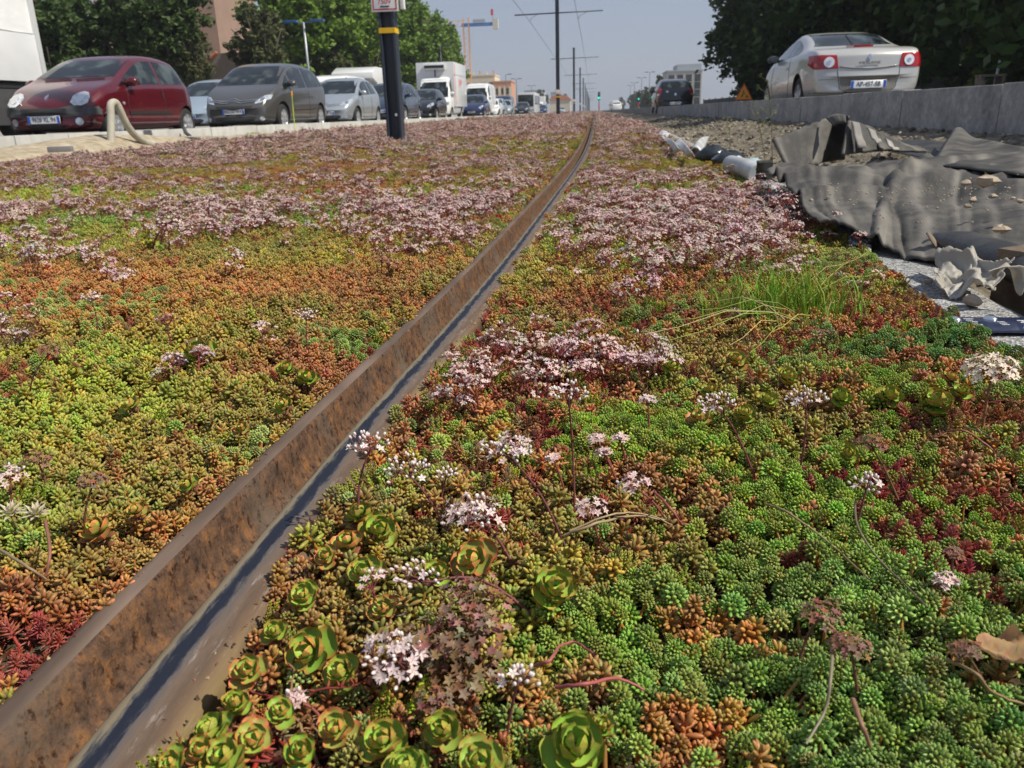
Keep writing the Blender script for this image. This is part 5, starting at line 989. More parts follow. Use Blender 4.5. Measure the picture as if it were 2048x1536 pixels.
b = MB(); b.box(-.11, .11, -.05, .05, 0, .055); tag(b.build('brick', pmat('grey_block', (.20, .19, .19), .9, 0, .15, 9), bevel=.008, loc=tuple(DX(122, 304, -5.35)), rz=.3), 'small grey block half sunk in the sand', 'brick')
b = MB()
for k in range(26): a = random.random()*6.28; b.quad = None; r = random.random()*.12; b.add([(cos(a)*r, sin(a)*r, .0), (cos(a)*r+.03, sin(a)*r, .02+.02*random.random()), (cos(a)*r+.01, sin(a)*r+.03, .01)], [(0, 1, 2)])
tag(b.build('paint_splash', pmat('fluorescent_yellow_splash', (.55, .72, .03), .7, 0, .1, 9), loc=tuple(DX(505, 268, -5.6))), 'bright yellow-green scrap lying at the edge of the planting', 'scrap')
# ================================================================== vehicles
def ip(L, x):
    L = sorted(L); return float(np.interp(x, [p[0] for p in L], [p[1] for p in L]))
def paint_mat(name, col, metal=.3, rough=.3, dust=.1):
    return pmat(name, col, rough, metal, dust, 1.6, coat=.7, spec=.5)
class Car:
    def __init__(s, name, label, cat, loc, facing, spec, paint, group=None):
        s.sp = spec; s.L, s.W, s.H = spec['L'], spec['W'], spec['H']; s.paint = paint
        s.o = thing(name, label, cat, loc, {'us': -pi/2, 'away': pi/2}[facing]+spec.get('yaw', 0), group); s.body()
    def top(s, x): return ip(s.sp['top'], x)
    def belt(s, x): return min(ip(s.sp['belt'], x), s.top(x)-.035)
    def hw(s, x): return ip(s.sp['plan'], x)*s.W/2
    def wr(s, x): return min(ip(s.sp['roofw'], x)*s.W/2, s.hw(x)*.93)
    def zb(s, x): return ip(s.sp.get('bot', [(-9, .2), (9, .2)]), x)
    def ring(s, x, k=1.):
        zt, zb_, b, w, r = s.top(x), s.zb(x), s.belt(x), s.hw(x)*k, s.wr(x)*k; g = zt-b; m = zb_+(b-zb_)*.5
        h = [(0, zb_), (w*.75, zb_), (w*.93, zb_+.03), (w*.975, zb_+.14), (w*.995, m-.04), (w, m+.08), (w*.985, b-.05), (w*.955, b)]
        e = w*.955; h += [(e+(r-e)*.10, b+g*.12), (e+(r-e)*.55, b+g*.5), (e+(r-e)*.92, b+g*.82), (r*.93, b+g*.95), (r*.72, zt-.004), (r*.35, zt+.004), (0, zt+.006)]
        cr = s.sp.get('bow', .0)
        return [Vector((x-(y/(w+1e-6))**2*cr*(1 if x > s.L*.38 else 0)+(y/(w+1e-6))**2*cr*.6*(1 if x < -s.L*.40 else 0), y, z)) for y, z in h]
    def body(s):
        xs_ = sorted(set(s.sp['xs'])); P = []
        for x in xs_:
            h = s.ring(x); P.append(h+[Vector((p.x, -p.y, p.z)) for p in h[-2:0:-1]])
        b = MB(); b.grid(P, 0, True); n = len(P[0])
        for end, sg in ((0, -1), (len(P)-1, 1)):
            c = sum(P[end], Vector())/n; inner = [c+(p-c)*.82+Vector((sg*.035, 0, 0)) for p in P[end]]; i0 = len(b.v); b.v += [tuple(p) for p in inner]; base = end*n
            for k in range(n): b.f.append((base+k, base+(k+1) % n, i0+(k+1) % n, i0+k)); b.m.append(0)
            inn2 = [c+(p-c)*.4+Vector((sg*.05, 0, 0)) for p in P[end]]; i1 = len(b.v); b.v += [tuple(p) for p in inn2]
            for k in range(n): b.f.append((i0+k, i0+(k+1) % n, i1+(k+1) % n, i1+k)); b.m.append(0)
            b.f.append(tuple(range(i1, i1+n))); b.m.append(0)
        me = b.mesh('body', s.paint, True); o = bpy.data.objects.new('body', me); COL.objects.link(o)
        sub = o.modifiers.new('s', 'SUBSURF'); sub.levels = s.sp.get('sub', 2); sub.render_levels = sub.levels
        dg = bpy.context.evaluated_depsgraph_get(); me2 = bpy.data.meshes.new_from_object(o.evaluated_get(dg)); bm = bmesh.new(); bm.from_mesh(me2); s.bvh = BVHTree.FromBMesh(bm); bm.free()
        cut = MB(); R = s.sp['wr']*1.16
        for wx in s.sp['wheels']:
            for sg in (-1, 1): cut.cyl((wx, sg*(s.W/2-.30), s.sp['wr']*1.03), (wx, sg*(s.W/2+.2), s.sp['wr']*1.03), R, n=28)
        cm = cut.mesh('cut', M['black']); co = bpy.data.objects.new('cut', cm); COL.objects.link(co)
        o.modifiers.clear(); o.data = me2; me2.materials.clear(); me2.materials.append(s.paint); me2.materials.append(M['black'])
        bo = o.modifiers.new('b', 'BOOLEAN'); bo.object = co; bo.operation = 'DIFFERENCE'; bo.solver = 'EXACT'
        dg = bpy.context.evaluated_depsgraph_get(); me3 = bpy.data.meshes.new_from_object(o.evaluated_get(dg)); bpy.data.objects.remove(o); bpy.data.objects.remove(co)
        me3.name = 'body'; me3.shade_smooth()
        try: me3.set_sharp_from_angle(angle=radians(38))
        except Exception: pass
        link(bpy.data.objects.new('body', me3), s.o)
        for wx in s.sp['wheels']:
            for sg in (-1, 1): s.wheel(wx, sg)
    def wheel(s, wx, sg):
        r, w_ = s.sp['wr'], s.sp.get('tw', .175); y0 = sg*(s.W/2-.035); t = MB()
        t.lathe([(r*.62, 0), (r*.70, .004), (r*.92, 0), (r*.985, -.02), (r, -.05), (r, -w_+.04), (r*.95, -w_), (r*.5, -w_)], 32, axis='y')
        for i, v in enumerate(t.v): t.v[i] = (v[0], v[1]*sg, v[2])
        to = t.build('wheel', M['tyre'], s.o, smooth=50, loc=(wx, y0, r)); h = MB()
        h.lathe([(0, .0), (r*.16, .0), (r*.2, -.012), (r*.56, -.03), (r*.60, -.004), (r*.655, .003), (r*.66, -.03)], 32, axis='y')
        for k in range(s.sp.get('spokes', 7)):
            a = 2*pi*k/s.sp.get('spokes', 7); q = Matrix.Rotation(a, 3, 'Y'); h.box(-r*.07, r*.07, -.03, .002, r*.12, r*.6, 0, q)
        for i, v in enumerate(h.v): h.v[i] = (v[0], v[1]*sg, v[2])
        h.build('rim', M['rim'], to, smooth=35)
    def proj(s, a, z, mode, off):
        o_, d = {'R': (Vector((a, -4, z)), Vector((0, 1, 0))), 'L': (Vector((a, 4, z)), Vector((0, -1, 0))), 'F': (Vector((6, a, z)), Vector((-1, 0, 0))), 'B': (Vector((-6, a, z)), Vector((1, 0, 0))), 'T': (Vector((a, z, 5)), Vector((0, 0, -1)))}[mode]
        h = s.bvh.ray_cast(o_, d)
        if h[0] is None:
            t = Vector((a, {'R': -1, 'L': 1}.get(mode, 0)*s.W/2, z)) if mode in 'RL' else Vector(((s.L/2 if mode == 'F' else -s.L/2), a, z)); h = s.bvh.find_nearest(t)
        n = h[1]; n = -n if n.dot(d) > 0 else n
        return h[0]+n*off, n
    def decal(s, name, pts, mode, mat, off=.006, parent=None, K=5, dens=.06, label=None):
        out = []; n = len(pts)
        for i in range(n):
            a, b_ = pts[i], pts[(i+1) % n]; m = max(1, int(math.hypot(a[0]-b_[0], a[1]-b_[1])/dens)); out += [(a[0]+(b_[0]-a[0])*k/m, a[1]+(b_[1]-a[1])*k/m) for k in range(m)]
        cx, cy = sum(p[0] for p in out)/len(out), sum(p[1] for p in out)/len(out); N_ = len(out); b = MB(); P = []
        for k in range(1, K+1): P.append([s.proj(cx+(p[0]-cx)*k/K, cy+(p[1]-cy)*k/K, mode, off)[0] for p in out])
        P.append([s.proj(p[0], p[1], mode, -.012)[0] for p in out]); b.grid(P, 0, True); c = s.proj(cx, cy, mode, off)[0]; b.v.append(tuple(c)); ci = len(b.v)-1
        b.f += [(ci, (k+1) % N_, k) for k in range(N_)]; b.m += [0]*N_
        o = b.build(name, mat, parent or s.o, smooth=50)
        if label: o['label'] = label
        return o
    def line(s, name, pts, mode, mat, r=.006, off=.001, parent=None):
        P = []
        for i in range(len(pts)-1):
            a, b_ = pts[i], pts[i+1]; m = max(2, int(math.hypot(a[0]-b_[0], a[1]-b_[1])/.06)); P += [s.proj(a[0]+(b_[0]-a[0])*k/m, a[1]+(b_[1]-a[1])*k/m, mode, off)[0] for k in range(m)]
        P.append(s.proj(*pts[-1], mode, off)[0]); b = MB(); b.tube(P, r, 5); return b.build(name, mat, parent or s.o, smooth=True)
    def side_window(s, x0, x1, name='side_window', sides='LR', lo=.03, hi=.085, mat=None):
        xs_ = np.linspace(x0, x1, 9); low = [(x, ip(s.sp['belt'], x)+lo) for x in xs_]; up = [(x, max(s.top(x)-hi-.02*s.H, ip(s.sp['belt'], x)+lo+.005)) for x in xs_[::-1]]
        for m in sides: s.decal(name, low+up, m, mat or M['glass'], .004, dens=.15)
    def screen(s, name, x0, x1, mode, inset=.93, mat=None, base_in=.02):
        """glass between body stations x0 (bottom) and x1 (top)"""
        n = 7; L_ = []; 
        for i in range(n):
            x = x0+(x1-x0)*i/(n-1); L_.append((s.wr(x)*inset, s.top(x)-(.012 if i == n-1 else -.012 if i == 0 else 0)))
        pts = L_+[(-a, z) for a, z in L_[::-1]]; return s.decal(name, pts, mode, mat or M['glass'], .005, dens=.12, K=6)
    def plate(s, z, txt, mode, y=0., w_=.52, h=.11, x=None):
        p, n = s.proj(y, z, mode, .014); sg = 1 if mode == 'F' else -1; n = Vector((sg, 0, .0)); x_ = p.x+(.012*sg)
        b = MB(); b.box(x_-.004, x_+.004, y-w_/2, y+w_/2, z-h/2, z+h/2); po = b.build('number_plate', M['plate'], s.o, bevel=.003, seg=1)
        for q in ((-1, 1) if '-' in txt or True else (-1,)):
            b = MB(); b.box(x_-.005, x_+.0055, y+q*(w_/2-.025)-.022, y+q*(w_/2-.025)+.022, z-h/2+.004, z+h/2-.004)
            if q*sg < 0 and mode == 'F' or q*sg < 0 and mode == 'B' or s.sp.get('eu', 1): b.build('blue_band', M['plateblue'], po)
        R = Matrix(((0, 0, sg, x_+.006*sg), (sg, 0, 0, y), (0, 1, 0, z), (0, 0, 0, 1)))
        text_mesh('characters', txt, h*.86, M['ink'], po, R, .0008, .86)
    def mirror(s, x, z, mats=None, sides='LR', size=1.):
        for m in sides:
            sg = 1 if m == 'L' else -1; p, n = s.proj(x, z, m, 0); b = MB(); c = p+Vector((0, sg*.10*size, .03)); b.ball(tuple(c), (.07*size, .11*size, .075*size), 14)
            o = b.build('wing_mirror', mats or s.paint, s.o, smooth=True); k = MB(); k.box(c.x-.078*size, c.x-.068*size, c.y-.09*size, c.y+.09*size, c.z-.05*size, c.z+.05*size); k.build('mirror_glass', M['glass'], o, bevel=.004)
            k = MB(); k.cyl(tuple(p), tuple(c), .022, n=8); k.build('mirror_arm', M['black'], o, smooth=True)
    def lamp(s, name, c, r, mode, mat, parent=None, sq=1., off=.012):
        if parent is not None: off = .024 if 'centre' not in name else .032
        return s.decal(name, [(c[0]+r*cos(2*pi*k/16), c[1]+r*sq*sin(2*pi*k/16)) for k in range(16)], mode, mat, off, parent, K=4, dens=9)
XS = lambda L, extra=(): [L*t for t in (-.5, -.49, -.47, -.42, -.36, -.28, -.2, -.1, 0, .1, .2, .28, .36, .42, .47, .49, .5)]+list(extra)
def mir(pts): return [(-a, z) for a, z in pts[::-1]]

# ---- the dark red three-door car, nearest on the left
SP = dict(L=3.43, W=1.63, H=1.42, wr=.275, tw=.165, wheels=(1.10, -1.25), spokes=6, bow=.09, yaw=0.0,
  top=[(-1.715, .62), (-1.69, .86), (-1.64, 1.0), (-1.48, 1.22), (-1.28, 1.345), (-1.0, 1.40), (-.5, 1.425), (-.1, 1.41), (.12, 1.345), (.5, 1.18), (.86, .985), (1.0, .935), (1.3, .85), (1.5, .76), (1.62, .67), (1.69, .60), (1.715, .52)],
  belt=[(-1.7, .90), (-1.3, .93), (0, .90), (.8, .86), (1.3, .78), (1.6, .62)], plan=[(-1.715, .78), (-1.66, .90), (-1.5, .97), (-1, 1), (1, 1), (1.35, .97), (1.55, .92), (1.66, .85), (1.715, .76)],
  roofw=[(-1.7, .74), (-1.5, .74), (-1, .76), (0, .76), (.4, .80), (.86, .88), (1.1, .9), (1.7, .75)], bot=[(-1.715, .30), (-1.5, .2), (1.45, .2), (1.715, .26)], xs=XS(3.43, (.86, .12, -1.28)))
P_RED = paint_mat('dark_red_car_paint', (.095, .007, .014), .25, .22)
c = Car('parked_car', 'dark red small hatchback, nearest car on the left, its nose towards us', 'car', tuple(DX(84, 294, -8.55))[:2]+(ZRL,), 'us', SP, P_RED)
c.o.location = (-8.28, 13.75, ZRL)
c.screen('windscreen', .80, .16, 'F', .93); c.screen('rear_window', -1.60, -1.34, 'B')
c.side_window(.62, -.42); c.side_window(-.50, -1.36); c.side_window(.86, .66, 'quarter_window')
for sg in (-1, 1):
    h = [(sg*.40, .72), (sg*.44, .76), (sg*.52, .785), (sg*.60, .765), (sg*.645, .70), (sg*.64, .62), (sg*.58, .585), (sg*.47, .585), (sg*.405, .63)]
    hl = c.decal('headlight', h if sg > 0 else h, 'F', M['lamp'], .016, dens=.05); c.lamp('reflector', (sg*.525, .68), .055, 'F', M['chrome'], hl)
    c.lamp('fog_light', (sg*.52, .36), .055, 'F', M['lamp'])
c.decal('front_bumper_trim', [(-.79, .56), (-.79, .47), (-.5, .44), (.5, .44), (.79, .47), (.79, .56), (.42, .585), (.3, .55), (-.3, .55), (-.42, .585)], 'F', M['dkgrey'], .02, dens=.08)
c.decal('grille', [(-.36, .545), (-.36, .49), (.36, .49), (.36, .545)], 'F', M['black'], .028); c.decal('lower_intake', [(-.34, .32), (-.3, .26), (.3, .26), (.34, .32)], 'F', M['black'], .008)
for m in 'LR':
    c.decal('side_trim', [(.72, .50), (.72, .455), (-.62, .455), (-.62, .50)], m, M['black'], .014, dens=.2); c.line('door_seam', [(.66, .90), (.72, .6), (.66, .3), (-.40, .3), (-.46, .6), (-.46, .92)], m, M['black'], .004)
    c.decal('bumper_corner', [(1.62, .56), (1.62, .46), (1.42, .45), (1.40, .52), (1.45, .57)], m, M['dkgrey'], .018); c.lamp('side_indicator', (.86, .62), .022, m, M['lamp']); c.decal('door_handle', [(-.40, .80), (-.40, .71), (-.44, .71), (-.44, .80)], m, M['black'], .012)
c.decal('emblem', [(0, .76), (.032, .715), (0, .67), (-.032, .715)], 'F', M['chrome'], .014, K=2)
c.plate(.395, '9626 XL 94', 'F'); c.mirror(.60, .92)
c.line('wiper', [(.55, 1.0), (.1, .985)], 'F', M['black'], .008, .012); c.line('wiper', [(.0, 1.0), (-.45, .99)], 'F', M['black'], .008, .012)
# ---- grey family car
def hatch(name, label, loc, facing, paint, SPx, plate, lights, grp=None, cat='car', detail=2, xw=None):
    c = Car(name, label, cat, loc, facing, SPx, paint, grp); wf, wt, rb, rt = SPx['glass']
    c.screen('windscreen', wf, wt, 'F'); c.screen('rear_window', rb, rt, 'B')
    for a, b_ in SPx['wins']: c.side_window(a, b_)
    k = SPx['k']
    for sg in (-1, 1):
        hl = c.decal('headlight', [(sg*k*a, z) for a, z in lights], 'F', M['lamp'], .01, dens=.06)
        if detail: c.lamp('reflector', (sg*k*sum(a for a, z in lights)/len(lights), sum(z for a, z in lights)/len(lights)), .045, 'F', M['chrome'], hl, .8)
        if detail > 1: c.lamp('fog_light', (sg*k*.78, .34), .045, 'F', M['lamp'])
        c.decal('tail_light', [(sg*k*.98, SPx['tz']+.14), (sg*k*.80, SPx['tz']+.12), (sg*k*.80, SPx['tz']-.12), (sg*k*.98, SPx['tz']-.10)], 'B', M['red'], .01)
    c.mirror(SPx['mx'], SPx['mz'])
    if detail:
        c.decal('lower_intake', [(-k*.62, .36), (-k*.52, .25), (k*.52, .25), (k*.62, .36), (k*.5, .39), (-k*.5, .39)], 'F', M['black'], .008)
        for m in 'LR': c.line('door_seam', SPx['seam'], m, M['black'], .004)
    c.plate(.44 if 'pz' not in SPx else SPx['pz'], plate, 'F'); return c
SPP = dict(L=4.47, W=1.83, H=1.66, wr=.33, tw=.2, wheels=(1.38, -1.35), spokes=7, bow=.14, k=.80, tz=1.0, mx=.80, mz=1.10, glass=(1.30, .42, -2.08, -1.86), wins=[(.60, -.40), (-.50, -1.45), (-1.52, -1.88), (1.14, .70)], pz=.50,
  seam=[(.72, 1.0), (.80, .6), (.72, .32), (-.42, .32), (-.46, 1.02)],
  top=[(-2.235, .62), (-2.2, .95), (-2.12, 1.15), (-2.0, 1.35), (-1.85, 1.50), (-1.5, 1.61), (-.8, 1.665), (0, 1.66), (.4, 1.575), (.8, 1.40), (1.3, 1.10), (1.5, 1.03), (1.8, .93), (2.02, .82), (2.15, .72), (2.235, .58)],
  belt=[(-2.2, 1.12), (-1, 1.06), (.5, 1.0), (1.2, .95), (1.8, .80), (2.2, .6)], plan=[(-2.235, .82), (-2.15, .92), (-1.8, .98), (-1, 1), (1.2, 1), (1.7, .96), (2.0, .89), (2.15, .82), (2.235, .74)],
  roofw=[(-2.2, .74), (-1.5, .74), (0, .76), (.5, .78), (1.3, .88), (1.6, .88), (2.2, .74)], bot=[(-2.235, .32), (-2, .22), (1.9, .2), (2.235, .26)], xs=XS(4.47, (1.3, .42, -1.85)))
P_GREY = paint_mat('taupe_grey_car_paint', (.105, .102, .099), .55, .3)
c = hatch('parked_car', 'taupe grey family car with a chrome chevron grille, second in the near lane', (-8.22, 20.9, ZRL), 'us', P_GREY, SPP, 'BG 137 WX', [(.98, .86), (.96, .76), (.75, .68), (.60, .66), (.64, .74), (.82, .84)])
b = 0
for dz in (0, .045):
    c.line('grille_bar', [(-.60, .73+dz*.5), (-.16, .68+dz), (-.0, .74+dz), (.16, .68+dz), (.60, .73+dz*.5)], 'F', M['chrome'], .011, .012)
c.decal('upper_grille', [(-.45, .62), (-.40, .565), (.40, .565), (.45, .62)], 'F', M['black'], .01)
for m in 'LR': c.line('side_moulding', [(.75, .52), (-.95, .56)], m, M['black'], .012, .004)
# ---- silver hatchback
SPC = dict(L=3.85, W=1.667, H=1.52, wr=.30, tw=.185, wheels=(1.20, -1.25), spokes=8, bow=.13, k=.74, tz=.95, mx=.66, mz=1.0, glass=(1.02, .25, -1.76, -1.52), wins=[(.46, -.38), (-.46, -1.15), (.86, .56)],
  seam=[(.60, .92), (.66, .6), (.58, .3), (-.38, .3), (-.42, .96)],
  top=[(-1.925, .6), (-1.89, .92), (-1.8, 1.10), (-1.66, 1.28), (-1.5, 1.39), (-1.1, 1.49), (-.4, 1.525), (-.05, 1.50), (.25, 1.42), (.6, 1.24), (1.02, 1.0), (1.3, .92), (1.6, .80), (1.78, .70), (1.87, .62), (1.925, .54)],
  belt=[(-1.9, 1.02), (-1, 1.0), (.5, .94), (1.1, .88), (1.6, .72), (1.9, .56)], plan=[(-1.925, .82), (-1.85, .91), (-1.5, .98), (-1, 1), (1.1, 1), (1.5, .95), (1.72, .88), (1.85, .80), (1.925, .70)],
  roofw=[(-1.9, .72), (-1.5, .72), (0, .74), (.3, .77), (1.02, .88), (1.4, .88), (1.9, .72)], bot=[(-1.925, .3), (-1.7, .2), (1.7, .2), (1.925, .26)], xs=XS(3.85, (1.02, .25, -1.5)))
P_SILV = paint_mat('silver_car_paint', (.42, .46, .50), .6, .3)
c = hatch('parked_car', 'silver rounded hatchback, third in the near lane, left of the dark post', (-8.0, 26.6, ZRL), 'us', P_SILV, SPC, '482 PKR 75', [(.95, .84), (.97, .74), (.80, .66), (.60, .64), (.62, .72), (.82, .82)])
for dz in (0, .04): c.line('grille_bar', [(-.42, .67+dz), (-.08, .64+dz), (0, .68+dz), (.08, .64+dz), (.42, .67+dz)], 'F', M['chrome'], .008, .008)
import copy as _cp
def var(S, **k): d = _cp.deepcopy(S); d.update(k); return d
def scale_spec(S, sl, sw, sh):
    d = _cp.deepcopy(S); d['L'] *= sl; d['W'] *= sw; d['H'] *= sh
    for k in ('top', 'belt', 'bot'): d[k] = [(x*sl, z*sh) for x, z in d[k]]
    for k in ('plan', 'roofw'): d[k] = [(x*sl, z) for x, z in d[k]]
    d['xs'] = [x*sl for x in d['xs']]; d['wheels'] = tuple(x*sl for x in d['wheels']); d['glass'] = tuple(x*sl for x in d['glass']); d['wins'] = [(a*sl, b*sl) for a, b in d['wins']]; d['mx'] *= sl; d['mz'] *= sh; d['seam'] = [(x*sl, z*sh) for x, z in d['seam']]; return d
LT = [(.95, .84), (.97, .74), (.80, .66), (.60, .64), (.62, .72), (.82, .82)]
P_LB = paint_mat('pale_blue_car_paint', (.34, .42, .50), .4, .3); P_DB = paint_mat('dark_blue_car_paint', (.035, .055, .10), .4, .25); P_BK = paint_mat('black_car_paint', (.012, .013, .016), .3, .22)
P_NV = paint_mat('navy_car_paint', (.02, .03, .09), .3, .25); P_WH = paint_mat('white_car_paint', (.72, .73, .74), 0, .3, .04)
hatch('parked_car', 'pale blue car half hidden between the red car and the taupe grey car', (-10.95, 23.9, ZRL), 'us', P_LB, scale_spec(SPC, 1.08, 1.03, .98), '731 BDN 94', LT)
hatch('parked_car', 'dark blue car directly behind the thick dark post', (-8.05, 33.3, ZRL), 'us', P_DB, scale_spec(SPP, .95, .97, .95), '205 CXA 93', LT)
hatch('parked_car', 'small black car just right of the thick dark post, in front of the box truck', (-7.75, 38.4, ZRL), 'us', P_BK, scale_spec(SPC, .95, 1., .97), '914 DJT 94', LT)
hatch('parked_car', 'navy blue small car squeezed between the box truck and the white van', (-7.65, 54.5, ZRL), 'us', P_NV, scale_spec(SPC, .95, .98, 1.), '388 EVB 92', LT)
# ---- the pale coupe on the right, seen from behind
SPM = dict(L=4.36, W=1.777, H=1.40, wr=.32, tw=.2, wheels=(1.32, -1.26), spokes=5, bow=.16, yaw=0.0,
  top=[(-2.18, .62), (-2.16, .84), (-2.10, .985), (-1.98, 1.03), (-1.7, 1.045), (-1.32, 1.06), (-1.1, 1.13), (-.75, 1.27), (-.35, 1.375), (-.05, 1.40), (.3, 1.36), (.7, 1.20), (1.12, .99), (1.5, .92), (1.85, .82), (2.05, .72), (2.15, .62), (2.18, .54)],
  belt=[(-2.18, .90), (-1.3, .985), (-.5, .96), (.5, .93), (1.1, .89), (1.7, .76), (2.1, .6)], plan=[(-2.18, .84), (-2.1, .93), (-1.9, .975), (-1.4, 1), (1.2, 1), (1.7, .96), (1.95, .89), (2.1, .80), (2.18, .72)],
  roofw=[(-2.18, .86), (-1.9, .88), (-1.32, .86), (-1.0, .74), (-.6, .70), (0, .68), (.4, .72), (1.12, .88), (1.5, .88), (2.1, .74)], bot=[(-2.18, .34), (-1.9, .24), (1.9, .2), (2.18, .26)], xs=XS(4.36, (1.12, -.05, -1.32, -2.13, -1.1, -.75)))
P_CH = paint_mat('champagne_car_paint', (.49, .485, .465), .35, .3, .05)
c = Car('parked_car', 'champagne coupe with red and clear round tail lights on the right-hand road, seen from behind', 'car', (4.30, 16.1, ZRR), 'away', SPM, P_CH)
c.screen('rear_window', -1.20, -.42, 'B', .86); c.screen('windscreen', 1.06, .36, 'F')
c.side_window(.62, -.36, mat=M['glass2']); c.side_window(-.42, -.98)
for sg in (-1, 1):
    tl = c.decal('tail_light', [(sg*.49, .915), (sg*.83, .93), (sg*.85, .80), (sg*.80, .715), (sg*.46, .72)], 'B', M['red'], .012, dens=.05); c.lamp('round_lens', (sg*.60, .815), .078, 'B', pmat('clear_round_lens', (.85, .86, .88), .1, .3, .2, 30, coat=1), tl); c.lamp('lens_centre', (sg*.60, .815), .03, 'B', M['chrome'], tl)
    c.decal('headlight', [(sg*.5, .62), (sg*.78, .70), (sg*.80, .60), (sg*.6, .56)], 'F', M['lamp'], .01)
c.decal('high_brake_light', [(-.14, 1.075), (.14, 1.075), (.15, 1.045), (-.15, 1.045)], 'B', M['red'], .03)
c.decal('plate_recess', [(-.44, .60), (-.40, .40), (-.34, .375), (.34, .375), (.40, .40), (.44, .60)], 'B', pmat('painted_recess_shadow', (.20, .185, .16), .5, .2, .1, 5), .004, dens=.06)  # plate recess: its shadow is painted as a darker body tone
c.line('boot_seam', [(-.47, .70), (-.46, .60), (-.42, .42), (-.34, .365), (.34, .365), (.42, .42), (.46, .60), (.47, .70)], 'B', M['black'], .005); c.line('boot_lip', [(-.44, .745), (-.25, .72), (0, .705), (.25, .72), (.44, .745)], 'B', pmat('painted_crease_shade', (.25, .24, .21), .4, .3, .1, 5), .013, .003)  # boot lip coloured dark to paint in the shade of the crease
c.line('bumper_line', [(-.86, .56), (-.48, .565)], 'B', M['dkgrey'], .004); c.line('bumper_line', [(.48, .565), (.86, .56)], 'B', M['dkgrey'], .004); c.line('bumper_line', [(-.82, .37), (0, .345), (.82, .37)], 'B', M['black'], .007)
c.decal('emblem', [(0, .92), (.034, .87), (0, .82), (-.034, .87)], 'B', M['chrome'], .016, K=2)
p, n = c.proj(0, .79, 'B', .012); text_mesh('model_name', 'MEGANE', .055, M['dkgrey'], c.o, Matrix(((0, 0, -1, p.x-.004), (-1, 0, 0, 0), (0, 1, 0, .79), (0, 0, 0, 1))), .003, 1.5)
c.plate(.475, 'AP-457-SB', 'B', w_=.54, h=.115); c.mirror(.60, .98, P_BK)
for m in 'LR': c.line('door_seam', [(.72, .93), (.80, .6), (.70, .32), (-.50, .32), (-.62, .6), (-.60, .96)], m, M['black'], .004); c.decal('door_handle', [(-.32, .82), (-.32, .79), (-.50, .79), (-.50, .82)], m, P_CH, .02)
c.line('aerial', [(0.0, 1.3), (.0, 1.12)], 'B', M['black'], .006, .02)
# ---- black hatchback further along
SPB = scale_spec(SPC, 1.0, 1.02, .98); c = Car('parked_car', 'black hatchback seen from behind, further along the right-hand road', 'car', (3.65, 40.5, ZRR), 'away', SPB, P_BK)
c.screen('rear_window', -1.80, -1.50, 'B', .97); c.screen('windscreen', 1.0, .3, 'F')
for a, b_ in SPB['wins']: c.side_window(a, b_)
for sg in (-1, 1):
    tl = c.decal('tail_light', [(sg*.60, 1.04), (sg*.76, 1.10), (sg*.82, .92), (sg*.82, .70), (sg*.70, .66), (sg*.64, .84)], 'B', M['red'], .012, dens=.06); c.lamp('lens', (sg*.74, .80), .05, 'B', M['lamp'], tl)
c.decal('emblem', [(0, .88), (.05, .80), (0, .72), (-.05, .80)], 'B', M['chrome'], .014, K=2); c.plate(.42, 'BT-608-KD', 'B'); c.mirror(.6, .98); c.decal('chrome_strip', [(.30, .94), (.42, .96), (.42, .90), (.32, .88)], 'B', M['chrome'], .012)
# ---- vans and trucks
SPV = dict(L=5.6, W=2.0, H=2.5, wr=.34, tw=.2, wheels=(1.75, -1.7), spokes=5, bow=.12, k=.92, tz=1.1, mx=1.62, mz=1.45, glass=(2.02, 1.42, -2.78, -2.77), wins=[(1.50, .72)], pz=.55, seam=[(1.65, 1.25), (1.7, .5), (.7, .45), (.66, 1.3)],
  top=[(-2.8, 1.7), (-2.79, 2.38), (-2.72, 2.47), (-1, 2.5), (.8, 2.48), (1.2, 2.36), (1.42, 2.12), (1.7, 1.70), (2.02, 1.26), (2.3, 1.14), (2.55, 1.04), (2.7, .92), (2.78, .76), (2.8, .66)],
  belt=[(-2.8, 1.3), (0, 1.3), (1.4, 1.25), (2, 1.14), (2.5, .92), (2.8, .66)], plan=[(-2.8, .96), (-2.7, .99), (-2, 1), (1.6, 1), (2.2, .97), (2.5, .92), (2.7, .86), (2.8, .80)],
  roofw=[(-2.8, .86), (1.0, .86), (1.42, .84), (2.02, .90), (2.4, .88), (2.8, .80)], bot=[(-2.8, .35), (2.5, .28), (2.8, .32)], xs=XS(5.6, (2.02, 1.42, 1.2, 1.7, 2.6, -2.78)))
VL = [(.98, 1.02), (.99, .84), (.78, .78), (.74, .86), (.84, 1.0)]
def van(label, loc, S=SPV, paint=None, txt='', grp=None, cat='van', name='delivery_van', grille=True):
    c = hatch(name, label, loc, 'us', paint or P_WH, S, txt, VL, grp, cat, 1)
    if grille: c.decal('grille', [(-.55, .86), (-.50, .66), (.50, .66), (.55, .86)], 'F', M['black'], .01)
    c.line('roof_lip', [(-.75, c.top(1.4)+.1), (0, c.top(1.4)+.13), (.75, c.top(1.4)+.1)], 'F', paint or P_WH, .02, 0); return c
van('tall white panel van behind the small navy car', (-8.5, 63, ZRL), txt='547 AKV 94')
vanM = van('white panel van roof showing above the silver hatchback', (-11.6, 37.5, ZRL), scale_spec(SPV, .92, .95, .86), txt='610 BRT 77')
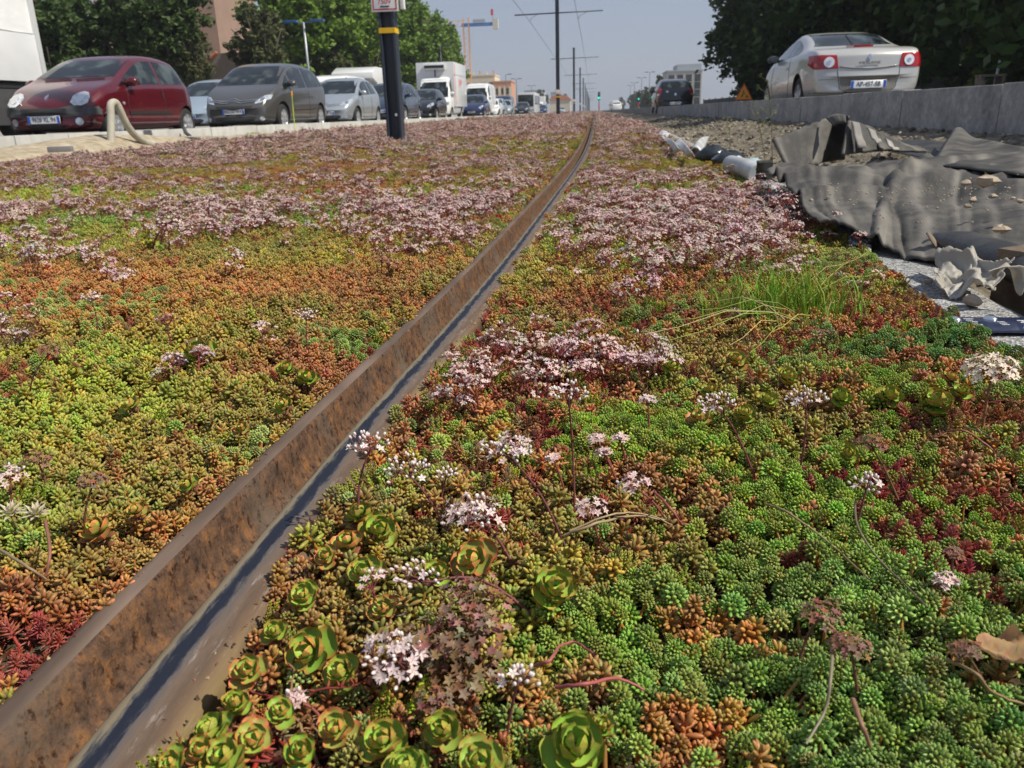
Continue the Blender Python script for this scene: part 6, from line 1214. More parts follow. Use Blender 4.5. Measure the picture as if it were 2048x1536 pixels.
# box truck
bt = van('white refrigerated box truck with a black cooling slot above its cab', (-8.85, 48.5, ZRL), scale_spec(SPV, .98, 1., .98), txt='BX 214 RM', cat='truck', name='box_truck')
bx = MB(); bx.box(-3.4, 1.05, -1.08, 1.08, .75, 3.12); bo = bx.build('cargo_box', P_WH, bt.o, bevel=.04); 
k = MB(); k.box(1.06, 1.30, -.62, .62, 2.72, 3.02); ku = k.build('cooling_unit', P_WH, bt.o, bevel=.05); k = MB(); k.box(1.301, 1.31, -.55, .55, 2.80, 2.95); k.build('slot', M['black'], ku); k = MB(); k.cyl((1.08, .0, 2.35), (1.08, 0, 2.72), .03, n=8); k.build('drain_pipe', M['black'], bt.o)
Mred = pmat('faded_red_lettering', (.62, .10, .10), .6, 0, .2, 5)
for y_ in (1.084,):
    text_mesh('lettering', 'Frais', .62, Mred, bo, Matrix(((-1, 0, 0, -1.0), (0, 0, 1, y_), (0, 1, 0, 2.1), (0, 0, 0, 1)))@Matrix.Rotation(.2, 4, 'Z'), .002); k = MB(); k.box(.72, .86, y_-.004, y_, .85, 3.0); k.build('red_stripe', Mred, bo)
# the motorhome and pickup behind
mh = van('white motorhome with an overcab roof, behind the silver hatchback and the post', (-12.6, 46, ZRL), scale_spec(SPV, 1.0, 1.05, .9), txt='233 CWD 91', cat='motorhome', name='motorhome')
k = MB(); k.prism([(-3.6, -1.12, .6), (-3.6, -1.12, 2.85), (1.2, -1.12, 2.85), (2.1, -1.12, 2.55), (2.15, -1.12, 2.25), (1.3, -1.12, 2.05), (1.2, -1.12, .6)], (0, 2.24, 0)); k.build('living_box', P_WH, mh.o, bevel=.06)
k = MB(); k.box(-1.5, -.6, 1.121, 1.135, 1.5, 2.1); k.build('side_window', M['glass'], mh.o, bevel=.01)
# big truck at the left edge
tk = thing('lorry', 'huge white tarpaulin lorry trailer cut off by the left edge, above the red car', 'truck', (-12.9, 12.4, ZRL)); tarp = pmat('white_tarpaulin', (.72, .73, .74), .5, 0, .05, 1.2, bump=.25, bscale=3)
p = DX(93, 165, -11.65); q = DX(60, 0, -11.65); y1 = float(p[1])-12.4; zb_ = float(p[2])-ZRL
k = MB(); n = 40; P = []
for i in range(n+1):
    y = -6.5+(y1+6.5)*i/n; P.append([(1.25+.012*sin(y*4)+.01*sin(y*11+z*3), y, z) for z in np.linspace(zb_+.95, 4.0, 12)])
k.grid(P); k.box(-1.25, 1.22, -6.5, y1-.02, zb_+.02, 3.98); tkb = k.build('tarpaulin', tarp, tk, smooth=40)
k = MB(); k.box(1.22, 1.27, -6.5, y1-.1, zb_, zb_+.93); k.build('side_board', pmat('white_side_board', (.62, .63, .65), .5, 0, .06, 2), tk, bevel=.01)
k = MB(); k.box(1.20, 1.31, y1-.12, y1, zb_, 4.02); k.build('corner_post', pmat('aluminium_post', (.66, .67, .68), .4, .3, .05, 2), tk, bevel=.01)
k = MB(); k.box(-1.25, 1.2, -6.5, y1, zb_-.14, zb_-.02); k.build('chassis_rail', M['black'], tk, bevel=.01)
k = MB(); k.box(.9, 1.22, -3.0, y1-.25, .35, zb_-.16); k.build('side_guard', pmat('dirty_dark_panel', (.045, .045, .048), .7, 0, .3, 4), tk, bevel=.02)
for i in range(7):
    y = -2.0+i*.8; k = MB(); k.prism([(1.28, y-.05, zb_+.97), (1.28, y+.05, zb_+.97), (1.28, y, zb_+.80)], (.01, 0, 0)); k.build('strap', M['dkgrey'], tk)
for y in (y1-.9, y1-2.2):
    k = MB(); k.lathe([(.2, .02), (.45, .02), (.50, -.04), (.50, -.26), (.2, -.28)], 28, axis='x', c=(1.2, y, .5)); wo = k.build('wheel', M['tyre'], tk, smooth=40); k = MB(); k.lathe([(0, .05), (.12, .05), (.15, -.05), (.26, -.02), (.28, .022)], 24, axis='x', c=(1.2, y, .5)); k.build('rim', M['steel'], wo, smooth=40)
k = MB(); k.box(1.27, 1.30, y1-1.75, y1-1.66, zb_-.12, zb_-.05); k.build('side_light', M['orange_lens'], tk)
# ---- the far queue on the left road
SPN = scale_spec(SPV, .9, .93, .80)
far = [('v', 'blue-grey minibus behind the tall white van', -8.9, 84, SPN, P_DB, 1.05), ('c', 'pale blue hatchback at the head of the far queue, right of the white van', -8.1, 70, SPC, P_LB, 1.), ('c', 'silver blue car second in the far queue', -8.2, 78, SPC, P_SILV, 1.),
       ('b', 'white bus with a big dark windscreen in the far queue', -9.4, 118, None, None, 1.), ('c', 'dark car with bright headlights in front of the white bus', -8.2, 98, SPC, P_BK, 1.), ('c', 'small white car just ahead of the minibus', -8.0, 66, scale_spec(SPC, .9, .95, .95), P_WH, 1.),
       ('t', 'distant small white lorry beside the second mast', -9.6, 150, None, None, 1.), ('c', 'distant dark car in front of the small white lorry', -8.6, 142, SPC, P_NV, 1.), ('c', 'distant pale car right of the second mast', -8.4, 230, SPC, P_LB, 1.)]
for kd, lab, x, y, S, pt_, s_ in far:
    if kd == 'c': hatch('queuing_car', lab, (x, y, ZRL), 'us', pt_, S, '000', LT, None, 'car', 0).o
    elif kd == 'v': van(lab, (x, y, ZRL), S, pt_, '000', None)
    elif kd == 'b':
        o = thing('bus', lab, 'bus', (x, y, ZRL)); k = MB(); k.box(-1.25, 1.25, 0, 11, .3, 3.0); k.build('body', P_WH, o, bevel=.12); k = MB(); k.box(-1.08, 1.08, -.03, .0, 1.15, 2.7); k.build('windscreen', M['glass'], o, bevel=.01); k = MB(); k.box(1.251, 1.27, .4, 10.6, 1.4, 2.6); k.build('side_window', M['glass'], o)
        for sx in (-.95, .95): k = MB(); k.box(sx-.16, sx+.16, -.03, 0, .62, .82); k.build('headlight', M['lamp'], o)
        for sx in (-1.2, 1.0):
            for yy in (2., 8.5): k = MB(); k.lathe([(.05, 0), (.48, 0), (.48, .22), (.05, .22)], 20, axis='x', c=(sx, yy, .48)); k.build('wheel', M['tyre'], o, smooth=40)
    else:
        c = van(lab, (x, y, ZRL), scale_spec(SPV, .9, .95, .85), P_WH, '000', cat='truck', name='small_lorry'); k = MB(); k.box(-2.8, .9, -1.05, 1.05, .8, 3.0); k.build('cargo_box', P_WH, c.o, bevel=.04)
c = hatch('distant_car', 'distant white car on the right-hand road beyond the black hatchback', (3.9, 160, ZRR), 'away', P_WH, SPN|{'wins': SPC['wins'], 'seam': SPC['seam']}, '000', LT, None, 'car', 0)
hatch('distant_car', 'distant low white car in front of the other white one on the right-hand road', (3.6, 135, ZRR), 'away', P_WH, SPC, '000', LT, None, 'car', 0)
# ================================================================== poles, signs and wires
MX = -2.6
def hpole(y, h, near):
    lab = 'nearest and thickest dark steel post, with a yellow band and a warning sign' if near else None
    z0 = .02+.05; o = thing('line_post' if near else 'line_mast', lab, 'post', (MX, y, z0)); w_ = .10 if near else .135
    b = MB(); b.box(-w_, -w_+.03, -w_, w_, 0, h); b.box(w_-.03, w_, -w_, w_, 0, h); b.box(-w_+.03, w_-.03, -.02, .02, 0, h); b.build('shaft', M['pole'] if near else M['mast'], o, bevel=.003 if near else 0)
    return o
YM = [10.9+51.6*k for k in range(12)]
Myel = pmat('yellow_band_paint', (.70, .42, .01), .5, 0, .1, 9); Mwh = pmat('white_enamel_sign', (.80, .80, .79), .35, 0, .04, 9); Mrd = pmat('red_sign_paint', (.50, .035, .03), .45, 0, .1, 9)
def sign_on(o, z, w_, h, y, detail):
    s = MB(); s.box(-w_/2, w_/2, y-.012, y, z, z+h); so_ = s.build('warning_sign', Mwh, o, bevel=.004)
    fr = MB(); t = .014; i = .02
    for a in ((-w_/2+i, w_/2-i, z+i, z+i+t), (-w_/2+i, w_/2-i, z+h-i-t, z+h-i), (-w_/2+i, -w_/2+i+t, z+i+t, z+h-i-t), (w_/2-i-t, w_/2-i, z+i+t, z+h-i-t)): fr.box(a[0], a[1], y-.0145, y-.0125, a[2], a[3])
    fr.build('red_border', Mrd, so_)
    if detail:
        R = lambda zz: Matrix(((1, 0, 0, 0), (0, 0, -1, y-.0135), (0, 1, 0, zz), (0, 0, 0, 1)))
        text_mesh('lettering', '750V', .085, Mrd, so_, R(z+.115), .001); text_mesh('lettering', 'HAUTE TENSION', .052, Mrd, so_, R(z+.20), .001, .82)
        k = MB(); k.box(-.055, .055, y-.02, y-.0125, z+.052, z+.066); k.build('slot', M['black'], so_)
        k = MB(); k.prism([(0, y-.0135, z+.42), (-.09, y-.0135, z+.27), (.09, y-.0135, z+.27)], (0, -.001, 0)); k.build('hazard_triangle', Myel, so_)
        k = MB(); k.box(w_/2+.005, w_/2+.055, y+.06, y+.15, z+.03, z+h); k.build('side_plate', Mwh, o, bevel=.003)
o = hpole(YM[0], 8.2, True); k = MB(); k.box(-.103, .103, -.103, .103, 1.30, 1.362); k.build('yellow_band', Myel, o); sign_on(o, 1.545, .345, .46, -.105, True)
k = MB(); k.box(-.2, .2, -.2, .2, -.1, .012); k.build('base_plate', M['pole'], o, bevel=.004); k = MB()
for sx in (-1, 1):
    for sy in (-1, 1): k = MB(); k.cyl((sx*.16, sy*.16, .01), (sx*.16, sy*.16, .05), .016, n=6); k.build('bolt', M['steel'], o)
k = MB(); k.cyl((0.03, -.02, .32), (.03, -.05, .32), .02, n=8); k.build('earthing_bolt', M['chrome'], o)
labs = ['tall mast with cross arm whose top leaves the picture, second in the line', 'third mast in the line, its whole top visible against the sky', 'fourth mast, thinner, right behind the third one', 'fifth mast in the receding line', 'sixth mast in the receding line', 'seventh mast in the receding line', 'eighth mast in the receding line', 'ninth mast in the receding line', 'tenth mast in the receding line', 'eleventh mast in the receding line', 'farthest mast of the line at the horizon']
for i, y in enumerate(YM[1:]):
    o = hpole(y, 8.25, False); o['label'] = labs[i]; o['group'] = 'overhead line masts along the track'
    k = MB(); k.cyl((-3.05, 0, 6.95), (3.25, 0, 7.02), .045, n=8); k.cyl((-.25, 0, 8.22), (.25, 0, 8.22), .03, n=6); k.build('cross_arm', M['mast'], o, smooth=True)
    for sx in (-1.95, 1.5): k = MB(); k.tube([(sx+.6, 0, 6.98), (sx+.1, 0, 6.72), (sx, 0, 6.52)], .022, 5); k.build('wire_bracket', M['steel'], o, smooth=True)
    if i < 5: k = MB(); k.box(-.14, .14, -.14, .14, 1.30, 1.42); k.build('yellow_band', Myel, o); sign_on(o, 1.52, .42, .34, -.14, False)
for X_, lab in ((MX-1.95, 'thin left contact wire running along the masts'), (MX+1.5, 'thin right contact wire running along the masts')):
    P = [(X_, -40, 6.55)]
    for y0, y1 in zip([-40.7]+YM, YM+[YM[-1]+51.6]):
        for t in (.25, .5, .75, 1.): P.append((X_+.06*sin(y1), y0+(y1-y0)*t, 6.58-.16*4*t*(1-t)))
    k = MB(); k.tube(P, .014, 5); tag(k.build('contact_wire', M['black'], smooth=True), lab, 'wire')
# roadworks triangle
P = DY(1487, 200, 27.0); o = thing('roadworks_sign', 'orange triangular roadworks sign with a digging figure, left of the champagne car', 'sign', (float(P[0]), 27.0, ZRR)); zb_ = float(P[2])-ZRR; S_ = .56
Mor = pmat('orange_sign_face', (.85, .36, .02), .5, 0, .06, 9, emit=None); Mro = pmat('red_orange_edge', (.78, .10, .02), .5, 0, .08, 9)
tri = lambda s, y, cz: [(-s/2, y, zb_+cz), (s/2, y, zb_+cz), (0, y, zb_+cz+s*.866)]
k = MB(); k.prism(tri(S_, 0, 0), (0, .012, 0)); pa = k.build('panel', Mro, o, bevel=.004); k = MB(); k.prism(tri(S_*.80, -.004, S_*.055), (0, .003, 0)); k.build('face', Mor, pa)
k = MB(); y_ = -.0065
for pts in ([(-.06, .09), (-.035, .10), (-.01, .20), (-.035, .21)], [(-.035, .20), (.015, .185), (.02, .205), (-.03, .235)], [(-.10, .085), (-.075, .085), (-.035, .17), (-.05, .18)], [(.01, .195), (.085, .105), (.095, .112), (.02, .205)], [(.05, .075), (.15, .075), (.12, .12), (.09, .125)]): k.prism([(a, y_, zb_+c_) for a, c_ in pts], (0, .002, 0))
k.cyl((-.015, y_, zb_+.255), (-.015, y_+.002, zb_+.255), .022, n=10); k.build('pictogram', M['ink'], pa)
for sx in (-.2, .2): k = MB(); k.cyl((sx, .06, 0), (sx, .01, zb_+.05), .012, n=6); k.build('leg', M['steel'], o)
# traffic signals and lamps
Mg = pmat('lit_green_signal', (.02, .5, .35), .3, 0, .02, 5, emit=(.03, .75, .5, .9))
def signal(px, py, Y, lab, r=.16):
    P = DY(px, py, Y); o = thing('traffic_light', lab, 'traffic light', (float(P[0]), Y, .1)); h = float(P[2])-.1; k = MB(); k.cyl((0, 0, 0), (0, 0, h), .07, n=8); k.build('post', M['pole'], o, smooth=True)
    k = MB(); k.box(-.2, .2, -.12, .12, h-.35, h+.95); k.build('signal_box', M['black'], o, bevel=.05); k = MB(); k.cyl((0, -.125, h), (0, -.15, h), r, n=14); k.build('green_lens', Mg, o)
    k = MB(); k.box(-.09, .09, -.09, .09, .6, 1.2); k.build('red_sleeve', Mrd, o)
signal(1198, 196, 140, 'green signal on a thin post just right of where the rail vanishes', .2); signal(1277, 198, 120, 'small green traffic light on the right-hand road, left of the black car', .12); signal(1306, 195, 85, 'bigger green traffic light close to the black hatchback', .17)
def lamp(x, y, h, lab, grp, blue=False, both=False):
    o = thing('street_lamp', lab, 'street lamp', (x, y, .2), 0, grp); k = MB(); k.tube([(0, 0, 0), (0, 0, h*.5), (0, 0, h)], [.09, .07, .05], 8); k.build('post', M['steel'] if blue else M['mast'], o, smooth=True)
    for sg in ((1, -1) if both else (1,)):
        k = MB(); k.tube([(0, 0, h-.05), (sg*.35, 0, h), (sg*.7, 0, h+.02)], .03, 6); k.box(min(sg*.35, sg*1.1), max(sg*.35, sg*1.1), -.14, .14, h, h+.11); k.build('lamp_head', pmat('blue_lamp_head', (.03, .10, .28), .4, 0, .1, 5) if blue else M['mast'], o, bevel=.02)
lamp(-14.95, 44, 4.95, 'street lamp with a flat blue head in front of the green trees', None, True, True)
gl, gr = 'far street lamps on the left', 'far street lamps on the right'
lamp(-15, 84, 6.6, 'street lamp poking out of the last green tree above the box truck', gl)
lamp(-15, 146, 6.5, 'far street lamp above the orange roofed block', gl); lamp(-15, 166, 6.5, 'far street lamp right of the orange roofed block', gl, both=True); lamp(-15, 207, 6.4, 'farthest street lamp on the left, above the grey building', gl, both=True)
for i, y in enumerate((177, 206, 241, 267)): lamp(11.4, y, 7.3, ['nearest and tallest', 'second', 'third', 'farthest'][i]+' of the four far street lamps over the right-hand trees', gr, both=True)

# ================================================================== trees
def foliage_mat(name, c1, c2, trans=.25):
    m, nt, b = new_mat(name); L = nt.links.new; b.inputs['Roughness'].default_value = .6; b.inputs['Specular IOR Level'].default_value = .25
    a = N(nt, 'ShaderNodeAttribute', attribute_name='shade'); sp = N(nt, 'ShaderNodeSeparateColor'); L(a.outputs['Color'], sp.inputs[0]); x = N(nt, 'ShaderNodeMix', data_type='RGBA'); x.inputs[6].default_value = (*c1, 1); x.inputs[7].default_value = (*c2, 1); L(sp.outputs[0], x.inputs['Factor']); L(x.outputs[2], b.inputs['Base Color'])
    t = N(nt, 'ShaderNodeBsdfTranslucent'); L(x.outputs[2], t.inputs[0]); ms = N(nt, 'ShaderNodeMixShader'); ms.inputs[0].default_value = trans; L(b.outputs[0], ms.inputs[1]); L(t.outputs[0], ms.inputs[2]); L(ms.outputs[0], nt.nodes['Material Output'].inputs[0]); return m
FM = {'plane': foliage_mat('plane_foliage', (.07, .135, .016), (.17, .27, .035)), 'oak': foliage_mat('dark_foliage', (.026, .05, .013), (.075, .12, .03), .18), 'olive': foliage_mat('dull_foliage', (.05, .065, .025), (.10, .11, .045)), 'right': foliage_mat('shade_toned_foliage', (.018, .038, .009), (.065, .12, .02), .16), 'bright': foliage_mat('sun_toned_foliage', (.08, .14, .02), (.17, .24, .03), .3)}  # right-hand trees' shade and the bush's sunlight are put into leaf colour
bark = pmat('bark', (.075, .06, .045), .9, 0, .3, 12, bump=.6, bscale=20)
def crown_mesh(name, mat, blobs, n, s, seed, fill=.35, squash=1.):
    g_ = np.random.default_rng(seed); V = []; C = []; tot = sum(b[3]**2 for b in blobs)
    for bx_, by_, bz_, br in blobs:
        # each blob is itself broken into clusters of leaves
        k = int(n*br**2/tot); nc = max(8, k//45); d = g_.normal(size=(nc, 3)); d /= np.linalg.norm(d, axis=1)[:, None]; rr = br*(1-fill*g_.random(nc)**1.6)*(1+.16*g_.normal(size=nc)); cc = d*rr[:, None]*[1, 1, squash]+[bx_, by_, bz_]
        ci = g_.integers(0, nc, k); P = cc[ci]+g_.normal(size=(k, 3))*br*.13; cs = g_.random(nc)
        u = g_.normal(size=(k, 3)); u[:, 2] *= .6; u /= np.linalg.norm(u, axis=1)[:, None]; v = np.cross(u, g_.normal(size=(k, 3))); v /= np.linalg.norm(v, axis=1)[:, None]; sz = s*(.6+.8*g_.random(k))[:, None]
        Q = np.stack([P-u*sz, P+v*sz*.55-u*sz*.1, P+u*sz, P-v*sz*.55-u*sz*.1], 1); V.append(Q.reshape(-1, 3)); c = np.clip(cs[ci]*.65+.35*g_.random(k), 0, 1); C.append(np.repeat(c, 4))
    V = np.concatenate(V); C = np.concatenate(C); me = bpy.data.meshes.new(name); nq = len(V)//4
    me.vertices.add(len(V)); me.vertices.foreach_set('co', V.astype(np.float32).ravel()); me.loops.add(nq*4); me.loops.foreach_set('vertex_index', np.arange(nq*4, dtype=np.int32)); me.polygons.add(nq); me.polygons.foreach_set('loop_start', np.arange(0, nq*4, 4, dtype=np.int32)); me.polygons.foreach_set('loop_total', np.full(nq, 4, dtype=np.int32))
    me.update(calc_edges=True); ca = me.color_attributes.new('shade', 'FLOAT_COLOR', 'POINT'); ca.data.foreach_set('color', np.stack([C, C, C, np.ones_like(C)], 1).astype(np.float32).ravel()); me.materials.append(mat); return me
def blobs(R, z0, z1, k, seed, rs=(.28, .5), cone=0.):
    g_ = np.random.default_rng(seed); out = []
    for i in range(k):
        t = (i+.5)/k; z = z0+(z1-z0)*t; prof = sqrt(max(.05, 1-(2*t-1)**2)) if not cone else (1-t*cone); a = g_.random()*6.28; r = R*prof*g_.uniform(.25, .75); out.append((r*cos(a), r*sin(a), z, R*g_.uniform(*rs)*(1 if not cone else (1.1-t*.7))))
    return out
def trunk_mesh(h, r, seed, lean=.1, limbs=6, top=.75, R=2.):
    rr = random.Random(seed); b = MB(); P = [(0, 0, -.3)]+[(lean*h*(i/6)**2*rr.uniform(.6, 1.2), rr.uniform(-.06, .06)*h*.3, h*top*i/6) for i in range(1, 7)]; b.tube(P, [r*(1.25-.13*i) for i in range(7)], 10)
    for i in range(limbs):
        a = rr.random()*6.28; k = rr.randint(2, 5); p = Vector(P[k]); e = p+Vector((cos(a)*R*rr.uniform(.5, .85), sin(a)*R*rr.uniform(.5, .85), h*.3*rr.uniform(.6, 1.2))); m = (p+e)/2+Vector((0, 0, -.1*h*rr.random())); b.tube([tuple(p), tuple(m), tuple(e)], [r*.5, r*.33, r*.12], 7)
    return b.mesh('trunk', bark, True)
KT = {}
def kind(key, mat, h, R, z0, n, s, seeds, rs=(.28, .48), nb=16, r=.2, cone=0., limbs=7):
    KT[key] = [(crown_mesh('crown', FM[mat], blobs(R, z0, h*.93, nb, sd, rs, cone), n, s, sd), trunk_mesh(h, r, sd, .04, limbs, .8, R)) for sd in seeds]
kind('plane', 'plane', 10.5, 4.2, 2.9, 15000, .19, (1, 2, 3), nb=26, rs=(.30, .46)); kind('oak', 'oak', 6.2, 2.7, 1.5, 11000, .13, (4, 5), nb=20); kind('high', 'oak', 6.4, 2.6, 3.6, 11000, .13, (24, 25), nb=20); kind('olive', 'olive', 5.0, 1.9, 1.6, 8000, .10, (6,), nb=14, r=.12)
kind('right', 'right', 12.5, 5.0, 1.9, 26000, .22, (7, 8, 9), nb=34, r=.28, rs=(.30, .46)); kind('fir', 'oak', 7., 2.3, .8, 5000, .2, (10,), nb=14, cone=.85, rs=(.35, .5)); kind('round', 'right', 6.5, 2.8, .8, 5000, .24, (11,), nb=14)
kind('bush', 'bright', 2.6, 1.5, .5, 5000, .10, (12,), nb=9, r=.05, limbs=3); kind('shrub', 'right', 2.8, 1.9, .4, 7000, .14, (13, 14), nb=10, r=.06, limbs=3)
def tree(key, x, y, sc, lab, grp=None, i=0, rz=None, z=.15, sz=1., name='tree', cat='tree'):
    o = thing(name, lab, cat, (x, y, z), random.uniform(0, 6.28) if rz is None else rz, grp); o.scale = (sc, sc, sc*sz); cm, tm = KT[key][i % len(KT[key])]; link(bpy.data.objects.new('crown', cm), o); link(bpy.data.objects.new('trunk', tm), o)
gp = 'row of light green trees along the left pavement'
pl = ['nearest light green tree of the left row, its top leaving the picture', 'second light green tree of the left row, left of the blue lamp', 'third light green tree of the left row, behind the blue lamp', 'fourth light green tree of the left row, just left of the dark post', 'fifth light green tree of the left row, behind the dark post', 'sixth light green tree of the left row, just right of the dark post', 'seventh light green tree of the left row, above the box truck', 'eighth light green tree of the left row', 'last light green tree of the left row, standing against the sky']
for i, l_ in enumerate(pl): tree('plane', -17.9-.2*(i % 2), 51.5+5.6*i, .97+.05*sin(i*2.1), l_, gp, i)
go = 'dark trees behind the red car'
for i, (x, y, s, l_) in enumerate([(-25.6, 33.5, 1.3, 'tall dark tree at far left beside the white lorry'), (-22.6, 34, .86, 'dark tree right behind the roof of the red car'), (-23.6, 38, .92, 'dark tree behind the rear of the red car'), (-20.6, 36.5, .90, 'dark round tree left of the beige tower'), (-18.9, 37, .92, 'dark round tree in front of the beige tower'), (-29.5, 34, 1.5, 'dark tree mostly hidden by the white lorry')]): tree('high' if i in (3, 4) else 'oak', x, y, s, l_, go, i)
tree('olive', -17.9, 37, .80, 'small olive green tree above the taupe grey car', None); tree('olive', -16.0, 40.5, 1.02, 'dull brownish green tree left of the blue lamp'); tree('olive', -16.4, 52, .95, 'low dull tree left of the dark post'); tree('olive', -16.2, 60.5, 1.1, 'dull tree between the dark post and the box truck')
gh = 'low dark shrubs behind the parked cars'
for i, (x, y) in enumerate(((-24, 30), (-22.0, 31), (-27, 29.5))): tree('shrub', x, y, 1.0, 'low dark shrub under the trees behind the red car, %s of these' % ['middle one', 'rightmost', 'leftmost'][i], gh, i, name='shrub', cat='shrub')
gR = 'large dark trees on the right'
rt = [(13.0, 24.5, 1.0), (14.2, 33, 1.05), (12.9, 41, 1.0), (13.4, 49.5, 1.02), (12.6, 59, 1.0), (12.9, 69, .95), (21, 27, 1.1), (21.5, 36, 1.12), (20, 46, 1.15), (20, 58, 1.1), (15.0, 16.5, 1.0), (22, 18, 1.1), (19, 70, 1.0), (27, 44, 1.2), (16.5, 29, .95)]
rl = ['dark tree whose trunk stands near the striped pole at the right edge', 'dark tree behind the champagne car', 'dark tree above the left side of the champagne car', 'dark tree above the orange sign', 'dark tree right of the black hatchback', 'leftmost tree of the dark right-hand mass, against the sky', 'dark tree of the back row near the right edge', 'dark tree of the back row behind the champagne car', 'dark tree of the back row behind the orange sign', 'dark tree of the back row towards the black hatchback', 'nearest dark tree, in the top right corner', 'back row tree in the top right corner', 'farthest back row tree of the right-hand mass', 'deepest tree of the right-hand mass', 'dark tree filling the gap behind the champagne car roof']
for i, ((x, y, s), l_) in enumerate(zip(rt, rl)): tree('right', x, y, s, l_, gR, i)
gs_ = 'dark undergrowth along the right-hand pavement'
for i in range(17): tree('shrub', 15.2+1.4*(i % 3), 19+3.6*i, 1.05+.25*sin(i*3), 'dark shrub below the right-hand trees, %s along the fence' % ORD[i], gs_, i, name='shrub', cat='shrub')
tree('bush', 12.0, 26.5, .95, 'sunlit yellow-green bush right of the champagne car', None, name='bush', cat='bush'); tree('bush', 13.9, 25.5, .9, 'yellow-green bush at the right edge behind the dark trunk', None, name='bush', cat='bush')
gf = 'far trees along the right-hand road'
for i, (k_, x, y, s, l_) in enumerate([('fir', 13.2, 172, 1.0, 'pointed tree left of the black hatchback roof'), ('round', 14.5, 185, .85, 'round tree beside the pointed one'), ('round', 14, 205, .8, 'third far tree on the right'), ('fir', 14, 228, .9, 'small pointed tree farther left'), ('round', 14.5, 250, .85, 'fifth far tree on the right'), ('round', 14, 285, .9, 'sixth far tree on the right'), ('round', 15, 330, .9, 'seventh far tree on the right'), ('round', 13, 400, .9, 'farthest small tree at the end of the right-hand road'), ('round', 13.3, 158, .75, 'round tree just left of the apartment block'), ('round', 14, 140, .7, 'low tree at the foot of the apartment block')]): tree(k_, x, y, s, l_, gf, i)
gq = 'far trees on the left'
for i, (x, y, s, l_) in enumerate([(-21, 118, .8, 'small round tree right of the last green tree'), (-33, 230, 1.1, 'small tree in front of the orange roofed block'), (-19, 300, 1.2, 'far tree beside the small distant house'), (-14, 420, 1.3, 'farthest tree on the left at the horizon')]): tree('round', x, y, s, l_, gq)
# striped pole and low wall piece at the right edge
P = DY(1990, 150, 24.); o = thing('striped_pole', 'thin white pole with a red band at the right edge', 'pole', (float(P[0]), 24., .3)); k = MB(); k.cyl((0, 0, 0), (.12, 0, 1.75), .035, n=8); k.build('post', Mwh, o, smooth=True); k = MB(); k.cyl((.072, 0, 1.05), (.09, 0, 1.3), .042, n=8); k.build('red_band', Mrd, o, smooth=True)
P = DY(1980, 160, 21.); o = thing('low_bench', 'low wooden bench on the right pavement below the striped pole', 'bench', (float(P[0]), 21., .3)); h_ = float(P[2])-.3+.12
k = MB(); k.box(-.27, .27, -.2, .2, h_-.05, h_); k.build('seat', M['wood'], o, bevel=.01)
for sx in (-.22, .22): k = MB(); k.box(sx-.04, sx+.04, -.18, .18, 0, h_-.05); k.build('leg', M['wood'], o, bevel=.01)

# ================================================================== buildings
def block(name, lab, x0, x1, y0, y1, h, wall, roof, cols, rows, wz, side=None, parapet=None, cat='building', win=(1.1, 1.3), z=.2, bal=False):
    o = thing(name, lab, cat, ((x0+x1)/2, y0, z)); w_ = x1-x0; k = MB(); k.box(-w_/2, w_/2, 0, y1-y0, 0, h); k.build('wall', wall, o)
    k = MB(); k.box(-w_/2-.15, w_/2+.15, -.15, y1-y0+.15, h, h+.35); k.build('roof', roof, o)
    for i in range(cols):
        for j in range(rows):
            x = -w_/2+w_*(i+.5)/cols; zz = wz+j*(h-wz-.6)/rows; f = MB(); f.box(x-win[0]/2-.08, x+win[0]/2+.08, -.05, .0, zz-.08, zz+win[1]+.08); fo_ = f.build('window', pmat('window_frame', (.5, .48, .44), .6) if 'wf' not in M else M['wf'], o); g2 = MB(); g2.box(x-win[0]/2, x+win[0]/2, -.055, -.045, zz, zz+win[1]); g2.build('pane', M['glass'], fo_)
    return o
M['wf'] = pmat('window_frame', (.5, .48, .44), .6, 0, .05, 3); cream = pmat('cream_render', (.60, .53, .40), .85, 0, .06, .5); orng = pmat('orange_render', (.50, .24, .14), .85, 0, .08, .5); pinkb = pmat('pinkish_brick', (.42, .31, .25), .9, 0, .10, .8); pink_shaded = pmat('shade_painted_brick', (.26, .17, .13), .9, 0, .1, .8); greyb = pmat('grey_render', (.34, .37, .41), .85, 0, .08, .3); rooft = pmat('terracotta_roof', (.48, .15, .07), .9, 0, .15, 3); rbrown = pmat('brown_roof', (.16, .125, .10), .9, 0, .15, 3)
o = thing('tower_block', 'tall pinkish beige tower behind the dark trees on the left', 'building', (-47, 90, .2)); k = MB(); k.box(-6.6, 4.2, 0, 12, 0, 30); k.build('wall', pinkb, o); k = MB(); k.box(4.2, 6.6, .6, 12, 0, 14.2); k.prism([(4.2, .6, 14.2), (6.6, .6, 14.2), (4.2, .6, 16.4)], (0, 11, 0)); k.build('side_wing', pink_shaded, o); k = MB(); k.box(-6.8, 4.4, -.2, 12.2, 30, 30.5); k.build('roof', rbrown, o)  # side wing in a darker brick copy, painting the tower's shaded edge
for i in range(4):
    for j in range(8): zz = 3+j*3.2; k = MB(); k.box(-5.8+i*2.5, -4.7+i*2.5, -.06, 0, zz, zz+1.4); wo = k.build('window', M['wf'], o); k = MB(); k.box(-5.7+i*2.5, -4.8+i*2.5, -.07, -.055, zz+.1, zz+1.3); k.build('pane', M['glass'], wo)
P = DY(512, 98, 55.); o = thing('house', 'low house with an orange edged gable roof behind the taupe grey car', 'house', (float(P[0]), 55., .2)); zr = float(P[2])-.2
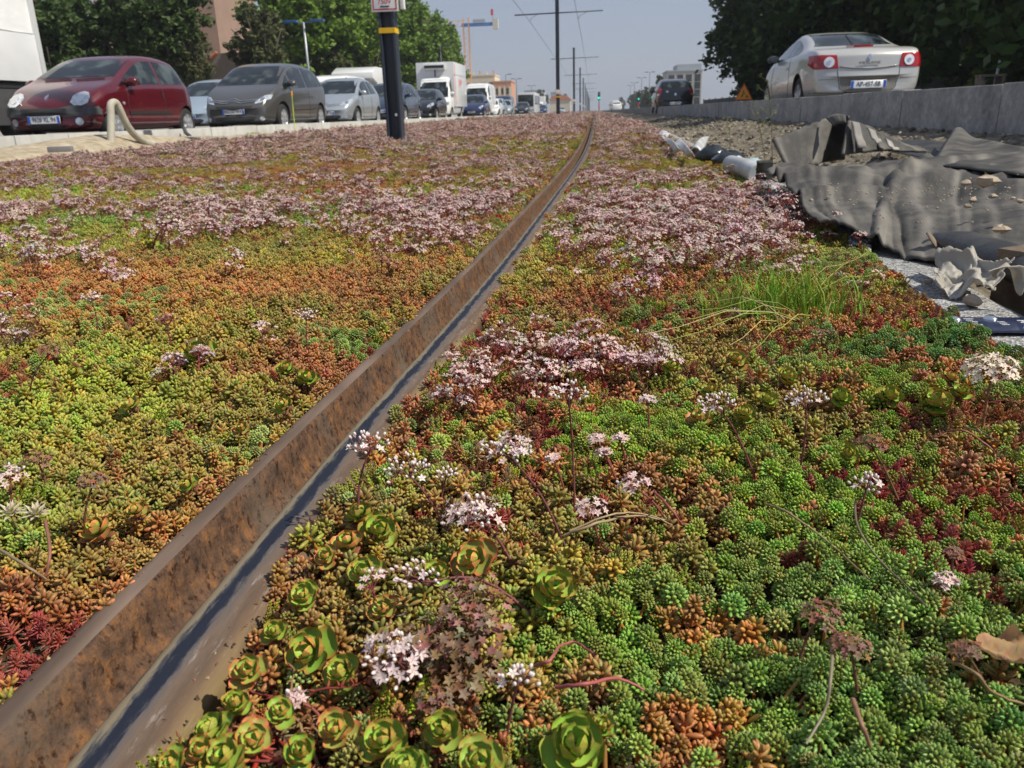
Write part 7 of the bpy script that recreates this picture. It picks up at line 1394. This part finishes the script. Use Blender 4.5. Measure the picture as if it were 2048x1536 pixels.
k = MB(); k.prism([(-7.2, 0, 0), (2.9, 0, 0), (2.9, 0, zr-2.0), (0, 0, zr-.15), (-7.2, 0, zr-3.6)], (0, 9, 0)); k.build('wall', pmat('grey_beige_render', (.30, .25, .20), .9, 0, .15, 2), o)
k = MB(); k.prism([(3.3, -.5, zr-2.15), (3.4, -.5, zr-1.95), (0, -.5, zr+.12), (0, -.5, zr-.1)], (0, 10, 0)); k.prism([(-7.7, -.5, zr-3.75), (-7.7, -.5, zr-3.5), (0, -.5, zr+.12), (0, -.5, zr-.1)], (0, 10, 0)); k.build('roof', rooft, o)
k = MB(); k.box(-4.6, -3.4, -.05, 0, 1.0, 2.1); k.build('window', M['glass'], o)
P = DY(372, 135, 50.); o = thing('house', 'brown roofed brick outbuilding just right of the rear of the red car', 'house', (float(P[0])+2.0, 50., .2)); zr = float(P[2])-.2
k = MB(); k.box(-1.9, 2.2, 0, 6, 0, zr-.9); k.build('wall', pmat('orange_brick', (.34, .15, .08), .9, 0, .15, 2), o); k = MB(); k.prism([(-2.1, -.3, zr-.95), (2.4, -.3, zr-.95), (2.4, -.3, zr+.7), (.2, -.3, zr+.7)], (0, 6.5, 0)); k.build('roof', rbrown, o); k = MB(); k.tube([(-2.15, -.32, zr-.9), (.2, -.32, zr+.75)], .09, 6); k.build('gable_edge', rooft, o)
o = block('apartment_block', 'cream apartment block with chimneys above the tall white van', -42.5, -30.3, 262, 276, 11.4, cream, cream, 5, 3, 2.2, win=(1.3, 1.6))
for i in range(6): k = MB(); k.box(-5.4+i*2.1, -4.9+i*2.1, 3, 3.6, 11.7, 12.7+.4*(i % 2)); k.build('chimney', pinkb if i % 2 else cream, o)
block('apartment_block', 'lower block with an orange band under its roof, right of the cream one', -30.2, -24.6, 255, 268, 9.2, orng, orng, 0, 0, 2, win=(1.2, 1.8)); o = bpy.data.objects['apartment_block.001'] if 'apartment_block.001' in bpy.data.objects else o
for i in range(4): k = MB(); k.box(-2.78+i*1.62, -1.98+i*1.62, -.12, 0, 0, 7.9); k.build('pier', cream, o)
for i in range(3):
    for j in range(3): k = MB(); k.box(-1.9+i*1.62, -1.15+i*1.62, -.03, 0, 1+j*2.4, 2.6+j*2.4); k.build('window', M['glass'], o)
block('office_block', 'flat grey building in the haze beside the white bus', -32.5, -23.3, 400, 420, 10, greyb, greyb, 5, 3, 1.5, win=(1.2, 1.5)); block('office_block', 'slim grey building farther right in the haze', -21.5, -18.5, 430, 440, 9.5, greyb, greyb, 2, 3, 1.5)
P = DY(1120, 192, 330.); o = thing('house', 'distant house with a red roof right behind the second mast', 'house', (float(P[0]), 330., .2)); k = MB(); k.box(-4, 4, 0, 9, 0, 4.6); k.build('wall', cream, o); k = MB(); k.prism([(-4.4, -.3, 4.6), (4.4, -.3, 4.6), (2.5, -.3, 6.2), (-2.5, -.3, 6.2)], (0, 9.6, 0)); k.build('roof', rooft, o)
P = DY(1207, 215, 360.); k = MB()
o = block('apartment_block', 'grey and cream apartment block behind the black hatchback', 18.4, 27.0, 218, 232, 8.9, pmat('pale_grey_cladding', (.42, .42, .40), .85, 0, .06, .4), greyb, 4, 4, 1.0, win=(1.5, 1.7))
k = MB(); k.box(-1.8, 4.2, 1, 12, 9.25, 10.6); k.build('top_storey', greyb, o)
# tower crane
P = DY(932, 52, 255.); o = thing('tower_crane', 'orange and blue tower crane above the light green trees', 'crane', (float(P[0]), 255., .2)); H_ = float(P[2])-.2; cro = pmat('orange_crane_paint', (.62, .30, .10), .6, 0, .1, 3); crb = pmat('blue_crane_paint', (.03, .14, .42), .5, 0, .1, 3)
k = MB()
for sx in (-.8, .8):
    for sy in (-.8, .8): k.cyl((sx, sy, 0), (sx, sy, H_+2.2), .11, n=5)
for i in range(int(H_/1.6)):
    z_ = i*1.6
    for (a, b_) in (((-.8, -.8), (.8, -.8)), ((.8, -.8), (.8, .8)), ((-.8, .8), (-.8, -.8))): k.cyl((a[0], a[1], z_), (b_[0], b_[1], z_+1.6), .045, n=4); k.cyl((b_[0], b_[1], z_), (a[0], a[1], z_+1.6), .045, n=4)
k.build('mast', cro, o); k = MB(); k.box(-1.2, 9.5, -.7, .7, H_-.2, H_+.7); k.build('counter_jib', crb, o, bevel=.05)
k = MB(); k.box(8.0, 9.6, -.9, .9, H_-1.2, H_+1.6); k.build('counterweight', pmat('pale_concrete_block', (.5, .5, .46), .9, 0, .1, 3), o); k = MB(); k.box(7.5, 8.2, -.3, .3, H_+2.6, H_+4.2); k.cyl((7.9, 0, H_+.7), (7.9, 0, H_+2.6), .06, n=5); k.build('warning_panel', Mrd, o)
k = MB(); k.box(2.2, 5.8, -.8, -.6, H_+.8, H_+1.6); k.build('walkway_rail', M['steel'], o)
k = MB()
for z_ in (0, 1.5): k.cyl((-1, 0, H_+z_), (-26, 0, H_+z_+.6), .12, n=5)
for i in range(12): k.cyl((-1-2.05*i, 0, H_), (-2-2.05*i, 0, H_+1.55), .07, n=4); k.cyl((-2-2.05*i, 0, H_+1.55), (-3-2.05*i, 0, H_), .07, n=4)
k.build('jib', pmat('pale_orange_lattice', (.6, .42, .28), .6, 0, .1, 3), o)
# fence along the right pavement
o = thing('fence', 'dark low fence along the back of the right-hand pavement', 'fence', (13.6, 12, .3)); k = MB(); k.box(-.03, .03, 0, 95, 0.05, .95); k.build('panel', pmat('dark_fence_board', (.02, .021, .02), .8, 0, .2, 2), o)
for i in range(20): k = MB(); k.box(-.06, .06, i*5, i*5+.12, 0, 1.05); k.build('post', M['black'], o)

# ================================================================== thin summer haze
k = MB(); k.box(-700, 700, -30, 1450, -3, 70); hz_ = k.build('haze', bark); hz_.data.materials.clear(); hm = bpy.data.materials.new('summer_haze'); hm.use_nodes = True; nt = hm.node_tree; nt.nodes.remove(nt.nodes['Principled BSDF'])
pv = nt.nodes.new('ShaderNodeVolumePrincipled'); pv.inputs['Color'].default_value = (.86, .90, .96, 1); pv.inputs['Density'].default_value = .0006; pv.inputs['Anisotropy'].default_value = .3; nt.links.new(pv.outputs[0], nt.nodes['Material Output'].inputs['Volume']); hz_.data.materials.append(hm); tag(hz_, kind='stuff'); hz_['label'] = 'thin pale summer haze over the whole avenue'
